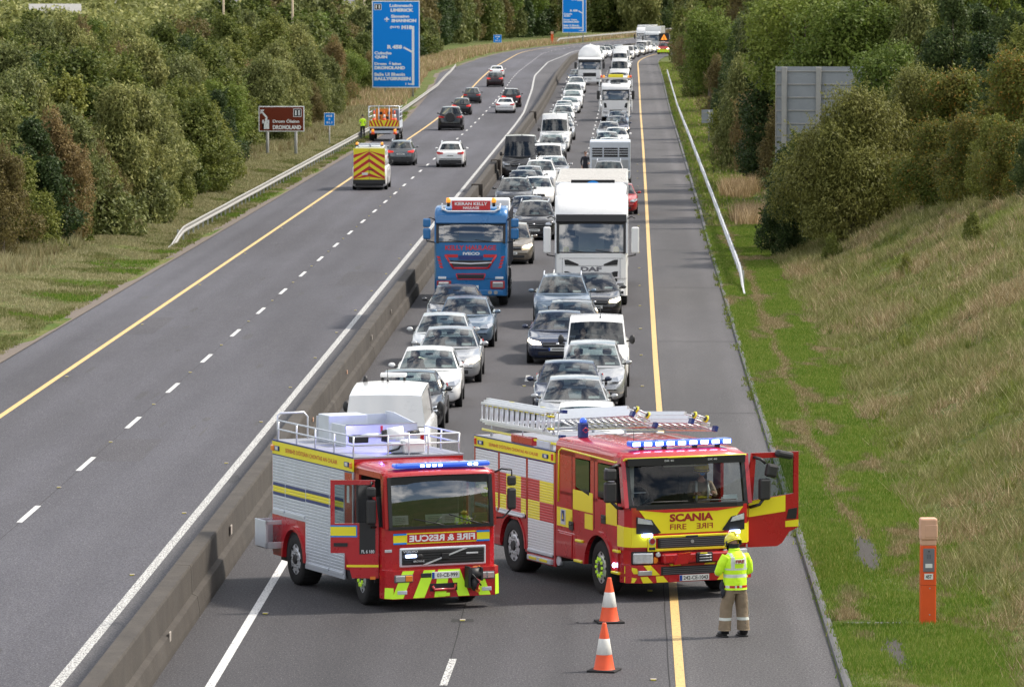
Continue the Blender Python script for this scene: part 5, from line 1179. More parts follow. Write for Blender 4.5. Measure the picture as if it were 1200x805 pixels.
    m_.cbox(-.11, .11, -.06, .06, .02, .42, 'plastic', .04, T); m_.cbox(-.10, .14, -.06, .06, .45, .70, 'plastic', .05, T @ Matrix.Rotation(R(12), 4, 'Y')); m_.tube([DP(.1, 2.52, .05), c + Vector((-.08, 0, .78)), c + Vector((.02, 0, .70))], .03, 8, 'plastic'); m_.tube([DP(.02, 1.6, .05), c + Vector((-.1, 0, -.06)), c + Vector((0, 0, .06))], .03, 8, 'plastic'); m_.build('mirror', D)
    m_ = MB(); m_.cbox(-.17, .17, -.08, .08, -.06, .08, 'plastic', .05, Matrix.Translation(DP(.66, 2.55, .12)) @ Matrix.Rotation(R(12), 4, 'Y')); m_.build('mirror', D)
    # roof: beacon bar, beacons, aerial
    lb = lightbar(rt, -.95, 1.05, .62, 2.76, 9, h=.11)
    for (x, y) in ((-.60, .62), (.7, .62)): pass
    f = MB()
    for x in (-.7, -.25, .35, .8): f.cbox(x - .03, x + .03, .56, .68, 2.70, 2.77, 'ink', .01)
    f.build('bracket', lb)
    b = MB(); b.cbox(-.94, -.78, 2.75, 2.92, 2.74, 3.04, 'navy_blue', .03); b.ell((-.86, 2.83, 3.06), (.07, .07, .07), 'blue_lens'); b.tube([(-.86, 2.71, 2.95), (-.80, 2.71, 2.90), (-.86, 2.71, 2.85), (-.92, 2.71, 2.9), (-.86, 2.71, 2.95)], .007, 5, 'chevron_red'); b.build('beacon', rt)
    b = MB(); b.tube([(-.45, 1.5, 2.76), (-.45, 1.5, 2.98)], .006, 5, 'ink'); b.cyl((-.45, 1.5, 2.75), (-.45, 1.5, 2.79), .03, .02, 8, 'ink'); b.build('aerial', rt)
    r_ = MB()
    for y in (3.5, 5.2, 6.7):
        r_.tube([(-1.05, y, ZB), (-1.05, y, ZB + .24), (1.05, y, ZB + .24), (1.05, y, ZB)], .03, 8, 'alu')
    r_.build('ladder_rack', rt)
    # ladders: things lying on the roof
    def ladder(label, p0, p1, roll, w=.46, n=12, sections=2):
        o = thing('ladder', rt.matrix_basis @ Vector(p0), label=label, category='ladder', group='ladders on the fire engine roof')
        Mw = Matrix.Rotation(R(24.2), 3, 'Z'); d = (Mw @ (Vector(p1) - Vector(p0))); L = d.length; d.normalize()
        side = d.cross(Vector((0, 0, 1))).normalized(); side = Matrix.Rotation(R(roll), 3, d) @ side; up = side.cross(d)
        def P(a, b, c): return side * a + d * b + up * c
        def bar(mb, a0, a1, b0, b1, c0, c1, m):
            vs = [P(a, b, c) for a, b, c in ((a0, b0, c0), (a1, b0, c0), (a1, b1, c0), (a0, b1, c0), (a0, b0, c1), (a1, b0, c1), (a1, b1, c1), (a0, b1, c1))]
            mb.add(vs, [(0, 3, 2, 1), (4, 5, 6, 7), (0, 1, 5, 4), (1, 2, 6, 5), (2, 3, 7, 6), (3, 0, 4, 7)], m)
        for sct in range(sections):
            c = sct * .085; ww = w - sct * .07; sh = .25 * sct
            rails = MB()
            for e in (-1, 1):
                bar(rails, e * ww / 2 - .02, e * ww / 2 + .02, sh * .3, L - sh, c, c + .07, 'alu_bright')
            bar(rails, -ww / 2 + .03, -ww / 2 + .05, .2, L - .3, c - .004, c - .001, 'sign_yellow'); rails.build('ladder_rail', o)
            rg = MB()
            for k in range(n): rg.tube([P(-ww / 2, .15 + (L - .4) * k / (n - 1), c + .035), P(ww / 2, .15 + (L - .4) * k / (n - 1), c + .035)], .016, 6, 'alu_bright')
            rg.build('rung', o)
        for e in (-1, 1): t = MB(); bar(t, e * w / 2 - .03, e * w / 2 + .03, L - .10, L + .02, -.01, .09, 'navy_blue'); t.build('end_fitting', o)
        for k in (.3, .7): t = MB(); bar(t, -w / 2 - .025, -w / 2 - .02, L * k, L * k + .12, .01, .06, 'sign_yellow'); t.build('sticker', o)
        for e in (-.3, .2): t = MB(); t.cyl(P(e * w, L - .25, .19), P(e * w + .03, L - .25, .19), .07, .07, 12, 'sign_yellow'); t.cyl(P(e * w - .01, L - .25, .19), P(e * w + .04, L - .25, .19), .045, .045, 12, 'ink'); t.build('pulley', o)
    ladder('silver ladder stowed on its edge along the near rear side of the fire engine roof', (-1.00, 6.95, 2.93), (-.98, 3.35, 2.96), 86, .46, 14, 3)
    ladder('middle silver ladder sloping up over the roof of the fire engine', (-.12, 5.5, 2.74), (-.02, 2.0, 3.08), -26, .50, 12, 3)
    ladder('silver ladder furthest to the right on the fire engine roof, above the light bar', (.62, 4.9, 2.74), (.78, 1.15, 3.02), -18, .50, 12, 3)
    # firefighter in the passenger seat
    me, hr = PEOPLE[3]
    o = obj('person', me); o.matrix_world = rt.matrix_basis @ Matrix.Translation((.72, 1.12, 1.48)) @ Matrix.Rotation(R(-15), 4, 'Z')
    o['label'] = 'firefighter in tan tunic and yellow helmet sitting inside the cab behind the windscreen'; o['category'] = 'person'
    helmet((0, -.01, .755), Matrix.Identity(3), 'helmet', o)
    t = MB()
    for e in (-1, 1): t.tube([(e * .10, -.10, .18), (e * .11, -.115, .42), (e * .10, -.02, .55)], .022, 6, 'reflective')
    t.tube([(e_, -.11 + .15 * abs(e_), .26) for e_ in (-.17, -.08, 0, .08, .17)], .022, 6, 'sign_yellow'); t.build('braces', o)
    md = MB(); md.ell((0, -.115, .70), (.05, .03, .035), 'sign_blue'); md.build('face_mask', o)
pmat('alu_white', (.66, .68, .72), .4, .1, var=.06, vscale=2); pmat('lamp_bright', (.62, .64, .66), .15, .3, coat=.8, var=.5, vscale=14)
fire_engine()

# ------------------------------------------------------------------ cones
def cone(px, py, label):
    q = at(px, py); o = thing('traffic_cone', q, R(random.Random(px).uniform(-20, 20)), label=label, category='traffic cone')
    b = MB(); b.cbox(-.23, .23, -.23, .23, 0, .035, 'rubber', .012); b.build('base', o)
    b = MB()
    def lathe(pts, m):
        n = 24; b.grid(lambda i, j: (pts[i][0] * math.cos(2 * math.pi * j / n), pts[i][0] * math.sin(2 * math.pi * j / n), pts[i][1]), len(pts), n + 1, m)
    lathe([(.175, .035), (.165, .05), (.125, .27)], 'cone_orange'); lathe([(.083, .525), (.035, .76), (.030, .775), (.012, .772)], 'cone_orange'); b.build('body', o)
    b = MB(); lathe([(.125, .27), (.128, .275), (.086, .522), (.083, .525)], 'cone_white'); b.build('reflective_sleeve', o)
cone(714, 729, 'orange and white traffic cone nearer the large fire engine, beside its front wheel')
cone(708, 786, 'front orange and white traffic cone, closest to the camera on the open road')
# emergency telephone pillar
def sos():
    p = at(1087, 732, .05); rt = thing('emergency_phone', (p.x, p.y, ground_z(p.x, p.y) - .0), R(4), label='orange motorway emergency telephone pillar standing on the grass verge', category='emergency phone')
    b = MB(); b.cbox(-.13, .13, -.11, .11, -.05, 1.38, 'orange', .02); b.build('pillar', rt)
    b = MB(); b.cbox(-.13, .13, -.11, .11, 1.38, 1.47, 'sun_bleached', .01); b.cbox(-.145, .145, -.13, .13, 1.47, 1.84, 'sun_bleached', .03); b.cbox(-.09, .15, -.135, .05, 1.50, 1.75, 'sun_bleached', .03); b.build('hood', rt)
    b = MB(); b.cbox(-.095, .095, -.125, -.10, .93, 1.33, 'slate', .008)
    for i in range(3):
        for j in range(4): b.cyl((-.025 + .025 * i, -.128, 1.16 + .02 * j), (-.025 + .025 * i, -.122, 1.16 + .02 * j), .006, .006, 6, 'ink')
    b.cyl((0, -.13, 1.28), (0, -.12, 1.28), .012, .012, 8, 'ink'); b.cbox(-.06, .06, -.13, -.12, 1.00, 1.07, 'plate', .003); b.build('speaker_panel', rt)
    b = MB(); b.cbox(-.075, .075, -.118, -.105, .80, .90, 'plate', .003); b.text('457', .10, .06, (0, -.1205, .85), (1, 0, 0), (0, 0, 1), 'ink', .03); b.build('number_label', rt)
    b = MB(); b.box(-.131, .131, -.112, .112, .70, .704, 'darkgap'); b.cyl((.02, -.115, .65), (.02, -.108, .65), .012, .012, 8, 'steel'); b.cyl((.02, -.115, .2), (.02, -.108, .2), .012, .012, 8, 'steel'); b.build('seam', rt)
sos()

# ================================================================== CARS
CARS = {  # L, W, H, bonnet height, belt, y: windscreen base, windscreen top, roof end, rear glass base, rear deck height
 'hatch':  (4.2, 1.78, 1.46, .86, .95, 1.15, 1.95, 3.55, 4.00, .98),
 'small':  (3.8, 1.70, 1.48, .88, .96, .95, 1.65, 3.25, 3.66, .98),
 'saloon': (4.6, 1.82, 1.44, .84, .93, 1.30, 2.10, 3.35, 3.95, 1.00),
 'estate': (4.7, 1.82, 1.48, .86, .95, 1.25, 2.05, 4.10, 4.52, 1.00),
 'suv':    (4.5, 1.86, 1.66, 1.00, 1.08, 1.15, 1.85, 3.85, 4.28, 1.10),
 'mpv':    (4.3, 1.76, 1.58, .92, 1.00, .90, 1.80, 3.75, 4.15, 1.02),
 'jeep':   (4.6, 1.90, 1.84, 1.10, 1.18, 1.35, 1.80, 4.20, 4.42, 1.20),
 'smallvan': (4.4, 1.80, 1.83, 1.00, 1.12, .85, 1.55, 4.25, 4.36, 1.14),
 'van':    (5.2, 1.98, 2.02, 1.12, 1.25, .85, 1.50, 5.08, 5.16, 1.28),
 'highvan': (5.8, 2.02, 2.55, 1.20, 1.35, .80, 1.45, 5.70, 5.76, 1.38),
 'panelvan': (5.2, 1.98, 2.02, 1.12, 1.25, .85, 1.50, 5.08, 5.16, 1.28),
 'highpanel': (5.8, 2.02, 2.55, 1.20, 1.35, .80, 1.45, 5.70, 5.76, 1.38),
}
_cc = {}
def car_parts(kind):
    if kind in _cc: return _cc[kind]
    L, W, H, hb, belt, wb, wt, rt_, rb, dk = CARS[kind]; h = W / 2; van = kind in ('smallvan', 'van', 'highvan', 'panelvan', 'highpanel')
    parts = []                                              # (name, mesh, paintable, child-of-index)
    # lower body
    S = [(0.0, .70, .24, .50, .52), (.05, .82, .20, .60, .62), (.16, .91, .18, .68, hb - .14), (.36, .965, .18, .76, hb - .08), (.62, .99, .18, hb - .07, hb - .02),
         (wb - .14, 1.0, .18, belt - .05, hb + .03), (wb + .10, 1.0, .18, belt - .01, belt - .02), (wb + .8, 1.0, .19, belt, belt - .02), ((wb + rb) / 2 + .2, 1.0, .19, belt + .01, belt - .02), (rb - .5, .995, .19, belt + .02, belt), (rb - .06, .98, .20, dk - .03, dk - .02),
         (max(rb + .02, L - .30), .955, .22, dk - .05, dk), (L - .10, .91, .26, dk - .10, dk - .05), (L - .02, .83, .32, dk - .22, dk - .20), (L, .74, .36, .60, .60)]
    if hb > .98: S[0] = (0.0, .74, .28, .66, .70); S[1] = (.05, .86, .24, .78, .80); S[2] = (.14, .93, .22, .88, hb - .10)
    S.sort(key=lambda s: s[0])
    def sec(s):
        y, w, zb, zs, zt = s; w *= h
        return [(0, zb), (w * .82, zb), (w * .96, zb + .07), (w, zb + .22), (w * 1.0, (zb + zs) / 2 + .06), (w * .985, zs - .07), (w * .93, zs), (w * .55, zs * .4 + zt * .6), (0, zt)]
    P = [sec(s) for s in S]; full = [[(-x, z) for x, z in p][:0:-1] + p for p in P]; full = [[(-x, z) for x, z in reversed(p)][:-1] + p for p in P]
    full = [q for q in full]; n = len(full[0])
    mb = MB()
    deckrange = [k for k, s in enumerate(S) if wb - .1 < s[0] < rb]
    mb.grid(lambda i, j: (full[j][i][0], S[j][0], full[j][i][1]), n, len(S), 'paint_white', fsel=lambda i, j: not (j in deckrange and (j + 1) in deckrange and (i < 2 or i >= n - 3) and False))
    for e in (0, len(S) - 1):
        mb.f.append(tuple(e * n + i for i in range(n))[::(1 if e else -1)]); mb.m.append(0); mb.sm.append(True)
    # upper body frame: surfaces cut into frame and glass
    g = {'windscreen': MB(), 'rear_window': MB(), 'side_l': MB(), 'side_r': MB()}
    cb, ct = .93 * h, (.68 if not van else .82) * h
    bt = belt + .0; zr = H - .07; bow = .16
    def lerp(a, b, t): return a + (b - a) * t
    rbz = dk - .02
    def WS(u, v): return (u * lerp(cb - .02, ct, v), lerp(wb, wt, v) - bow * (1 - u * u) * (1 - .4 * v), lerp(bt - .03, zr, v) + .045 * (1 - u * u) * v + .035 * math.sin(math.pi * v) * (1 - abs(u) ** 3))
    def RS(u, v): return (u * lerp(cb - .04, ct - .02, v), lerp(rb, rt_, v) + .10 * (1 - u * u), lerp(rbz, zr - .02, v) + .03 * (1 - u * u) * v)
    def SD(e):
        def f(s, v):
            x0, x1 = lerp(cb - .02, cb - .04, s), lerp(ct, ct - .02, s); vb = v + .10 * math.sin(math.pi * v)
            return (e * (lerp(x0, x1, v) + .045 * math.sin(math.pi * min(1, v)) * math.sin(math.pi * min(max(s, .001), .999)) ** .3), lerp(lerp(wb, rb, s), lerp(wt, rt_, s), v), lerp(lerp(bt - .03, rbz, s), lerp(zr, zr - .02, s), v))
        return f
    def split(f, us, vs, sel, gm, flip=False):
        for tgt, want, m in ((mb, False, 'paint_white'), (gm, True, 'glass' if not van or gm in (g['windscreen'],) else 'glass_dark')):
            tgt.grid(lambda i, j: f(us[i], vs[j]), len(us), len(vs), m, fsel=lambda i, j: sel(i, j) == want)
    uw = [-1, -.955, -.6, -.2, .2, .6, .955, 1]; vw = [0, .07, .28, .5, .72, .94, 1] if not van else [0, .05, .22, .4, .6, .88 if H < 2.3 else .70, 1]
    split(WS, uw, vw, lambda i, j: 1 <= i <= 5 and 1 <= j <= 4, g['windscreen'])
    ur = [-1, -.86, -.4, 0, .4, .86, 1]
    if van: split(RS, ur, [0, .3, .85, 1], lambda i, j: 'panel' not in kind and i in (1, 2, 3, 4) and j == 1, g['rear_window'])
    else: split(RS, ur, [0, .12, .5, .90, 1], lambda i, j: 1 <= i <= 4 and 1 <= j <= 2, g['rear_window'])
    if van: us_, sel = [0, .04, .25, .27, 1], (lambda i, j: i == 1 and j == 1)
    elif kind in ('saloon',): us_, sel = [0, .05, .44, .47, .86, 1], (lambda i, j: i in (1, 3) and j == 1)
    else: us_, sel = [0, .05, .38, .41, .74, .77, .93, 1], (lambda i, j: i in (1, 3, 5) and j == 1)
    for e, nm in ((-1, 'side_l'), (1, 'side_r')): split(SD(e), us_, [0, .06, .90, 1], sel, g[nm])
    ny = 6
    mb.grid(lambda i, j: ((lambda u, t: (u * lerp(ct, ct - .02, t), lerp(wt, rt_, t) - bow * .6 * (1 - u * u) * (1 - t) + .10 * (1 - u * u) * t, zr - .02 * t + .045 * (1 - u * u) * (1 - t) + .03 * (1 - u * u) * t + .03 * math.sin(math.pi * t)))(-1 + 2 * i / 6, j / (ny - 1))), 7, ny, 'paint_white')
    parts.append(('body', mb.mesh('body'), True, None))
    parts.append(('windscreen', g['windscreen'].mesh('windscreen'), False, 0))
    if 'panel' not in kind: parts.append(('rear_window', g['rear_window'].mesh('rear_window'), False, 0))
    parts.append(('side_window', g['side_l'].mesh('side_window'), False, 0)); parts.append(('side_window', g['side_r'].mesh('side_window'), False, 0))
    # wheel arches
    wr = .32 if H < 1.6 else .36
    wr = .35 if van else wr; yf, yr = .82, L - .85
    if van: yr = L - 1.2
    a = MB()
    for e in (-1, 1):
        for y in (yf, yr): a.cyl((e * (h * .90), y, wr), (e * (h * 1.003), y, wr), wr + .055, wr + .055, 20, 'darkgap')
    a.box(-h * .80, h * .80, .2, L - .3, .12, .24, 'plastic'); parts.append(('wheel_arch', a.mesh('wheel_arch'), False, 0))
    # lamps
    zf = hb - .21 if hb < .98 else hb - .26
    for e in (-1, 1):
        m = MB(); P4 = [(e * .52 * h, -.012, zf - .05), (e * .80 * h, .045, zf - .06), (e * .955 * h, .24, zf + .03), (e * .93 * h, .36, zf + .11), (e * .76 * h, .11, zf + .07), (e * .56 * h, .015, zf + .03)]
        m.slab(P4 if e > 0 else P4[::-1], 'lamp_glass', (e * .45, -.85, .25), .03); parts.append(('headlight', m.mesh('headlight'), 'lamp', 0))
    m = MB(); zg = zf - .03
    m.cbox(-.48 * h, .48 * h, -.03, .03, zg - .09, zg + .04, 'ink', .02); m.ell((0, -.03, zg + .0), (.055, .02, .04), 'chrome', 10, 6)
    m.box(-.46 * h, .46 * h, -.036, -.028, zg - .025, zg - .01, 'steel')
    m.cbox(-.62 * h, .62 * h, -.025, .05, .27, .38, 'ink', .02); parts.append(('grille', m.mesh('grille'), False, 0))
    m = MB(); m.cbox(-.26, .26, -.045, -.03, .40, .50, 'plate', .004); m.box(-.26, -.215, -.048, -.044, .405, .495, 'euroblue'); m.box(-.17, .20, -.0475, -.044, .43, .47, 'trim_grey'); parts.append(('number_plate', m.mesh('number_plate'), False, 0))
    zt_ = dk - .16
    for e in (-1, 1):
        m = MB()
        if van: m.cbox(*sorted((e * .78 * h, e * .88 * h)), L - .08, L + .02, .72, 1.10, 'taillamp', .02)
        else:
            P4 = [(e * .50 * h, L - .0, zt_ - .06), (e * .84 * h, L - .01, zt_ - .09), (e * .95 * h, L - .12, zt_ - .02), (e * .93 * h, L - .16, zt_ + .10), (e * .80 * h, L - .04, zt_ + .08), (e * .52 * h, L + .0, zt_ + .03)]
            m.slab(P4[::-1] if e > 0 else P4, 'taillamp', (e * .4, .9, .1), .035)
        parts.append(('tail_light', m.mesh('tail_light'), 'tail', 0))
    m = MB(); zp = .62 if H < 1.6 else .72
    m.cbox(-.26, .26, L + .005, L + .02, zp, zp + .10, 'plate', .004); m.box(-.18, .18, L + .019, L + .022, zp + .03, zp + .07, 'trim_grey'); parts.append(('number_plate', m.mesh('number_plate'), False, 0))
    m = MB(); m.cbox(-.80 * h, .80 * h, L - .10, L + .04, .24, .50, 'plastic', .03); m.cyl((-.5 * h, L - .1, .25), (-.5 * h, L + .03, .25), .035, .035, 8, 'steel'); parts.append(('rear_bumper', m.mesh('rear_bumper'), False, 0))
    for e in (-1, 1):
        m = MB(); z = belt + (.05 if not van else .10); hh = .062 if not van else .13
        m.ell((e * (h + .08), wb + .34, z + .03), (.095 if not van else .085, .06, hh), 'paint_white' if not van else 'plastic', 10, 8); m.tube([(e * (h - .08), wb + .36, z - .02), (e * (h + .06), wb + .36, z)], .022, 6, 'plastic'); parts.append(('mirror', m.mesh('mirror'), not van, 0))
    # cabin
    if not van or True:
        ys = wb + 1.15 if not van else wb + 1.0
        for x in (-.38, .38):
            m = MB(); m.cbox(x - .24, x + .24, ys - .45, ys + .1, .40, .62, 'seat_cloth', .05); m.cbox(x - .22, x + .22, ys, ys + .16, .58, belt + .20, 'seat_cloth', .06); m.cbox(x - .12, x + .12, ys + .02, ys + .13, belt + .22, belt + .38, 'seat_cloth', .04); parts.append(('seat', m.mesh('seat'), False, 0))
        m = MB(); m.cbox(-h + .16, h - .16, wb + .06, wb + .40, belt - .10, belt + .015, 'plastic', .03); parts.append(('dashboard', m.mesh('dashboard'), False, 0))
        m = MB(); m.tube([(-.38 + .17 * math.cos(t), wb + .55 + .06 * math.sin(t), belt + .02 + .16 * math.sin(t)) for t in np.linspace(0, 2 * math.pi, 16)], .014, 5, 'ink'); parts.append(('steering_wheel', m.mesh('steering_wheel'), False, 0))
        m = MB(); m.cbox(-.10, .10, wt - .06, wt - .03, H - .20, H - .14, 'ink', .01); 
        m.slab([(.34, wb + .10, belt + .035), (.60, wb + .10, belt + .035), (.60, wb + .20, belt + .085), (.34, wb + .20, belt + .085)], 'plate', (0, -.5, 1), .004); parts.append(('interior_mirror', m.mesh('interior_mirror'), False, 0))
    if kind in ('suv', 'estate', 'jeep'):
        for e in (-1, 1):
            m = MB(); m.tube([(e * (ct - .03), wt + .15, H - .05), (e * (ct - .03), wt + .3, H + .03), (e * (ct - .03), rt_ - .3, H + .02), (e * (ct - .03), rt_ - .1, H - .06)], .02, 6, 'alu'); parts.append(('roof_rail', m.mesh('roof_rail'), False, 0))
    if van:
        m = MB(); m.tube([(.1, wt + .25, H - .02), (.1, wt + .45, H + .28)], .008, 5, 'ink'); m.cyl((.1, wt + .25, H - .03), (.1, wt + .25, H + .02), .03, .02, 8, 'ink'); parts.append(('aerial', m.mesh('aerial'), False, 0))
    _cc[kind] = (parts, wr, yf, yr); return _cc[kind]
DETAIL = {'near': None, 'mid': {'body', 'windscreen', 'rear_window', 'side_window', 'wheel_arch', 'headlight', 'grille', 'number_plate', 'tail_light', 'mirror', 'rear_bumper', 'seat', 'dashboard', 'roof_rail', 'aerial'},
          'far': {'body', 'windscreen', 'rear_window', 'side_window', 'wheel_arch', 'headlight', 'tail_light', 'mirror', 'grille', 'dashboard'}}
def car(kind, paint, x, y, z, rz, label, group, name='car', category=None, lit=False, tail_lit=False, lod=None, roofp=None):
    parts, wr, yf, yr = car_parts(kind); L, W = CARS[kind][:2]
    root = thing(name, (x, y, z), rz, label=label, category=category or name.replace('_', ' '))
    if group: root['group'] = group
    if lod is None: lod = 'near' if y < 200 else 'mid' if y < 420 else 'far'
    keep = DETAIL[lod]
    for nm, me, pt, _ in parts:
        if keep and nm not in keep: continue
        o = obj(nm, me, root)
        if pt is True:
            for sl in o.material_slots:
                if sl.material == M['paint_white']: sl.link = 'OBJECT'; sl.material = M['paint_' + paint]
        elif pt == 'lamp' and lit:
            for sl in o.material_slots: sl.link = 'OBJECT'; sl.material = M['lamp_lit']
        elif pt == 'tail' and tail_lit:
            for sl in o.material_slots: sl.link = 'OBJECT'; sl.material = M['tail_lit']
    for e in (-1, 1):
        for yy in (yf, yr):
            if lod == 'far' and False: continue
            wheel(root, e * (W / 2 - .10), yy, wr, .21, e, 'car')
    return root

# ---- the queue towards the camera.  (lane, px of body centre, py of front wheels or roof top, h or None, kind, paint, lit, label)
G_L, G_R = 'vehicles queueing in the lane beside the median barrier', 'vehicles queueing in the lane beside the hard shoulder'
def q(lane, px, py, kind, paint, label, top=False, lit=False, name='car', cat=None, drv=None, dz=0):
    H = CARS[kind][2]
    if top:                                           # py is the roof's front edge
        p = roof_at(px, py, H); y0 = p.y - CARS[kind][6] - .4
        x = p.x
    else:
        p = at(px, py); y0 = p.y - .8; x = p.x
    r = random.Random(label); o = car(kind, paint, x, y0, prof(y0), R(r.uniform(-.8, .8)), label, G_L if lane == 'L' else G_R, name, cat, lit)
    if drv is not None:
        L = CARS[kind]; ys = L[5] + (1.02 if kind != 'smallvan' else .95)
        driver((x - .38, y0 + ys, L[4] - .47), 0, drv[1], drv[0])
    return o
wv = car('panelvan', 'white', -5.27, 117.2, 0, math.pi, 'large white van facing away, parked directly behind the rescue lorry', G_L, name='van')
mb = MB(); mb.cbox(-.30, .30, .95, 1.25, 2.05, 2.14, 'white_plain', .03)
for x in (-.25, .25): mb.cyl((x, 1.1, 1.95), (x, 1.1, 2.06), .03, .03, 8, 'ink')
mb.build('light_board', wv); mb = MB(); mb.cyl((.62, 1.5, 1.96), (.62, 1.5, 2.10), .06, .04, 8, 'ink'); mb.build('aerial', wv)
q('L', 481, 432, 'saloon', 'black', 'black car mostly hidden behind the large white van', top=True, drv=(0, 'driver in dark clothes in the black car behind the large white van'))
q('L', 502, 476, 'hatch', 'white', 'white hatchback with dark windscreen, first fully visible car of the left queue', drv=(1, 'driver in a grey top at the wheel of the white hatchback in the left queue'))
q('L', 526, 447, 'saloon', 'silver', 'silver saloon between the white hatchback and a darker car in the left queue', lit=True, drv=(0, 'driver in dark clothes in the silver saloon of the left queue'))
q('L', 521, 366, 'hatch', 'pale', 'pale grey hatchback showing only its roof and windscreen behind the silver saloon', top=True)
q('L', 545, 406, 'hatch', 'steelblue', 'blue-grey hatchback angled out to the right of its neighbours in the left queue', drv=(2, 'driver in a navy top in the blue-grey hatchback'))
q('L', 535, 333, 'saloon', 'dark', 'dark grey saloon right in front of the blue tipper lorry', top=True, drv=(1, 'driver in a grey top in the saloon in front of the blue tipper lorry'))
q('L', 599, 309, 'mpv', 'bronze', 'grey-brown car with lit headlight half hidden behind the blue tipper lorry', lit=True)
q('L', 626, 281, 'suv', 'black', 'black four-wheel-drive car with large grille in the left queue behind the tipper lorry')
q('L', 619, 229, 'saloon', 'navy', 'dark blue car behind the black four-wheel-drive in the left queue', top=True)
q('L', 603, 208, 'suv', 'dark', 'dark car with silver roof edges next to the barrier behind the tipper lorry', top=True)
q('L', 629, 242, 'hatch', 'white', 'white car with its right side jutting out behind the dark blue car', lit=True)
q('L', 614, 199, 'saloon', 'grey', 'grey car with silver roof, second of two stacked in front of the black minibus', top=True)
q('L', 620, 194, 'hatch', 'silver', 'silver car whose roof shows just in front of the black minibus', top=True)
q('L', 632, 224, 'suv', 'white', 'white crossover beside the black minibus front, in the left queue')
q('L', 649, 214, 'saloon', 'silver', 'silver saloon to the right of the black minibus')
q('L', 609, 211, 'highvan', 'black', 'black minibus with grey roof close against the median barrier', name='minibus', lit=False)
q('L', 643, 168, 'smallvan', 'white', 'small white van between the silver saloon and the tall white van', top=True, name='van')
q('L', 647, 157, 'suv', 'silver', 'silver four-wheel-drive just in front of the tall white van', top=True)
q('L', 650, 178, 'highvan', 'white', 'tall white van with a broad windscreen in the left queue', name='van')
q('R', 686, 471, 'hatch', 'white', 'white car at the head of the right queue, mostly hidden by the ladders', top=True)
q('R', 674, 440, 'hatch', 'silver', 'silver-grey hatchback at the front of the right queue just behind the ladders', top=True, drv=(1, 'woman driving the silver-grey hatchback at the front of the right queue'))
q('R', 668, 421, 'saloon', 'navy', 'dark blue car with a black roof behind the front silver hatchback', top=True, drv=(1, 'driver in a grey top in the dark blue car behind the front hatchback'))
q('R', 693, 474, 'mpv', 'silver', 'silver people carrier to the right of the dark blue car', drv=(0, 'driver in dark clothes in the silver people carrier'))
q('R', 699, 452, 'smallvan', 'white', 'small white panel van with roof aerial in the right queue', name='van', drv=(2, 'driver in a navy top in the small white panel van'))
q('R', 654, 425, 'saloon', 'navy', 'dark blue sports saloon with lit headlights at the left of the right queue', lit=True, drv=(2, 'driver in a navy top in the dark blue sports saloon'))
q('R', 669, 351, 'hatch', 'grey', 'grey car squeezed between the sports saloon and the dark crossover', top=True)
q('R', 659, 384, 'suv', 'steelblue', 'slate blue crossover with roof rails in front of the white articulated lorry', drv=(0, 'driver in dark clothes in the slate blue crossover'))
q('R', 697, 374, 'hatch', 'black', 'black car with lit headlights standing right in front of the white articulated lorry', lit=True, drv=(3, 'driver in a tan top in the black car in front of the articulated lorry'))
q('R', 727, 251, 'small', 'red', 'red car peeping out to the right of the white articulated lorry')
q('R', 712, 201, 'suv', 'white', 'white car behind the articulated lorry, in front of the jeep with a trailer', top=True)
q('R', 713, 188, 'jeep', 'silver', 'silver jeep towing a livestock trailer', top=True, name='jeep')
q('R', 723, 163, 'suv', 'navy', 'navy blue four-wheel-drive with lit headlight behind the livestock trailer', lit=True)
q('R', 715, 161, 'saloon', 'white', 'white car immediately behind the livestock trailer', top=True)
q('R', 712, 154, 'hatch', 'pale', 'pale grey car second behind the livestock trailer', top=True)
q('R', 722, 149, 'hatch', 'white', 'white car with blue-tinted screen beside the navy four-wheel-drive', top=True)
q('R', 714, 142.5, 'estate', 'silver', 'silver estate car third behind the livestock trailer', top=True)
q('R', 724, 130, 'hatch', 'steelblue', 'blue car right in front of the white recovery lorry', top=True)
# the queue running on to the bend: positions along the lane in metres
ORD = ['first', 'second', 'third', 'fourth', 'fifth', 'sixth', 'seventh', 'eighth', 'ninth', 'tenth', 'eleventh', 'twelfth', 'thirteenth', 'fourteenth', 'fifteenth', 'sixteenth', 'seventeenth', 'eighteenth', 'nineteenth', 'twentieth'] + ['twenty-' + w for w in ('first', 'second', 'third', 'fourth', 'fifth', 'sixth', 'seventh', 'eighth', 'ninth')] + ['thirtieth'] + ['thirty-' + w for w in ('first', 'second', 'third', 'fourth', 'fifth', 'sixth', 'seventh', 'eighth', 'ninth')] + ['fortieth']
far = random.Random(11)
LMID = [('suv', 'white', 664, 362, 1), ('hatch', 'silver', 664, 372, 0), ('saloon', 'white', 666, 383, 0), ('hatch', 'dark', 670, 396, 0), ('suv', 'white', 669, 410, 0), ('estate', 'silver', 672, 424, 0), ('hatch', 'white', 674, 438, 0),
        ('saloon', 'white', 673, 452, 0), ('suv', 'white', 677, 468, 0), ('jeep', 'white', 679, 486, 0), ('hatch', 'grey', 684, 503, 0), ('suv', 'white', 687, 520, 0), ('saloon', 'navy', 690, 537, 1), ('suv', 'steelblue', 693, 552, 1)]
CN = {'white': 'white', 'silver': 'silver', 'dark': 'dark grey', 'grey': 'grey', 'navy': 'dark blue', 'steelblue': 'blue-grey', 'black': 'black', 'pale': 'pale grey', 'red': 'red', 'bronze': 'bronze'}
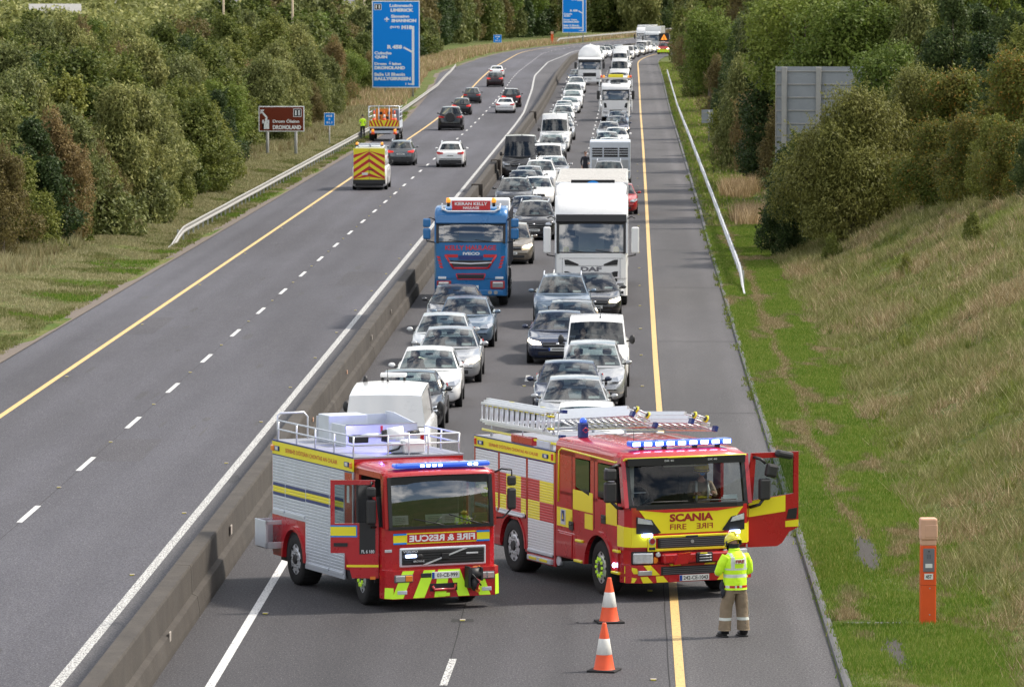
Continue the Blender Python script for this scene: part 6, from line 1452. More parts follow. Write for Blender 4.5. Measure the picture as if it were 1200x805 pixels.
KN = {'suv': 'four-wheel-drive car', 'hatch': 'hatchback', 'saloon': 'saloon car', 'estate': 'estate car', 'jeep': 'jeep', 'highvan': 'tall van', 'van': 'van', 'small': 'small car', 'mpv': 'people carrier', 'smallvan': 'small van'}
for i, (k, pt, px, Y, lit) in enumerate(LMID):
    X = (-4.75 if Y < 400 else -5.05) + far.uniform(-.22, .22)
    car(k, pt, X, Y, prof(Y), R(far.uniform(-1, 1)), f'{CN[pt]} {KN[k]}, {ORD[i]} vehicle behind the tall white van in the left queue', G_L, lit=bool(lit), name='jeep' if k == 'jeep' else 'car')
k = 0
cols = ['white', 'silver', 'white', 'dark', 'white', 'navy', 'silver', 'white', 'steelblue', 'black', 'white', 'grey']
y = 588; i = 0
while i < 20:
    y += far.uniform(7.5, 13.5) if i else 14
    kind = far.choice(['hatch', 'saloon', 'suv', 'suv', 'hatch', 'highvan', 'jeep']); pt = 'white' if kind == 'highvan' else cols[(i * 5 + 2) % 12]
    if i in (3, 8): kind, pt = 'highvan', 'white'
    X = divR(y) - 2.2 + far.uniform(-.3, .3)
    car(kind, pt, X, y, prof(y), R(0) - math.atan(max(0, y - 690) / 2000), f'{CN[pt]} {KN[kind]}, {ORD[i]} vehicle behind the round tanker in the left queue', G_L, lit=far.random() < .75, name={'highvan': 'van', 'jeep': 'jeep'}.get(kind, 'car'))
    i += 1
y = 440; i = 0
while i < 40:
    y += far.uniform(7.5, 10.5) if i > 2 else 16
    if y > 850: break
    kind = far.choice(['hatch', 'saloon', 'suv', 'suv', 'hatch', 'highvan', 'van']); pt = 'white' if kind in ('highvan', 'van') else cols[(i * 7 + 1) % 12]
    if i in (0, 1): kind, pt = 'jeep', 'white'
    if i in (2, 5, 11): kind, pt = 'highvan', 'white'
    X = divR(y) + 1.75 + far.uniform(-.25, .25)
    car(kind, pt, X, y, prof(y), -math.atan(max(0, y - 690) / 2000), f'{CN[pt]} {KN[kind]}, {ORD[i]} vehicle behind the white recovery lorry in the right queue', G_R, lit=(far.random() < .8 and i > 1), name={'highvan': 'van', 'van': 'van', 'jeep': 'jeep'}.get(kind, 'car'))
    i += 1
YQ_R = y

# ---- free traffic driving away on the left carriageway
def away(px, py, kind, paint, label, off=0, tail=False, name='car', cat=None):
    p = at(px, py, LOFF); Lc = CARS[kind][0]; yaw = math.pi - (math.atan(.0) if p.y < 560 else 0)
    return car(kind, paint, p.x, p.y + Lc - .7, p.z, math.pi, label, 'traffic driving away on the left carriageway', name, cat, tail_lit=tail)
away(470, 194, 'suv', 'grey', 'grey crossover beside the yellow chevron van on the left carriageway', tail=True)
away(528, 196, 'suv', 'white', 'white crossover alone in the overtaking lane of the left carriageway')
D_ = away(528, 153, 'jeep', 'black', 'black jeep with its spare wheel on the tailgate driving away', name='jeep')
away(541, 135, 'mpv', 'black', 'small black hatchback just ahead of the black jeep on the left carriageway', tail=True)
away(553, 121.5, 'mpv', 'dark', 'dark hatchback with silver badge ahead of the small black hatchback')
away(580, 102, 'suv', 'maroon', 'dark maroon crossover near the yellow line far up the left carriageway', tail=True)
away(582, 91, 'saloon', 'white', 'white car furthest up the left carriageway ahead of the maroon crossover')
away(592, 133, 'saloon', 'white', 'white saloon in the overtaking lane behind the maroon pickup')
away(599, 126, 'jeep', 'maroon', 'dark red pickup with white roof ahead of the white saloon', tail=True, name='pickup')
D_.scale = (1.08, 1, 1.08)
# spare wheel of the jeep
ty, rm = wheel_meshes(.36, .21, 'car'); L = CARS['jeep'][0]
sw_ = obj('spare_wheel', ty, D_); sw_.location = (.0, L + .12, 1.02); sw_.rotation_euler = (0, 0, R(90))
mb = MB(); mb.cyl((0, L + .22, 1.02), (0, L + .235, 1.02), .34, .33, 24, 'plastic'); mb.build('wheel_cover', D_)

# ---- chevron van
p = at(433, 223, LOFF)
cv = car('highpanel', 'white', p.x, p.y + 5.6, p.z, math.pi, 'white maintenance van with a yellow and red chevron back and orange beacons', None, 'van')
L, W, H = CARS['highvan'][:3]; hw = W / 2
mb = MB(); Yp = L + .095
mb.box(-hw * .90, hw * .90, L - .12, Yp, .62, 2.42, 'sign_yellow'); mb.build('rear_door', cv)
mb = MB(); Yp += .003
for zc in (-.25, .17, .59, 1.01, 1.43, 1.85):
    for e in (-1, 1):
        pts = [(0, zc + .62), (hw * .90, zc), (hw * .90, zc + .20), (0, zc + .82)]
        pts = [(x, min(2.28, max(.64, z))) for x, z in pts]
        if max(z for x, z in pts) - min(z for x, z in pts) < .1: continue
        P_ = [(e * x, Yp, z) for x, z in pts]; mb.slab(P_ if e < 0 else P_[::-1], 'chevron_red', (0, 1, 0), .004)
mb.build('chevron', cv)
mb = MB(); mb.cbox(.08, .42, Yp + .004, Yp + .02, .88, 1.02, 'plate', .004); mb.box(-.01, .01, Yp, Yp + .008, .64, 2.4, 'trim_grey'); mb.cbox(-.25, .05, Yp + .004, Yp + .03, 1.15, 1.2, 'ink', .01); mb.build('door_handle', cv)
mb = MB(); mb.cbox(-hw * .93, hw * .93, L - .1, L + .14, .36, .62, 'plastic', .03); mb.build('rear_bumper', cv)
mb = MB(); mb.box(-.7, .7, L - 1.6, L - .3, H + .04, H + .07, 'alu')
for x in (-.7, 0, .7): mb.box(x - .02, x + .02, L - 1.6, L - .3, H - .03, H + .12, 'alu')
mb.cbox(-.75, .75, L - .5, L - .3, H + .06, H + .16, 'alu', .02); mb.build('roof_rack', cv)
for x in (-.72, .72):
    mb = MB(); mb.cyl((x, L - .35, H + .0), (x, L - .35, H + .08), .09, .09, 12, 'ink'); mb.cyl((x, L - .35, H + .08), (x, L - .35, H + .22), .085, .06, 12, 'beacon'); mb.build('beacon', cv)

# ================================================================== LORRIES
def big_lorry(px, py, cfg, label, name='lorry', group=G_L):
    """cfg: W cab width, H cab height, LC cab length, paint, screen z0..z1, body callback"""
    p = at(px, py); y0 = p.y - 1.3; rt = thing(name, (p.x, y0, prof(y0)), cfg.get('rz', 0), label=label, category='lorry', group=group)
    W, H, LC, pt, z0, z1 = cfg['W'] / 2, cfg['H'], cfg['LC'], 'paint_' + cfg['paint'], cfg['z0'], cfg['z1']
    rake = cfg.get('rake', .16)
    b = MB(); fz = .38
    fp = [(-W, .26), (-W + .06, .08), (-W + .22, .0), (W - .22, 0), (W - .06, .08), (W, .26), (W, LC), (-W, LC)]
    b.prism(fp, 'z', .98, z0, pt)
    b.prism([(x, y + (.03 if y < .3 else 0)) for x, y in fp[:6]] + [(W, .7), (-W, .7)], 'z', fz, .97, pt)
    # upper cab: pillars, back, roof
    for e in (-1, 1):
        xa, xb = sorted((e * W, e * (W - .09))); b.prism([(.07, z0), (.30, z0), (.46, z1 + .04), (.07 + rake, z1 + .04)], 'x', xa, xb, pt); b.box(xa, xb, 1.15, LC, z0, z1 + .04, pt)
    b.box(-W + .02, W - .02, LC - .06, LC, z0, z1, pt)
    us = [-1, -.97, -.85, 0, .85, .97, 1]; fr = cfg.get('roof_front', .35)
    rows = [(.07 + rake, z1), (.07 + rake + .02, z1 + .20), (.07 + rake + fr, H - .08), (.07 + rake + fr + .25, H), (LC, H)]
    b.grid(lambda i, j: (us[i] * (W - (.10 * (j / 2) if cfg.get('taper') and j >= 2 else 0)), rows[j][0] + .12 * abs(us[i]) ** 5 * (j < 4), rows[j][1] - (.08 if abs(us[i]) == 1 else 0) * (j >= 2)), 7, 5, pt)
    for e in (-1, 1):
        x = e * W; pts = [(x, LC, z1), (x, .3, z1), (x, .07 + rake + .14, z1 + .2), (x - e * (.1 if cfg.get('taper') else 0), .07 + rake + fr + .12, H - .16), (x - e * (.1 if cfg.get('taper') else 0), LC, H - .08)]
        b.add(pts, [(0, 1, 2, 3, 4)], pt)
    b.box(-W + .1, W - .1, .4, LC, z0 - .1, z0 - .04, 'plastic'); b.build('cab', rt)
    w = MB(); w.grid(lambda i, j: ((i / 12 - .5) * 2 * (W - .09), .055 + rake * j / 6 + .06 * abs(i / 6 - 1) ** 4 - .03 * math.sin(math.pi * j / 6), z0 + .02 + (z1 - z0 - .03) * j / 6), 13, 7, 'glass_cab'); ws = w.build('windscreen', rt)
    g = MB(); g.box(-W + .06, W - .06, .035 + rake, .07 + rake, z1 - .10, z1 + .02, 'ink'); g.box(-W + .08, W - .08, .03, .055, z0 - .02, z0 + .04, 'ink')
    for e in (-1, 1): g.prism([(.04, z0), (.09, z0), (.09 + rake, z1), (.04 + rake, z1)], 'x', e * (W - .10) - .04, e * (W - .10) + .04, 'ink')
    g.build('window_seal', ws)
    for xa in (-.75, .15):
        g = MB(); g.tube([(xa + .62, .03, z0 + .02), (xa, .04, z0 + .10)], .013, 5, 'ink'); g.build('wiper', ws)
    for e in (-1, 1):
        s = MB(); s.slab([(e * (W + .002), .36, z0 + .04), (e * (W + .002), 1.10, z0 + .04), (e * (W + .002), 1.10, z1 - .02), (e * (W + .002), .46, z1 - .02)], 'glass_dark', (e, 0, 0), .004); s.build('side_window', rt)
    if cfg.get('visor'):
        v = MB(); v.prism([(.0 + rake, z1 - .04), (-.06 + rake, z1 + .0), (.0 + rake, z1 + .24), (.1 + rake, z1 + .24)], 'x', -W + .04, W - .04, cfg['visor']); v.build('sun_visor', rt)
    for x in (-.7, .7):
        s_ = MB(); s_.cbox(x - .26, x + .26, .8, 1.2, z0 - .1, z0 + .55, 'seat_cloth', .06); s_.cbox(x - .14, x + .14, 1.0, 1.14, z0 + .55, z0 + .75, 'seat_cloth', .04); s_.build('seat', rt)
    s_ = MB(); s_.cbox(-W + .2, W - .2, .12, .42, z0 - .2, z0 + .04, 'plastic', .04); s_.build('dashboard', rt)
    mz = cfg.get('mz', z0 - .05); mh = cfg.get('mh', .62)
    for e in (-1, 1):
        m_ = MB(); X = e * (W + .26); mp = 'paint_' + cfg.get('mirror', cfg['paint'])
        m_.cbox(X - .13, X + .13, -.02, .10, mz + .12, mz + mh, mp, .05)
        if cfg.get('mirror2', True): m_.cbox(X - .13, X + .13, -.02, .10, mz + mh + .03, mz + mh + .33, mp, .05)
        m_.tube([(e * W, .25, mz + mh + .28), (e * (W + .12), .08, mz + mh + .36), (X, .05, mz + mh + .3)], .022, 6, 'plastic'); m_.tube([(e * W, .25, mz), (X, .06, mz + .06), (X, .06, mz + .2)], .022, 6, 'plastic'); m_.build('mirror', rt)
    bu = MB(); bu.cbox(-W + .12, W - .12, -.03, .06, .40, .58, cfg.get('bump', pt), .02); bu.build('bumper', rt)
    for e in (-1, 1):
        h = MB(); h.cbox(e * (W - .32) - .19, e * (W - .32) + .19, -.035, .03, .66, .86, 'lamp_lit' if cfg.get('lit') else 'lamp_glass', .03); h.build('headlight', rt)
    np_ = MB(); np_.cbox(-.27, .27, -.05, -.03, .62, .74, 'plate', .005); np_.box(-.2, .2, -.054, -.049, .655, .705, 'trim_grey'); np_.build('number_plate', rt)
    for e in (-1, 1): wheel(rt, e * (W - .16), 1.30, .50, .30, e, 'truck')
    cfg['extra'](rt, W, H, LC); return rt
def rear_axles(rt, W, ys):
    for y in ys:
        for e in (-1, 1): wheel(rt, e * (W - .26), y, .50, .50, e, 'truck')
def chassis(rt, W, L):
    c = MB(); c.box(-.45, .45, .6, L, .55, .85, 'plastic'); c.cbox(-W + .05, -W + .5, 2.2, 3.4, .45, .95, 'plastic', .05); c.cbox(W - .5, W - .05, 2.2, 3.4, .45, .95, 'alu', .05); c.build('chassis', rt)

def blue_extra(rt, W, H, LC):
    g = MB(); g.text('KELLY HAULAGE', 1.75, .17, (0, -.004, 2.03), (1, 0, 0), (0, 0, 1), 'chevron_red', .03); g.text('IVECO', .58, .10, (.02, -.005, 1.83), (1, 0, 0), (0, 0, 1), 'alu_bright', .05); g.build('lettering', rt)
    g = MB(); g.slab([(-.88, -.003, 1.78), (-.44, -.003, 1.78), (-.42, -.003, 1.72), (-.66, -.003, 1.70), (-.46, -.003, 1.38), (.46, -.003, 1.38), (.66, -.003, 1.70), (.42, -.003, 1.72), (.44, -.003, 1.78), (.88, -.003, 1.78), (.54, -.003, 1.30), (-.54, -.003, 1.30)][::-1], 'chevron_red', (0, -1, 0), .02)
    g = MB()
    def st(a, b, w=.07, m='chevron_red'): g.tube([(a[0], -.012, a[1]), (b[0], -.012, b[1])], w / 2, 6, m)
    g.slab([(-.90, -.003, 1.80), (-.44, -.003, 1.80), (-.44, -.003, 1.70), (-.80, -.003, 1.70)][::-1], 'chevron_red', (0, -1, 0), .012); g.slab([(.90, -.003, 1.80), (.44, -.003, 1.80), (.44, -.003, 1.70), (.80, -.003, 1.70)], 'chevron_red', (0, -1, 0), .012)
    st((-.88, 1.78), (-.60, 1.33)); st((.88, 1.78), (.60, 1.33)); st((-.60, 1.33), (.60, 1.33))
    g.build('trim_line', rt)
    g = MB(); g.slab([(-.74, -.004, 1.60), (.74, -.004, 1.60), (.58, -.004, 1.38), (-.58, -.004, 1.38)], 'ink', (0, -1, 0), .01); g.slab([(-.42, -.004, 1.76), (.42, -.004, 1.76), (.42, -.004, 1.62), (-.42, -.004, 1.62)], 'navy_blue', (0, -1, 0), .01); g.tube([(-.72, -.03, 1.52), (0, -.035, 1.48), (.72, -.03, 1.52)], .028, 6, 'alu_bright'); g.cbox(-.48, .48, -.01, .05, .98, 1.10, 'ink', .02)
    for z in (1.42, 1.46, 1.57): g.box(-.6, .6, -.02, -.012, z, z + .012, 'trim_grey')
    g.build('grille', rt)
    g = MB(); st2 = [(-.50, 1.13), (.50, 1.13), (.44, .95), (-.44, .95)]
    for i in range(4): a, b = st2[i], st2[(i + 1) % 4]; g.tube([(a[0], -.012, a[1]), (b[0], -.012, b[1])], .018, 5, 'chevron_red')
    for e in (-1, 1):
        for k in range(4): g.slab([(e * (1.18 - .03 * k), .012, 1.74 - .11 * k), (e * (1.07 - .03 * k), -.003, 1.74 - .11 * k), (e * (1.03 - .03 * k), -.003, 1.66 - .11 * k), (e * (1.12 - .03 * k), .0, 1.66 - .11 * k)][::-e], 'chevron_red', (0, -1, 0), .01)
    g.build('side_vent', rt)
    for e in (-1, 1):
        g = MB(); g.cbox(e * .98 - .14, e * .98 + .14, -.02, .04, .96, 1.04, 'alu_bright', .01); g.build('marker_lamp', rt)
        g = MB(); g.cbox(e * .92 - .25, e * .92 + .25, -.025, .03, .62, .90, 'chevron_dark_red', .03); g.build('lamp_surround', rt)
    g = MB(); g.cyl((.66, -.05, .50), (.66, -.02, .50), .07, .07, 12, 'lamp_glass'); g.cyl((.86, -.05, .50), (.86, -.02, .50), .07, .07, 12, 'lamp_glass'); g.build('fog_lamp', rt)
    s = MB(); s.cbox(-.66, .66, .42, .52, 3.30, 3.62, 'chevron_red', .01); so = s.build('roof_sign', rt)
    s = MB(); s.text('KIERAN KELLY', 1.12, .11, (0, .417, 3.52), (1, 0, 0), (0, 0, 1), 'white_plain', .03); s.text('HAULAGE', .55, .09, (0, .417, 3.38), (1, 0, 0), (0, 0, 1), 'white_plain', .03); s.build('lettering', so)
    s = MB(); s.tube([(-1.0, .5, 3.52), (-.98, .35, 3.34), (-.8, .32, 3.26), (.8, .32, 3.26), (.98, .35, 3.34), (1.0, .5, 3.52)], .035, 8, 'alu_bright'); s.build('light_rail', rt)
    for x in (-.78, .78):
        s = MB(); s.cyl((x, .48, 3.42), (x, .48, 3.56), .05, .06, 10, 'ink'); s.cyl((x, .48, 3.56), (x, .48, 3.72), .085, .07, 12, 'beacon'); s.build('beacon', rt)
    for e in (-1, 1):
        s = MB(); s.cbox(e * .95 - .13, e * .95 + .13, .16, .22, 3.06, 3.12, 'alu_bright', .01); s.cbox(e * .94 - .06, e * .94 + .06, .40, .50, 3.30, 3.44, 'lamp_glass', .02); s.build('marker_lamp', rt)
    b = MB(); y0, y1 = 2.15, 7.6
    b.prism([(-1.22, 1.25), (1.22, 1.25), (1.24, 3.15), (-1.24, 3.15)], 'y', y0, y0 + .06, 'slate'); b.box(-1.24, -1.18, y0, y1, 1.25, 3.15, 'slate'); b.box(1.18, 1.24, y0, y1, 1.25, 3.15, 'slate'); b.box(-1.24, 1.24, y1 - .06, y1, 1.25, 3.1, 'slate'); b.box(-1.2, 1.2, y0, y1, 1.2, 1.27, 'slate')
    for y in np.arange(y0 + .6, y1, .8): b.box(1.24, 1.29, y, y + .08, 1.25, 3.15, 'trim_grey'); b.box(-1.29, -1.24, y, y + .08, 1.25, 3.15, 'trim_grey')
    b.build('tipper_body', rt)
    b = MB(); b.cbox(-.92, 1.27, y0 + .3, y0 + 1.6, 3.15, 3.60, 'white_plain', .06); b.build('sheet_roll', rt)
    chassis(rt, W, 7.2); rear_axles(rt, W, (5.3, 6.6))
big_lorry(553, 357, dict(W=2.5, H=3.40, LC=2.1, paint='blue', z0=2.20, z1=2.88, visor='paint_blue', extra=blue_extra, mz=2.2, mh=.50, roof_front=.2), 'blue tipper lorry with red trim, roof sign and orange beacons in the left queue')

def artic_extra(rt, W, H, LC):
    g = MB(); g.text('DAF', .72, .16, (0, -.006, 1.30), (1, 0, 0), (0, 0, 1), 'slate', .05); g.build('lettering', rt)
    g = MB()
    for e in (-1, 1):
        for (a, b_) in ((1.62, 1.42), (1.22, 1.02)): g.slab([(e * .92, -.003, a), (e * .80, -.003, a), (e * .42, -.003, b_ + .04), (e * .44, -.003, b_), (e * .90, -.003, b_ + .02)][::(e)], 'ink', (0, -1, 0), .012)
        g.slab([(e * .90, -.003, .98), (e * .60, -.003, .98), (e * .60, -.003, .72), (e * .86, -.003, .72)][::e], 'ink', (0, -1, 0), .012)
    g.cbox(-.6, .6, -.01, .05, .76, .96, 'ink', .02); g.build('grille', rt)
    g = MB(); g.box(-.9, .9, -.004, -.001, 1.40, 1.412, 'trim_grey'); g.box(-1.1, 1.1, -.004, -.001, 1.66, 1.672, 'trim_grey'); g.box(-1.0, 1.0, -.034, -.03, .60, .61, 'trim_grey')
    for e in (-1, 1): g.box(*sorted((e * .985, e * .997)), -.004, -.001, 1.0, 1.66, 'trim_grey'); g.box(*sorted((e * 1.253, e * 1.256)), .3, 1.2, 1.0, 1.012, 'trim_grey')
    g.build('panel_gap', rt)
    for e in (-1, 1): g = MB(); g.cbox(e * .95 - .16, e * .95 + .16, -.045, -.02, .46, .54, 'ink', .02); g.build('fog_lamp', rt)
    for x, m in ((-.86, 'sign_yellow'), (.86, 'sign_yellow')):
        g = MB(); g.cyl((x, .16, 1.96), (x, .18, 1.96), .11, .11, 16, m); g.build('sticker', rt)
    g = MB(); g.cbox(.15, .68, .18, .2, 1.88, 1.98, 'sun_bleached', .005); g.build('name_card', rt)
    d = MB(); us = [-1, -.9, -.4, .4, .9, 1]; rows = [(.62, 3.45, 1.0), (.70, 3.62, .98), (1.10, 3.98, .97), (1.70, 4.16, .97), (2.45, 4.16, .97)]
    d.grid(lambda i, j: (us[i] * W * rows[j][2], rows[j][0] + .16 * abs(us[i]) ** 4 * (j < 3), rows[j][1] - (.10 if abs(us[i]) == 1 else 0)), 6, 5, 'paint_white')
    for e in (-1, 1): d.add([(e * W * .98, .8, 3.35), (e * W * .97, 1.12, 3.88), (e * W * .97, 1.7, 4.06), (e * W * .97, 2.45, 4.06), (e * W * .97, 2.45, 3.3)], [(0, 1, 2, 3, 4)], 'paint_white')
    d.build('wind_deflector', rt)
    t = MB(); y0 = 2.75; t.cbox(-1.27, 1.27, y0, y0 + 13.4, 1.25, 4.18, 'paint_white', .03)
    t.box(-1.2, 1.2, y0 + .05, y0 + 13.3, 4.18, 4.187, 'canvas')
    for y in np.arange(y0 + .4, y0 + 13.3, 1.2): t.box(-1.22, 1.22, y, y + .03, 4.187, 4.192, 'trim_grey')
    tr = t.build('trailer', rt)
    t = MB(); t.cbox(-.72, .80, y0 - .10, y0 - .0, 3.98, 4.26, 'ink', .02); t.ell((.04, y0 - .11, 4.12), (.22, .02, .10), 'sign_blue', 16, 8); t.build('cooling_unit', tr)
    t = MB(); t.box(-.5, .5, y0 + .3, y0 + 13.2, .95, 1.25, 'plastic'); t.box(-1.2, -1.15, y0 + 3.5, y0 + 9.5, .5, 1.1, 'alu'); t.box(1.15, 1.2, y0 + 3.5, y0 + 9.5, .5, 1.1, 'alu'); t.build('chassis', tr)
    chassis(rt, W, 5.6); rear_axles(rt, W, (5.2, 12.6, 13.9, 15.2))
big_lorry(693, 357, dict(W=2.5, H=3.80, LC=2.35, paint='white', z0=1.84, z1=2.92, visor='ink', extra=artic_extra, mz=1.72, mh=1.02, mirror2=False, roof_front=.5, rake=.2), 'tall white articulated lorry with yellow screen stickers and box trailer in the right queue', group=G_R)

def recovery_extra(rt, W, H, LC):
    g = MB()
    for e in (-1, 1): g.slab([(e * 1.0, -.003, 1.55), (e * .8, -.003, 1.5), (e * .72, -.003, 1.15), (e * .95, -.003, 1.1)][::e], 'ink', (0, -1, 0), .012)
    g.cbox(-.5, .5, -.01, .05, .76, .94, 'ink', .02); g.build('grille', rt)
    g = MB(); g.cbox(-.42, .42, .55, .62, 3.0, 3.16, 'ink', .02); g.build('roof_vent', rt)
    f = MB()
    for e in (-1, 1): f.cbox(e * 1.36 - .05, e * 1.36 + .05, 2.0, 2.1, .7, 3.55, 'white_plain', .01)
    f.cbox(-1.41, 1.41, 2.0, 2.1, 3.45, 3.60, 'canvas', .02)
    f.cbox(-1.3, 1.3, 2.2, 7.8, 1.1, 1.25, 'alu', .03)
    for e in (-1, 1): f.cbox(e * 1.28 - .03, e * 1.28 + .03, 2.1, 7.8, 1.25, 2.0, 'white_plain', .01)
    f.build('load_frame', rt)
    for x in (-1.0, -1.2, 1.05, 1.25):
        b = MB(); b.cyl((x, 2.05, 3.60), (x, 2.05, 3.80), .09, .05, 10, 'beacon' if abs(x) < 1.1 else 'cone_orange'); b.build('beacon', rt)
    b = MB(); b.cbox(-.62, .62, 2.25, 2.55, 3.58, 3.86, 'sign_yellow', .04); b.build('light_board', rt)
    chassis(rt, W, 7.5); rear_axles(rt, W, (6.2,))
big_lorry(721.5, 142, dict(W=2.35, H=3.15, LC=1.9, paint='white', z0=1.75, z1=2.60, extra=recovery_extra, mirror='black', mz=1.7, mh=.85, mirror2=False, roof_front=.25, lit=False), 'white recovery lorry with a yellow roof board and orange beacons in the right queue', group=G_R)

def tanker_extra(rt, W, H, LC):
    g = MB(); g.cbox(-.7, .7, -.01, .05, .95, 1.35, 'ink', .03); g.build('grille', rt)
    g = MB(); g.cyl((0, 2.7, 3.05), (0, 11, 3.05), 1.26, 1.26, 28, 'paint_white'); g.ell((0, 2.7, 3.05), (1.26, .5, 1.26), 'paint_white', 28, 14); g.tube([(0, 3, 4.35), (0, 10, 4.35)], .05, 6, 'alu')
    tk = g.build('tank', rt)
    c = MB(); c.box(-.45, .45, .6, 11, .6, 1.4, 'plastic'); c.build('chassis', rt); rear_axles(rt, W, (4.6, 9.2, 10.4))
big_lorry(691, 100, dict(W=2.5, H=3.0, LC=2.0, paint='white', z0=1.7, z1=2.55, extra=tanker_extra, mirror='black', mz=1.7, mh=.8, mirror2=False, roof_front=.25, visor='ink'), 'white tanker lorry with a round tank above its cab in the left queue')
def far_extra(rt, W, H, LC):
    g = MB(); g.cbox(-.7, .7, -.01, .05, .95, 1.35, 'ink', .03); g.build('grille', rt)
    d = MB(); d.cbox(-1.27, 1.27, 2.6, 13.5, 1.3, 4.1, 'paint_white', .03); d.build('trailer', rt); chassis(rt, W, 5); rear_axles(rt, W, (5.0, 10.5, 12))
def lorry_at(Y, lane, paint, label, group, H=3.7):
    X = divR(Y) + lane; px = 733 + X / Y * 6000; py = -10 + 6000 * (CAMH - prof(Y)) / (Y + 1.3)
    return big_lorry(px, py, dict(W=2.5, H=H, LC=2.2, paint=paint, z0=1.8, z1=2.7, extra=far_extra, mirror='black', mz=1.7, mh=.9, mirror2=False, roof_front=.4, rz=-math.atan(max(0, Y - 690) / 2000), lit=True), label, group=group)
lorry_at(858, -1.85, 'white', 'white box lorry standing tallest at the far bend of the queue', G_L)
lorry_at(YQ_R + 8, 1.75, 'pale', 'grey-white lorry just right of the tallest lorry at the far bend', G_R, 3.3)
# grey fleet continuing past the bend
# livestock trailer behind the silver jeep
p = roof_at(715, 166, 2.6); tr = thing('livestock_trailer', (p.x, p.y, prof(p.y)), 0, label='grey livestock trailer with slatted windows towed by the silver jeep', category='trailer')
b = MB(); b.cbox(-1.12, 1.12, 0, 3.9, .55, 2.6, 'alu', .06); b.cbox(-1.0, 1.0, -.02, .0, .7, 1.6, 'steel', .01); b.build('body', tr)
b = MB()
for x0, x1 in ((-.98, -.42), (-.34, .42), (.50, .98)):
    b.cbox(x0, x1, -.03, .0, 1.75, 2.25, 'ink', .01)
    for z in (1.87, 2.0, 2.13): b.box(x0, x1, -.042, -.03, z, z + .03, 'alu_bright')
b.build('slatted_window', tr)
b = MB(); b.tube([(-.5, .0, .55), (0, -1.2, .5), (.5, .0, .55)], .05, 6, 'steel'); b.build('drawbar', tr)
for y in (1.5, 2.4):
    for e in (-1, 1): wheel(tr, e * 1.05, y, .34, .22, e)
# man on the road beside the jeep
def stander(px, py, off, rz, label, top, legs, cap=None, vest=False):
    qp = at(px, py, off)
    J = {'pel': (0, 0, .96, .13, .10), 'ab': (0, 0, 1.12, .13, .10), 'ch': (0, 0, 1.34, .16, .11), 'nk': (0, 0, 1.50, .055), 'hd': (0, -.01, 1.56, .05),
         'sr': (-.18, 0, 1.43, .065), 'er': (-.25, .02, 1.14, .05), 'wr': (-.22, -.12, .92, .035), 'sl': (.18, 0, 1.43, .065), 'el': (.26, -.02, 1.16, .05), 'wl': (.16, -.22, 1.05, .035),
         'hr': (-.10, 0, .88, .10), 'kr': (-.12, -.02, .48, .07), 'ar': (-.12, .02, .09, .05), 'tr': (-.13, -.14, .05, .045), 'hl': (.10, 0, .88, .10), 'kl': (.12, -.02, .48, .07), 'al': (.13, .02, .09, .05), 'tl': (.14, -.14, .05, .045)}
    E = [('pel', 'ab'), ('ab', 'ch'), ('ch', 'nk'), ('nk', 'hd'), ('ch', 'sr'), ('sr', 'er'), ('er', 'wr'), ('ch', 'sl'), ('sl', 'el'), ('el', 'wl'), ('pel', 'hr'), ('hr', 'kr'), ('kr', 'ar'), ('ar', 'tr'), ('pel', 'hl'), ('hl', 'kl'), ('kl', 'al'), ('al', 'tl')]
    base = skin(J, E, 2); mb = MB(); b0 = 0; mb.v = [tuple(v.co) for v in base.vertices]
    for p_ in base.polygons:
        c = p_.center; m = 'boot' if c.z < .12 else legs if c.z < .93 and abs(c.x) < .21 else 'skin' if (c.z > 1.5 or (c.y < -.13 and c.z > .8) or (c.z < .97 and abs(c.x) > .19)) else ('reflective' if vest and 1.14 < c.z < 1.19 else top)
        mb.f.append(tuple(p_.vertices)); mb.m.append(mb.mi(m)); mb.sm.append(True)
    head(mb, (0, -.02, 1.66), Matrix.Identity(3)); hand_mesh(mb, (-.22, -.12, .92), (0, -.3, -1), (1, 0, 0), 1); hand_mesh(mb, (.16, -.22, 1.05), (-.3, -.9, 0), (0, 0, 1), -1)
    o = mb.build('person'); o.location = qp; o.rotation_euler = (0, 0, rz); o['label'] = label; o['category'] = 'person'
    c = MB(); c.ell((0, .01, 1.715), (.088, .108, .075), cap or 'hair', 14, 9)
    if cap: c.ell((0, -.12, 1.70), (.07, .07, .012), cap, 10, 5)
    c.build('cap' if cap else 'hair', o)
stander(686, 214, 0, R(10), 'man in a dark top and black cap standing on the road beside the silver jeep', 'cloth_dark', 'cloth_dark', 'ink')
stander(425, 162, LOFF + .25, R(200), 'worker in a yellow-green high-visibility jacket behind the guard rail beside the cone truck', 'hivis', 'cloth_dark', 'ink', True)
# cone truck on the hard shoulder
p = at(450, 166, LOFF); ct = thing('cone_truck', (p.x, p.y, p.z), 0, label='traffic management truck loaded with cones and signs, parked on the left hard shoulder', category='lorry')
b = MB(); b.cbox(-1.2, 1.2, .0, 5.2, 1.0, 1.14, 'alu', .02)
for x in (-1.17, 1.17):
    b.cbox(x - .03, x + .03, 0, 5.2, 1.14, 1.55, 'alu', .01)
    for z in (1.85, 2.2, 2.6): b.tube([(x, 0, z), (x, 5.2, z)], .03, 6, 'alu')
for x in (-1.17, -.4, .4, 1.17): b.tube([(x, .05, 1.1), (x, .05, 2.7)], .04, 6, 'alu')
b.tube([(-1.17, .05, 2.7), (1.17, .05, 2.7)], .04, 6, 'alu'); b.cbox(-1.1, 1.1, 5.2, 6.9, .6, 2.35, 'slate', .1); b.box(-.5, .5, .2, 6.5, .55, .9, 'plastic'); b.build('body', ct)
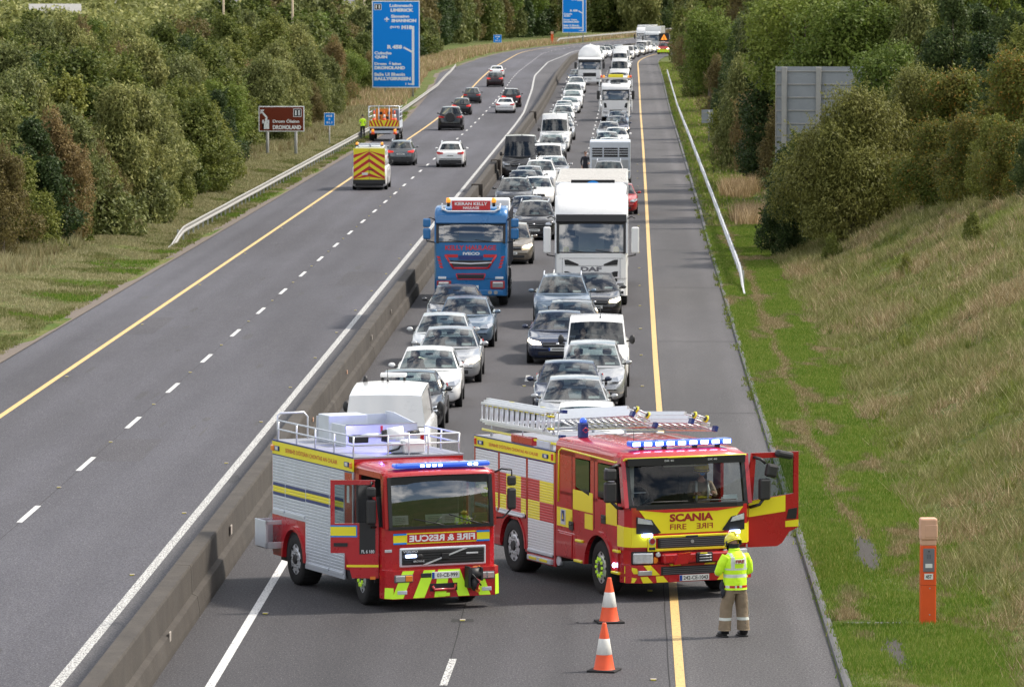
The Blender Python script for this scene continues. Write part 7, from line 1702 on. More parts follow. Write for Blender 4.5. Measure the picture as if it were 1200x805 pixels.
b = MB(); b.box(-1.15, 1.15, -.04, -.02, 1.14, 1.62, 'sign_yellow'); bo = b.build('tail_board', ct)
b = MB()
for k in range(5):
    for e in (-1, 1):
        xs = .02 + .26 * k; q4 = [(xs, 1.15), (xs + .13, 1.15), (xs + .33, 1.61), (xs + .2, 1.61)]
        q4 = [(min(1.14, x), z) for x, z in q4]; P_ = [(e * x, -.043, z) for x, z in q4]; b.slab(P_ if e > 0 else P_[::-1], 'chevron_red', (0, -1, 0), .004)
b.build('chevron', bo)
b = MB(); b.cbox(-1.1, 1.1, -.06, .1, .62, .82, 'alu', .02); b.cbox(-1.1, 1.1, -.02, .0, .84, 1.0, 'ink', .01); b.build('rear_bumper', ct)
for x in (-.85, .85):
    b = MB(); b.cyl((x, -.1, .55), (x, -.1, .75), .16, .10, 12, 'cone_orange'); b.cyl((x, -.1, .75), (x, -.1, .95), .10, .10, 12, 'beacon'); b.build('beacon', ct)
for y in (1.2, 6.0):
    for e in (-1, 1): wheel(ct, e * 1.0, y, .42, .35, e, 'truck')
k = 0
for (x, y) in ((-.80, .5), (.78, .5), (.55, .9), (0, .5), (-.80, 1.3), (.78, 1.3)):
    for s in range(3):
        o = thing('traffic_cone', (p.x + x, p.y + y, p.z + 1.14 + s * .16), 0, label='orange and white traffic cone stacked on the bed of the cone truck', category='traffic cone', group='cones on the cone truck')
        b = MB(); b.cbox(-.22, .22, -.22, .22, 0, .03, 'rubber', .01); b.build('base', o)
        b = MB(); b.cyl((0, 0, .03), (0, 0, .32), .17, .11, 14, 'cone_orange'); b.cyl((0, 0, .32), (0, 0, .60), .11, .065, 14, 'cone_white'); b.cyl((0, 0, .60), (0, 0, .88), .065, .02, 14, 'cone_orange'); b.build('body', o)
for (x, z) in ((-.35, 2.1), (.28, 2.2)):
    o = thing('road_sign', (p.x + x, p.y + .8, p.z + 1.14), 0, label='orange roadworks sign panel standing among cones on the truck bed', category='road sign', group='signs on the cone truck')
    b = MB(); b.cbox(-.32, .32, -.02, .02, .05, 1.35, 'amber', .01)
    for q_ in range(3): b.slab([(-.28, -.021, .15 + .4 * q_), (.0, -.021, .45 + .4 * q_), (.28, -.021, .15 + .4 * q_), (.28, -.021, .25 + .4 * q_), (0, -.021, .55 + .4 * q_), (-.28, -.021, .25 + .4 * q_)][::-1], 'ink', (0, -1, 0), .004) if False else b.box(-.25 + .1 * q_, -.1 + .15 * q_, -.026, -.021, .2 + .35 * q_, .42 + .35 * q_, 'ink')
    b.build('panel', o)
# arrow-board vehicles at the bend
def tow(Y, lane, label, board=True):
    X = divR(Y) + lane; rt = car('jeep', 'red', X, Y, prof(Y), -math.atan(max(0, Y - 690) / 2000), label, None, 'response_vehicle', 'van', lit=True)
    b = MB(); b.box(-.93, .93, -.06, -.04, .30, .66, 'lime')
    for k in range(4): b.box(-.8 + .45 * k, -.62 + .45 * k, -.066, -.06, .30, .66, 'sign_yellow')
    b.box(-.80, .80, -.055, -.04, .66, .80, 'sign_yellow'); b.build('bumper_band', rt)
    if board:
        b = MB(); b.cbox(-.80, .80, 2.3, 2.42, 1.95, 3.25, 'ink', .04); b.box(-.1, .1, 2.3, 2.4, 1.8, 1.96, 'alu'); bo = b.build('arrow_board', rt)
        b = MB(); b.slab([(-.5, 2.29, 2.2), (.5, 2.29, 2.2), (0, 2.29, 3.08)], 'beacon', (0, -1, 0), .01); b.slab([(-.08, 2.278, 2.3), (.08, 2.278, 2.3), (.04, 2.278, 2.75), (-.04, 2.278, 2.75)], 'ink', (0, -1, 0), .006); b.build('warning_triangle', bo)
tow(800, 5.0, 'red and lime response vehicle with a dark warning-triangle board on the far hard shoulder')
tow(826, 6.6, 'second red and yellow response vehicle behind the one with the warning board', False)

# ================================================================== SIGNS
def sign(name, x, y, w, h, z0, mat, posts, label, face, rz=0, ground=None, cat='road sign', border='sign_white', back=False):
    gz = ground_z(x, y) if ground is None else ground
    rt = thing(name, (x, y, gz), rz, label=label, category=cat)
    b = MB(); b.cbox(-w / 2, w / 2, -.03, .03, z0, z0 + h, border, .012); b.box(-w / 2 + .04, w / 2 - .04, .031, .05, z0 + .05, z0 + h - .05, 'signback'); b.build('panel', rt)
    e = .02 * max(w, 1) if w > 1 else .03
    b = MB(); b.box(-w / 2 + e, w / 2 - e, -.036, -.030, z0 + e, z0 + h - e, mat); fo = b.build('face', rt)
    if face:
        m = MB(); face(m, w, h, z0); m.build('lettering', fo)
    for px in posts:
        p = MB(); p.cyl((px, .09, -1.6), (px, .09, z0 + h * .9), .055 if w < 2 else .11, None, 10, 'galv'); p.build('post', rt)
    return rt
def big_face(m, w, h, z0):
    F = -.0375; Wt = 'sign_white'
    def T(s, x0, y, wd, ht, b=.02): b += .025; m.text(s, wd * w, ht * h * 1.08, (-w / 2 + (x0 + wd / 2) * w, F, z0 + h * (1 - y)), (1, 0, 0), (0, 0, 1), Wt, b)
    m.box(-w * .455, -w * .30, F - .0, F + .001, z0 + h * .895, z0 + h * .965, Wt); m.box(-w * .445, -w * .31, F - .002, F + .0, z0 + h * .90, z0 + h * .96, 'ink'); m.text('11', w * .09, h * .042, (-w * .378, F - .003, z0 + h * .93), (1, 0, 0), (0, 0, 1), Wt, .05)
    T('Luimneach', .37, .055, .48, .035); T('LIMERICK', .39, .108, .48, .036, .04); T('Sionainn', .40, .178, .38, .033); T('SHANNON', .41, .228, .52, .036, .04); T('(N19)', .38, .305, .20, .030, .02); T('M18', .62, .305, .22, .042, .05)
    T('R 458', .32, .53, .31, .042, .04); T('Cuinche', .05, .60, .36, .034); T('QUIN', .06, .648, .26, .036, .04); T('Drom Ólainn', .05, .72, .56, .036, .03); T('DROMOLAND', .05, .77, .64, .036, .04); T('Baile Uí Bheoin', .05, .845, .64, .036); T('BALLYGIRREEN', .05, .895, .76, .036, .04); T('1 km', .70, .955, .16, .022)
    m.box(w * .335, w * .385, F - .001, F, z0 + h * .03, z0 + h * .71, Wt); m.slab([(w * .34, F, z0 + h * .40), (w * .34, F, z0 + h * .425), (w * .17, F, z0 + h * .475), (w * .155, F, z0 + h * .455)][::-1], Wt, (0, -1, 0), .002)
    # aeroplane
    c = (-w * .19, z0 + h * .785); m.cyl((c[0], F - .002, c[1] - h * .028), (c[0], F - .002, c[1] + h * .028), w * .012, None, 8, Wt); m.box(c[0] - w * .05, c[0] + w * .05, F - .003, F, c[1] - h * .004, c[1] + h * .010, Wt); m.box(c[0] - w * .022, c[0] + w * .022, F - .003, F, c[1] - h * .026, c[1] - h * .018, Wt)
p = at(464, 114, LOFF); sign('direction_sign', p.x, p.y, 4.95, 9.0, .95, 'sign_blue', (-1.1, 1.75), 'tall blue motorway direction sign with white lettering, the nearer of two', big_face, ground=p.z)
Y2 = 1050; X2 = (673 - 733) / 6000 * Y2; sign('direction_sign', X2, Y2, 4.9, 9.6, 2.0, 'sign_blue', (-1.1, 1.75), 'distant blue motorway direction sign, the farther of two', big_face, ground=.3)
def brown(m, w, h, z0):
    F = -.0375
    m.text('Drom Ólainn', w * .58, h * .15, (w * .10, F, z0 + h * .42), (1, 0, 0), (0, 0, 1), 'sign_white', .03); m.text('DROMOLAND', w * .62, h * .17, (w * .12, F, z0 + h * .17), (1, 0, 0), (0, 0, 1), 'sign_white', .05)
    m.box(w * .26, w * .44, F - .001, F, z0 + h * .58, z0 + h * .90, 'sign_white'); m.box(w * .27, w * .43, F - .003, F - .001, z0 + h * .60, z0 + h * .88, 'ink'); m.text('11', w * .10, h * .20, (w * .35, F - .004, z0 + h * .74), (1, 0, 0), (0, 0, 1), 'sign_white', .06)
    a = Vector((-w * .46, F, z0 + h * .86)); m.slab([a, a + Vector((w * .09, 0, 0)), a + Vector((0, 0, -h * .18))], 'sign_white', (0, -1, 0), .002); m.slab([a + Vector((w * .02, 0, -h * .10)), a + Vector((w * .04, 0, -h * .04)), a + Vector((w * .16, 0, -h * .30)), a + Vector((w * .14, 0, -h * .37))], 'sign_white', (0, -1, 0), .002)
    x = -w * .42
    for (dx, dw, hh) in ((0, .15, .22), (0, .035, .36), (.045, .03, .30), (.115, .035, .36), (.06, .05, .42)): m.box(x + dx * w, x + (dx + dw) * w, F - .002 - dx * .01, F, z0 + h * .10, z0 + h * (.10 + hh), 'sign_white')
p = at(330, 186, LOFF); sign('tourist_sign', p.x, p.y, 3.15, 1.75, 1.95, 'sign_brown', (-.98, .98), 'brown tourist sign with castle symbol on two posts among the shrubs', brown, ground=p.z - .1)
def smallblue(m, w, h, z0):
    F = -.0375; m.text('M18', w * .55, h * .17, (0, F, z0 + h * .75), (1, 0, 0), (0, 0, 1), 'sign_white', .04); m.text('S', w * .16, h * .16, (0, F, z0 + h * .50), (1, 0, 0), (0, 0, 1), 'sign_white', .04); m.text('51.1', w * .55, h * .17, (0, F, z0 + h * .24), (1, 0, 0), (0, 0, 1), 'sign_white', .04)
p = at(386, 172, LOFF); sign('marker_sign', p.x, p.y, .78, .95, 1.55, 'sign_blue', (0,), 'small blue distance marker sign on a single post beside the left guard rail', smallblue, ground=p.z)
p = at(583, 58, LOFF); sign('marker_sign', p.x, p.y, 1.5, 1.4, 1.2, 'sign_blue', (0,), 'tiny blue sign on the dry grass bank far up the left carriageway', smallblue, ground=p.z)
# far orange telephone
p = at(647, 53, LOFF); rt = thing('emergency_phone', (p.x, p.y, p.z), 0, label='distant orange emergency telephone pillar on the far grass bank', category='emergency phone')
b = MB(); b.cbox(-.24, .24, -.2, .2, 0, 2.1, 'orange', .02); b.build('pillar', rt); b = MB(); b.cbox(-.27, .27, -.22, .22, 2.1, 2.6, 'sun_bleached', .03); b.build('hood', rt)
# back of the large sign on the right bank
Yb = 235; x0, x1 = (909 - 733) / 6000 * Yb, (1058 - 733) / 6000 * Yb; zt = CAMH - 88 / 6000 * Yb; gz = ground_z((x0 + x1) / 2, Yb)
rt = thing('direction_sign', ((x0 + x1) / 2, Yb, gz), R(-4), label='large road sign seen from its grey back among the bushes on the right bank', category='road sign')
w, hh = x1 - x0, 4.4; zt -= gz
b = MB(); b.box(-w / 2, w / 2, .0, .03, zt - hh, zt, 'signback'); b.build('panel', rt)
b = MB()
for z in np.arange(zt - hh, zt + .01, .60): b.cbox(-w / 2, w / 2, -.05, -.002, z - .04, z + .02, 'galv', .01)
b.cbox(-w / 2 - .03, -w / 2 + .02, -.06, .04, zt - hh, zt + .02, 'galv', .01); b.cbox(w / 2 - .02, w / 2 + .03, -.06, .04, zt - hh, zt + .02, 'galv', .01); b.build('stiffening_rail', rt)
for x in (-w / 2 + .38, -w / 2 + 1.95, w / 2 - 1.7):
    b = MB(); b.cbox(x - .12, x + .12, -.28, -.06, -.5, zt - .02, 'galv', .02); b.build('post', rt)
p = at(829, 168); rt = thing('marker_sign', (p.x, p.y, ground_z(p.x, p.y)), R(6), label='small grey sign back on a post beside the right guard rail', category='road sign')
b = MB(); b.box(-.42, .42, .0, .03, 1.4, 2.35, 'signback'); b.cbox(-.4, .4, -.03, -.002, 1.6, 1.66, 'galv', .01); b.cbox(-.4, .4, -.03, -.002, 2.1, 2.16, 'galv', .01); b.build('panel', rt); b = MB(); b.cyl((.1, -.06, -.4), (.1, -.06, 2.3), .05, None, 10, 'galv'); b.build('post', rt)

# ================================================================== TREES
def crown_mesh(name, seed, H, Rr, leaves, leaf, mat, shape='dome', z0=.12, lobes=26, gap=.0, upright=.0, long=1.6):
    rs = np.random.RandomState(seed)
    t = rs.uniform(0, 1, lobes) ** .85; zc = H * (z0 + (1 - z0) * t * .93)
    if shape == 'dome': env = np.sqrt(np.clip(1 - (t * .98) ** 2.4, .03, 1)) * (.72 + .28 * np.sin(np.pi * np.clip(t + .25, 0, 1)))
    elif shape == 'cone': env = np.clip(1.05 - t * .92, .12, 1) ** .8
    else: env = .55 + .45 * np.sin(np.pi * np.clip(t * .9 + .1, 0, 1))
    ang = rs.uniform(0, 2 * np.pi, lobes); rad = env * Rr * rs.uniform(.25, .82, lobes)
    C = np.stack([rad * np.cos(ang), rad * np.sin(ang), zc], 1); lr = Rr * rs.uniform(.20, .40, lobes) * (.65 + .5 * env); lv = lr * rs.uniform(.8, 1.25 + upright, lobes)
    k = rs.choice(lobes, leaves, p=(lr ** 2) / np.sum(lr ** 2)); d = rs.normal(size=(leaves, 3)); d /= np.linalg.norm(d, axis=1)[:, None]
    rr = rs.uniform(.45, 1.0, leaves) ** .4 * (1 + .10 * rs.normal(size=leaves))
    P = C[k] + d * np.stack([lr[k], lr[k], lv[k]], 1) * rr[:, None]
    # shoots that break the outline
    ns = int(leaves * .16 / 30); si = rs.choice(lobes, ns, p=(lr ** 2) / np.sum(lr ** 2)); sdr = rs.normal(size=(ns, 3)); sdr[:, 2] = np.abs(sdr[:, 2]) * .8 + .5 + upright; sdr /= np.linalg.norm(sdr, axis=1)[:, None]
    sb = C[si] + sdr * lr[si][:, None] * .85; sl = rs.uniform(.12, .30, ns) * Rr * (1 + .3 * upright); tt = rs.uniform(0, 1, (ns, 30, 1)); SP = (sb[:, None, :] + sdr[:, None, :] * sl[:, None, None] * tt + rs.normal(0, .035, (ns, 30, 3)) * Rr * (1.15 - tt)).reshape(-1, 3)
    P[:len(SP)] = SP; d[:len(SP)] = np.repeat(sdr, 30, 0)
    P[:, 2] = np.maximum(P[:, 2], .05)
    nrm = d + .75 * rs.normal(size=(leaves, 3)); nrm[:, 2] += .35; nrm /= np.linalg.norm(nrm, axis=1)[:, None]
    up = rs.normal(size=(leaves, 3)) * (1 - upright * .6); up[:, 2] += .4 + upright * 1.6; a = up - nrm * np.sum(up * nrm, 1)[:, None]; a /= np.linalg.norm(a, axis=1)[:, None] + 1e-9; b = np.cross(nrm, a)
    s = leaf * rs.uniform(.55, 1.25, leaves)[:, None]
    V = np.concatenate([P + a * s * long * .5, P + b * s * .5, P - a * s * long * .5, P - b * s * .5], 1).reshape(-1, 3)
    F = np.arange(leaves * 4).reshape(-1, 4)
    me = bigmesh(name, V, F, [mat]); tr = MB()
    tb = 'bark'; top = Vector((0, 0, H * .62)); r0 = .035 * H * .5
    tr.tube([(0, 0, -.8), (.02, .0, H * .15), (.06, .03, H * .35), (.0, .05, H * .62), (.02, 0, H * .86)], [r0 * 1.25, r0, r0 * .75, r0 * .45, r0 * .12], 8, tb)
    for i in list(np.argsort(-lr))[:12]:
        c = C[i]; st = Vector((.03, .02, min(c[2] * .65, H * .6))); mid = Vector((c[0] * .5, c[1] * .5, (st.z + c[2]) / 2 + .1))
        tr.tube([st, mid, Vector(c), Vector(c) + Vector((c[0] * .25, c[1] * .25, lr[i] * .7))], [r0 * .4, r0 * .28, r0 * .15, r0 * .04], 5, tb)
    return me, tr.mesh('trunk')
TP = {}
for i in range(4): TP['alder%d' % i] = crown_mesh('crown', 10 + i, 8.5, 2.9, 33000, .125, 'leaf_alder', 'dome', .05, 42, upright=.25)
for i in range(4): TP['willow%d' % i] = crown_mesh('crown', 20 + i, 8.6, 2.8, 36000, .098, 'leaf_willow', 'cone' if i % 2 else 'dome', .04, 42, upright=.7, long=2.6)
for i in range(2): TP['olive%d' % i] = crown_mesh('crown', 30 + i, 6.0, 3.2, 90000, .052, 'leaf_olive', 'dome', .03, 40, upright=.8, long=2.8)
for i in range(2): TP['brown%d' % i] = crown_mesh('crown', 40 + i, 8.6, 2.6, 24000, .085, 'leaf_brown', 'dome', .10, 34, upright=.6, long=2.2)
for i in range(2): TP['ash%d' % i] = crown_mesh('crown', 50 + i, 10.5, 3.3, 26000, .13, 'leaf_ash', 'tall', .22, 34, upright=.2, long=1.8)
for i in range(3): TP['dark%d' % i] = crown_mesh('crown', 60 + i, 8.0, 2.6, 30000, .115, 'leaf_dark', 'dome', .02, 38, upright=.1)
for i in range(2): TP['orange%d' % i] = crown_mesh('crown', 70 + i, 4.2, 2.6, 34000, .078, 'leaf_orange', 'dome', .02, 36)
TP['bush0'] = crown_mesh('crown', 80, 2.4, 1.9, 9000, .10, 'leaf_willow', 'dome', .02, 26, upright=.3, long=2.0)
TP['bush1'] = crown_mesh('crown', 81, 2.2, 1.6, 9000, .10, 'leaf_alder', 'dome', .02, 24)
tr_r = random.Random(77)
MASS = {'left': [], 'right': []}; FARY = 575
def tree(kind, x, y, s=1.0, sz=None, label='', group=None, name='tree', z=None):
    if y > FARY:
        MASS['left' if x < -5 else 'right'].append((kind, x, y, (ground_z(x, y) if z is None else z) - .05, s, sz or s)); return None
    c, t = TP[kind]; o = thing(name, (x, y, (ground_z(x, y) if z is None else z) - .05), tr_r.uniform(0, 6.28), label=label, category=name.split('_')[-1])
    if group: o['group'] = group
    o.scale = (s, s, sz or s); obj('crown', c, o); obj('trunk', t, o); return o
LT = {'alder': ('dark green bushy tree packed into the woodland belt left of the guard rail', 'green alders in the left wood'), 'willow': ('grey-green willow with upright silvery twigs in the woodland belt left of the guard rail', 'grey-green willows in the left wood'),
      'brown': ('brown thin-leaved tree standing among the green trees of the left wood', 'brown trees in the left wood'), 'ash': ('bright yellow-green tree in the woodland belt left of the guard rail', 'yellow-green trees in the left wood'), 'dark': ('very dark green tree deep in the left wood', 'dark trees in the left wood')}
rows = []
def edge_left(Y): return edgeL(Y) - float(np.interp(Y, [200, 222, 260, 300, 350, 420, 560, 700, 900], [7.5, 5.2, 3.8, 4.0, 5.5, 5.8, 6.0, 8, 9]))
y = 216
while y < 860:
    step = 3.6 + (y - 222) * .012
    e = edge_left(y)
    lim = -.128 * y - (11 if y < 300 else 4)
    x = e - 1.5; k = 0
    while x > lim and k < 6:
        kk = tr_r.choices(['alder', 'willow', 'brown', 'ash', 'dark'], [7, 7, 1.2 + (y > 420) * 1.5, .6, 2.0])[0]
        if y > 600 and k > 3: break
        if k == 0 and 325 < y < 372: x -= 2.2; k += 1; continue
        n = {'alder': 4, 'willow': 4, 'brown': 2, 'ash': 2, 'dark': 3}[kk]; s = tr_r.choice([.70, .80, .88, .95, 1.06]) * tr_r.uniform(.94, 1.06) * (.66 if k == 0 else .90 if k == 1 else 1.0)
        if kk == 'ash': s *= .8
        s *= 1 + .25 * sstep(560, 800, y)
        tree(kk + str(tr_r.randrange(n)), x + tr_r.uniform(-.8, .8), y + tr_r.uniform(-1.5, 1.5), s * 1.18, s * tr_r.uniform(.9, 1.12), LT[kk][0], LT[kk][1])
        x -= (3.6 if k < 2 else 5.2) + .005 * y + tr_r.uniform(-.3, .8); k += 1
    y += step * 1.12 + (2.5 if y > 400 else 0)
# low bushes at the foot of the left wood
for (px, py, kd, s) in ((20, 290, 'bush0', 1.1), (70, 292, 'bush1', 1.3), (120, 284, 'bush0', 1.2), (185, 268, 'bush0', 1.0), (165, 262, 'orange0', .55), (215, 250, 'bush1', .9), (232, 236, 'bush1', .9), (0, 300, 'bush1', 1.2)):
    p = at(px, py, LOFF); tree(kd, p.x - .6, p.y + 1, s, s, 'low leafy bush at the foot of the left wood above the beige grass', 'bushes at the foot of the left wood', 'bush')
p = at(4, 292, LOFF); tree('ash0', p.x - 1.2, p.y + .5, .62, .50, 'yellow-green tree at the very left edge, in front of the woodland', None)
for (px, py, s) in ((292, 182, .6), (325, 171, .6), (352, 166, .7), (368, 160, .7)):
    p = at(px, py, LOFF); tree('bush1', p.x - 1, p.y, s, s, 'small green bush around the posts of the brown sign', 'bushes by the brown sign', 'bush')
# right bank
RT = {'dark': ('dense dark green tree on the right bank beyond the verge', 'dark trees on the right bank'), 'alder': ('mid green bushy tree on the right bank', 'green trees on the right bank'), 'willow': ('grey-green tree with fine twigs on the right bank', 'grey-green trees on the right bank'),
      'brown': ('brown twiggy tree high on the right bank', 'brown trees on the right bank'), 'ash': ('bright green tree with open crown high on the right bank', 'bright green trees on the right bank'), 'orange': ('low bush with orange autumn leaves on the right bank', 'orange bushes on the right bank')}
def rtree(kd, px, Y, s, sz=None, lab=None, grp=None, name='tree'):
    x = (px - 733) / 6000 * Y; k = ''.join(c for c in kd if not c.isdigit()); l = (lab, grp) if lab else RT.get(k)
    return tree(kd, x, Y, s, sz, l[0], l[1], name)
rtree('olive0', 1000, 203, 1.06, .86, 'big rounded olive-brown willow bush with upright twigs in front of the grey sign back', name='bush')
rtree('olive1', 1068, 207, .92, .78, 'second olive willow bush just right of the biggest one', name='bush')
rtree('dark0', 918, 208, .46, .56, 'dark glossy-leaved bush at the foot of the bank nearest the verge', name='bush')
rtree('alder0', 942, 213, .66, .56, 'green bush with pale top leaves below the grey sign back', name='bush')
rtree('ash0', 1040, 214, .60, .62, 'bright lime-green bush rising behind the olive willow', name='bush')
for px, Y, kd, s in ((1098, 197, 'orange0', .72), (1122, 193, 'dark1', .30), (1140, 190, 'orange1', .70), (1165, 186, 'alder2', .36), (1185, 182, 'orange0', .62), (1212, 178, 'dark2', .34), (1120, 205, 'orange0', 1.0), (1165, 200, 'dark1', .50), (1195, 196, 'orange1', .95), (1090, 213, 'orange1', .95), (1150, 214, 'dark2', .62), (1200, 207, 'alder0', .58), (1105, 228, 'alder1', .66)):
    rtree(kd, px, Y, s, None)
rr = random.Random(5)
for Y, a, b, n, kinds, s0 in ((228, 1085, 1230, 5, ['dark', 'orange', 'alder'], .72), (246, 960, 1230, 10, ['alder', 'ash', 'dark', 'willow', 'brown'], .80), (262, 905, 1230, 11, ['dark', 'alder', 'ash', 'willow', 'brown'], .88), (282, 880, 1230, 11, ['dark', 'willow', 'alder', 'brown', 'ash'], .95),
                              (305, 868, 1230, 10, ['dark', 'dark', 'willow', 'brown'], .95), (335, 855, 1230, 10, ['dark', 'willow', 'alder', 'brown', 'ash'], 1.0), (370, 843, 1230, 10, ['dark', 'dark', 'brown', 'willow'], 1.05), (410, 833, 1220, 9, ['willow', 'dark', 'ash', 'brown'], 1.05),
                              (455, 825, 1200, 9, ['willow', 'dark', 'ash', 'alder'], 1.1), (505, 818, 1150, 8, ['willow', 'dark', 'brown', 'alder'], 1.15), (560, 812, 1100, 8, ['willow', 'ash', 'alder', 'brown'], 1.2), (620, 806, 1050, 7, ['willow', 'dark', 'brown'], 1.2), (690, 801, 1000, 7, ['alder', 'willow', 'dark'], 1.25), (770, 802, 980, 7, ['alder', 'brown', 'willow'], 1.3), (860, 812, 980, 6, ['willow', 'dark', 'orange'], 1.4)):
    for i in range(n):
        px = a + (b - a) * (i + .2 + rr.uniform(-.3, .3)) / n; k = rr.choice(kinds); nn = {'alder': 4, 'willow': 4, 'brown': 2, 'ash': 2, 'dark': 3, 'orange': 2}[k]; s = s0 * rr.uniform(.82, 1.12) * (.74 if i == 0 else 1)
        if k == 'orange': s *= 1.3
        rtree(k + str(rr.randrange(nn)), px, Y + rr.uniform(-6, 6), s, s * rr.uniform(.9, 1.15))
# trees behind the bend
for i in range(34):
    Y = 1330 + rr.uniform(-60, 120); px = 590 + i * 7.2 + rr.uniform(-3, 3); k = rr.choice(['alder', 'willow', 'brown', 'willow', 'dark']); nn = {'alder': 4, 'willow': 4, 'brown': 2, 'dark': 3}[k]; s = rr.uniform(1.5, 2.0)
    tree(k + str(rr.randrange(nn)), (px - 733) / 6000 * Y, Y, s, s, 'tall tree in the hazy wood behind the bend of the motorway', 'trees behind the bend', z=.6)
for i in range(26):
    Y = 960 + i * 14; px = 470 + i * 7.6; k = rr.choice(['alder', 'willow', 'brown', 'willow', 'dark', 'ash']); nn = {'alder': 4, 'willow': 4, 'brown': 2, 'dark': 3, 'ash': 2}[k]; s = rr.uniform(1.25, 1.7)
    tree(k + str(rr.randrange(nn)), (px - 733) / 6000 * Y - 4, Y, s, s, 'tree at the foot of the dry grass bank far up the left carriageway', 'trees above the far grass bank', z=-.3)
# the trees beyond 575 m as one mass on each side
def merge_mass(items, nm, lab):
    V = []
    for n_, (kind, x, y, z, s, sz) in enumerate(items):
        me = TP[kind][0]; co = np.empty(len(me.vertices) * 3, np.float32); me.vertices.foreach_get('co', co); q_ = co.reshape(-1, 4, 3)[n_ % 5::5]
        c_ = q_.mean(1, keepdims=True); q_ = c_ + (q_ - c_) * 2.2; a = n_ * 1.7; ca, sa = math.cos(a), math.sin(a); q_ = q_.reshape(-1, 3)
        V.append(np.stack([(q_[:, 0] * ca - q_[:, 1] * sa) * s + x, (q_[:, 0] * sa + q_[:, 1] * ca) * s + y, q_[:, 2] * sz + z], 1))
    MI = np.concatenate([np.full(len(v) // 4, ['alder', 'willow', 'brown', 'ash', 'dark', 'orange', 'bush', 'olive'].index(''.join(c for c in it[0] if not c.isdigit()))) for v, it in zip(V, items)])
    V = np.concatenate(V); me = bigmesh(nm, V, np.arange(len(V)).reshape(-1, 4), ['leaf_alder', 'leaf_willow', 'leaf_brown', 'leaf_ash', 'leaf_dark', 'leaf_orange', 'leaf_alder', 'leaf_olive'], MI)
    obj(nm, me, None, kind='stuff', label=lab, category='woodland')
merge_mass(MASS['left'], 'woodland', 'distant wood along the left side of the motorway up to the bend'); merge_mass(MASS['right'], 'woodland', 'distant wood closing the right side of the motorway at the bend')
# the far wood, one mass
def far_wood():
    V = []; rs = np.random.RandomState(3)
    def mass(x, y, r, h, n, leaf):
        d = rs.normal(size=(n, 3)); d /= np.linalg.norm(d, axis=1)[:, None]; d[:, 2] = np.abs(d[:, 2]); P = np.array([x, y, 0]) + d * np.array([r, r, h]) * rs.uniform(.8, 1.05, (n, 1))
        nr = d + .6 * rs.normal(size=(n, 3)); nr /= np.linalg.norm(nr, axis=1)[:, None]; a = np.cross(nr, rs.normal(size=(n, 3))); a /= np.linalg.norm(a, axis=1)[:, None]; b = np.cross(nr, a); s = leaf * rs.uniform(.6, 1.3, (n, 1))
        V.append(np.concatenate([P + a * s, P + b * s * .6, P - a * s, P - b * s * .6], 1).reshape(-1, 3))
    for i in range(110):
        Y = rs.uniform(880, 1250); X = rs.uniform(-.13 * Y, -62); mass(X, Y, rs.uniform(4, 7), rs.uniform(5.0, 7.6) + (2.5 if X > -.075 * Y else 0), 700, .5)
    for i in range(150):
        Y = rs.uniform(1450, 2300); X = rs.uniform(-.13 * Y, .06 * Y)
        if X < -.05 * Y: mass(X, Y, rs.uniform(6, 10), rs.uniform(5.5, 8.5), 600, .9)
        else: mass(X, Y, rs.uniform(6, 11), rs.uniform(13, 20), 700, .9)
    for i in range(60):
        Y = rs.uniform(2600, 3600); X = rs.uniform(-.13 * Y, .12 * Y); mass(X, Y, rs.uniform(14, 26), rs.uniform(12, 22), 500, 2.0)
    V = np.concatenate(V); me = bigmesh('woodland', V, np.arange(len(V)).reshape(-1, 4), ['leaf_willow'])
    o = obj('woodland', me, None, kind='stuff', label='far woodland and hedges fading behind the motorway', category='woodland')
far_wood()
# distant poles and buildings above the left wood
for (px, Y, h, lab) in ((262, 720, 14.2, 'leftmost pale wooden pole above the left wood'), (343, 700, 14.2, 'tallest pale wooden pole above the left wood'), (427, 800, 14.2, 'short-looking pale pole above the left wood beside the blue sign')):
    x = (px - 733) / 6000 * Y; o = thing('utility_pole', (x, Y, -1.5), 0, label=lab, category='pole'); b = MB(); b.cyl((0, 0, 0), (0, 0, h), .18, .14, 10, 'wood_pole'); b.build('pole', o)
def shed(px, Y, w, d, ztop, lab, roofm, wallm='render_wall', name='building'):
    x = (px - 733) / 6000 * Y; o = thing(name, (x, Y, -1.5), R(8), label=lab, category='building'); h = ztop + 1.5; e = h * .62
    b = MB(); b.box(-w / 2, w / 2, 0, d, 0, e, wallm); b.prism([(0, e), (d, e), (d / 2, h - .1)], 'x', -w / 2 + .05, w / 2 - .05, wallm); wl = b.build('wall', o)
    b = MB(); b.prism([(-.4, e - .1), (-.3, e + .1), (d / 2, h + .15), (d / 2, h - .1)], 'x', -w / 2 - .4, w / 2 + .4, roofm); b.prism([(d + .4, e - .1), (d + .3, e + .1), (d / 2 + .01, h + .15), (d / 2 + .01, h - .1)], 'x', -w / 2 - .4, w / 2 + .4, roofm); b.build('roof', o)
    for k in range(4):
        b = MB(); xx = -w / 2 + w * (k + .5) / 4; b.box(xx - .5, xx + .5, -.03, .02, 1.2, 2.6, 'ink'); f = b.build('window', o)
    return o
shed(65, 1350, 13, 12, 7.3, 'pale metal-roofed shed beyond the top left trees', 'galv')
shed(395, 1700, 12, 12, 9.0, 'grey slate-roofed house just left of the blue sign', 'slate', 'brick_wall', 'house')
shed(272, 1800, 12, 12, 9.0, 'dark roofed house half hidden behind the wood', 'slate', 'render_wall', 'house')
shed(360, 1500, 16, 10, 9.3, 'long slate roof rising above the far parked cars', 'slate', 'render_wall', 'house')
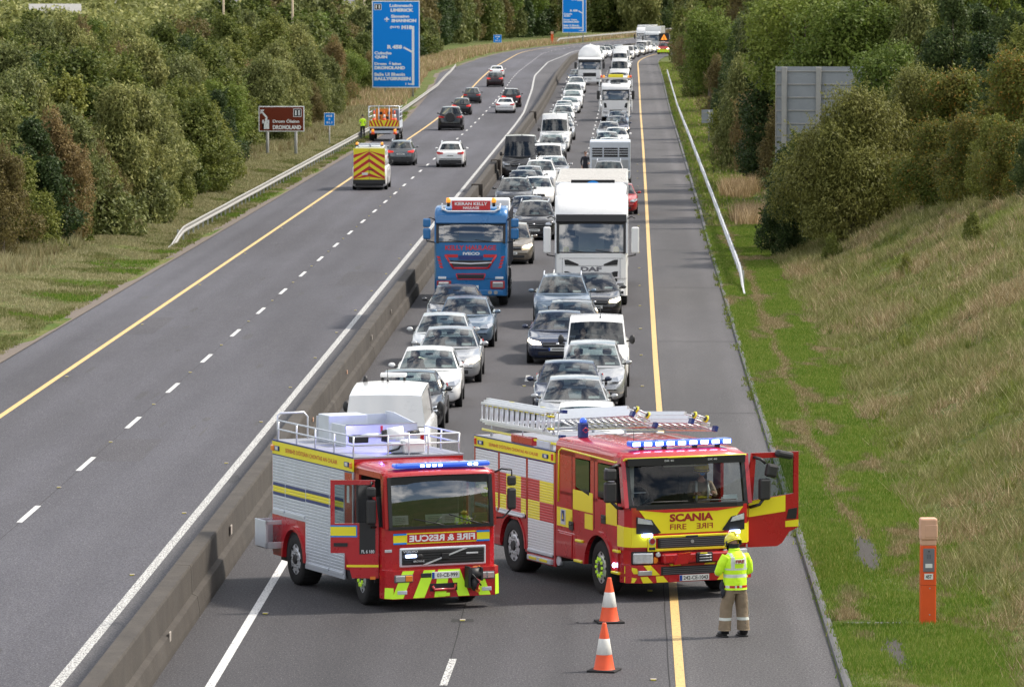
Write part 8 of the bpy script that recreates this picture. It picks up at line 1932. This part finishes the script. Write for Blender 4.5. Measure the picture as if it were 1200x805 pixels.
for i in range(12):
    Y = 1150 + (i % 3) * 14; px = 304 + i * 2.9
    car(['hatch', 'saloon', 'suv'][i % 3], ['white', 'steelblue', 'navy', 'silver'][i % 4], (px - 733) / 6000 * Y, Y, 6.4 + (i % 3) * .5, R(70), 'car parked in the distant raised car park above the left wood', 'cars parked beyond the left wood', lod='far')
b = MB(); Y = 1150; b.box((296 - 733) / 6000 * Y, (346 - 733) / 6000 * Y, Y - 6, Y + 50, -1.5, 6.35, 'slate'); o = b.build('parking_deck'); o['label'] = 'raised parking ground holding the far parked cars'; o['category'] = 'parking deck'

# ================================================================== GRASS
def blades(name, pts, hmin, hmax, w, mats, n, lean=.35, seed=0, kind='stuff', label='', hs=None, matf=None):
    """pts (k,3): tuft bases; n blades per tuft"""
    rs = np.random.RandomState(seed); k = len(pts); P = np.repeat(pts, n, 0) + np.concatenate([rs.normal(0, .07, (k * n, 2)), np.zeros((k * n, 1))], 1)
    a = rs.uniform(0, 2 * np.pi, k * n); h = rs.uniform(hmin, hmax, k * n) * (1 if hs is None else np.repeat(hs, n)); ln = lean * rs.uniform(.2, 1, k * n) * h; wd = w * rs.uniform(.6, 1.3, k * n) * (P[:, 1] / 110) ** .8
    dx, dy = np.cos(a), np.sin(a); A = P + np.stack([-dy * wd, dx * wd * .3, 0 * wd], 1); B = P - np.stack([-dy * wd, dx * wd * .3, 0 * wd], 1)
    b2 = rs.uniform(0, 2 * np.pi, k * n); T = P + np.stack([np.cos(b2) * ln, np.sin(b2) * ln, h], 1)
    V = np.stack([A, B, T], 1).reshape(-1, 3); F = np.arange(len(V)).reshape(-1, 3)
    MI = None
    if matf is not None: MI = np.repeat(matf, n)
    me = bigmesh(name, V, F, mats, MI); o = obj(name, me, None, kind=kind, label=label, category='grass'); return o
GZC = {}
def gz_arr(X, Y):
    return np.array([ground_z(x, y) for x, y in zip(X, Y)])
rs = np.random.RandomState(8)
def nzarr(X, Y, s, k=1): return np.array([nz2(x, y * k, s) for x, y in zip(X, Y)])
# long grass on the bank
def bank():
    n = 62000; Y = 72 + (222 - 72) * rs.uniform(0, 1, n) ** 1.0; D = rs.uniform(-.25, 10.5, n); toe = SLOPE0 + np.array([drift(y) for y in Y]) * 1.1 + .35 * nzarr(Y * 0, Y, .35)
    X = toe + D; keep = (X / Y < .088); X, Y, D = X[keep], Y[keep], D[keep]; Z = gz_arr(X, Y); m = nzarr(X, Y, .5, .4) + .5 * nzarr(X, Y, 1.8, .35) + .25 * rs.normal(size=len(X)) * .6
    mi = np.where(m > .16, 0, np.where(m > -.40, 1, 2)); P = np.stack([X, Y, Z], 1); hs = np.clip(.75 + .9 * nzarr(X, Y, .9) + .5 * nzarr(X, Y, 2.6), .3, 1.5) * rs.uniform(.7, 1.2, len(X)); hs = np.where(mi == 2, hs * .7, hs)
    blades('tall_grass', P, .12, .40, .013, ['blade_dry', 'blade_mix', 'blade_green'], 8, 1.15, 1, hs=hs, label='long dry and green grass covering the right-hand bank', matf=mi)
bank()
def verge():
    n = 95000; Y = 72 + (235 - 72) * rs.uniform(0, 1, n) ** 1.15; u = rs.uniform(0, 1, n); k0 = np.array([kerbR(y) for y in Y]) + .15; k1 = SLOPE0 + .2 + np.array([drift(y) for y in Y]) * 1.1
    X = k0 + (k1 - k0) * u; m = nzarr(X, Y, 1.1, .16) + .5 * nzarr(X, Y, 3.5, .2)
    worn = (np.abs(X - 4.55 - .25 * nzarr(X * 0, Y, .15)) < .11 + .12 * nzarr(X * 0, Y, .3)) & (Y > 100)          # trodden line along the verge
    bare = (((X - 4.62) / .30) ** 2 + ((Y - 97.6) / 3.6) ** 2 < 1 - .5 * rs.uniform(0, 1, n)) | (((X - 4.42) / .2) ** 2 + ((Y - 82.8) / 2) ** 2 < 1 - .5 * rs.uniform(0, 1, n)) | ((np.abs(Y - 87.0) < .35) & (X < 5.2))
    keep = ~bare; X, Y, m, worn = X[keep], Y[keep], m[keep], worn[keep]
    mi = np.where((m > .42) | worn, 0, np.where(m > .25, 1, 2)); P = np.stack([X, Y, gz_arr(X, Y)], 1)
    blades('verge_grass', P, .04, .13, .016, ['blade_dry', 'blade_mix', 'blade_mown'], 6, .7, 2, label='short mown green grass of the right-hand verge', matf=mi)
verge()
def leftgrass():
    n = 62000; Y = 150 + (480 - 150) * rs.uniform(0, 1, n) ** 1.3; u = rs.uniform(0, 1, n); e = np.array([edgeL(y) for y in Y]) - .4; D = u * 8.5; X = e - D
    m = nzarr(X, Y, .30) + .4 * nzarr(X, Y, 1.2) + (D - 2.6) * .22; P = np.stack([X, Y, gz_arr(X, Y)], 1)
    tall = (m > .62) & (D > 3.4); low = ~tall; mi = np.where(m > -.30, 0, np.where(m > -.7, 1, 2))
    blades('tall_grass', P[tall], .25, .75, .020, ['blade_pale', 'blade_dry'], 6, .6, 3, label='long beige grass between the left verge and the wood', matf=(rs.uniform(0, 1, tall.sum()) < .3).astype(int))
    blades('verge_grass', P[low], .04, .15, .020, ['blade_pale', 'blade_mix', 'blade_mown'], 7, .6, 4, label='short patchy grass along the edge of the left carriageway', matf=mi[low])
leftgrass()
def fargrass():
    n = 16000; Y = rs.uniform(480, 1300, n); e = np.array([edgeL(y) for y in Y]); D = rs.uniform(1.5, 14, n); X = e - D; P = np.stack([X, Y, gz_arr(X, Y)], 1)
    blades('tall_grass', P, .3, 1.0, .018, ['blade_dry', 'blade_mix'], 5, .5, 5, label='dry beige grass bank far up the left carriageway', matf=(rs.uniform(0, 1, n) < .25).astype(int))
    n = 9000; Y = rs.uniform(235, 700, n); e = np.array([kerbR(y) for y in Y]) + .3; D = rs.uniform(0, 3.4, n); X = e + D; P = np.stack([X, Y, gz_arr(X, Y)], 1)
    blades('verge_grass', P, .06, .25, .02, ['blade_mown', 'blade_mix', 'blade_dry'], 6, .6, 6, label='green grass around the right guard rail', matf=np.where(rs.uniform(0, 1, n) < .6, 0, np.where(D > 1.8, 2, 1)))
    # tussocks of dry grass beside the trees on the right
    pts = []
    for (px, py, r, k) in ((857, 182, 1.0, 240), (866, 230, 1.0, 240), (872, 196, .8, 160), (880, 262, .9, 200)):
        q_ = at(px, py)
        for _ in range(k): a = rs.uniform(0, 6.28); q2 = r * rs.uniform(0, 1) ** .5; x, y_ = q_.x + q2 * math.cos(a), q_.y + 4 * q2 * math.sin(a); pts.append((x, y_, ground_z(x, y_)))
    blades('dry_tussock', np.array(pts), .4, 1.1, .016, ['blade_dry'], 8, .6, 7, label='tussocks of dry beige grass between the right guard rail and the trees')
fargrass()
# weedy seed heads and a seedling along the bank
for (px, py, s) in ((975, 312, .30), (1062, 345, .22), (1140, 262, .3)):
    Y = 195 if px < 1000 else 170; x = (px - 733) / 6000 * Y; tree('bush1', x, Y, s * .9, s * 1.5, 'small dark sapling growing in the long grass of the right bank', 'saplings on the right bank', 'bush')
# bare stony patches and the little drain on the verge
def patch(cx, cy, rx, ry, mat, name='bare_ground'):
    mb = MB(); n = 22; pts = []
    vs = [(cx, cy, ground_z(cx, cy) + .02)]
    for i in range(n):
        a = 2 * math.pi * i / n; r = 1 + .35 * nz2(math.cos(a) * 2 + cx, math.sin(a) * 2 + cy, 1.1); x, y = cx + rx * r * math.cos(a), cy + ry * r * math.sin(a); vs.append((x, y, ground_z(x, y) + .015))
    mb.add(vs, [(0, 1 + i, 1 + (i + 1) % n) for i in range(n)], mat, True); mb.build(name, kind='structure')
pmat('stony', (.075, .071, .067), 1.0, spec=.05, var=.3, vscale=14, bump=.8, bscale=30)
patch(4.62, 97.6, .34, 4.2, 'stony'); patch(4.42, 82.8, .24, 2.4, 'stony')
mb = MB(); mb.cbox(3.75, 4.75, 86.9, 87.1, .0, .055, 'kerb_stone', .01); o = mb.build('drain_channel', kind='structure')

# weeds growing along the kerb joint
def kerbweeds():
    n = 260; Y = rs.uniform(95, 300, n); Y = Y[np.array([nz2(0, y, .09) for y in Y]) > .02]; X = np.array([kerbR(y) for y in Y]) - .03; P = np.stack([X, Y, Y * 0 + .0], 1)
    blades('kerb_weeds', P, .05, .16, .016, ['blade_green'], 9, .9, 9, label='small weeds sprouting along the kerb of the hard shoulder')
kerbweeds()

# weeds and seed heads standing out of the bank
def weeds():
    n = 420; Y = rs.uniform(78, 205, n); D = rs.uniform(.2, 9, n) ** 1.0; X = SLOPE0 + np.array([drift(y) for y in Y]) + D; k = (X / Y < .085) & (nzarr(X, Y, .6, .5) > -.05); X, Y = X[k], Y[k]; P = np.stack([X, Y, gz_arr(X, Y)], 1); h = len(P) // 2
    blades('seed_heads', P[:h], .35, .75, .010, ['blade_pale'], 7, .5, 11, label='pale dry seed heads standing above the grass of the right bank')
    blades('weeds', P[h:], .15, .42, .022, ['leaf_alder'], 26, .9, 12, label='leafy green weeds scattered over the right bank')
weeds()
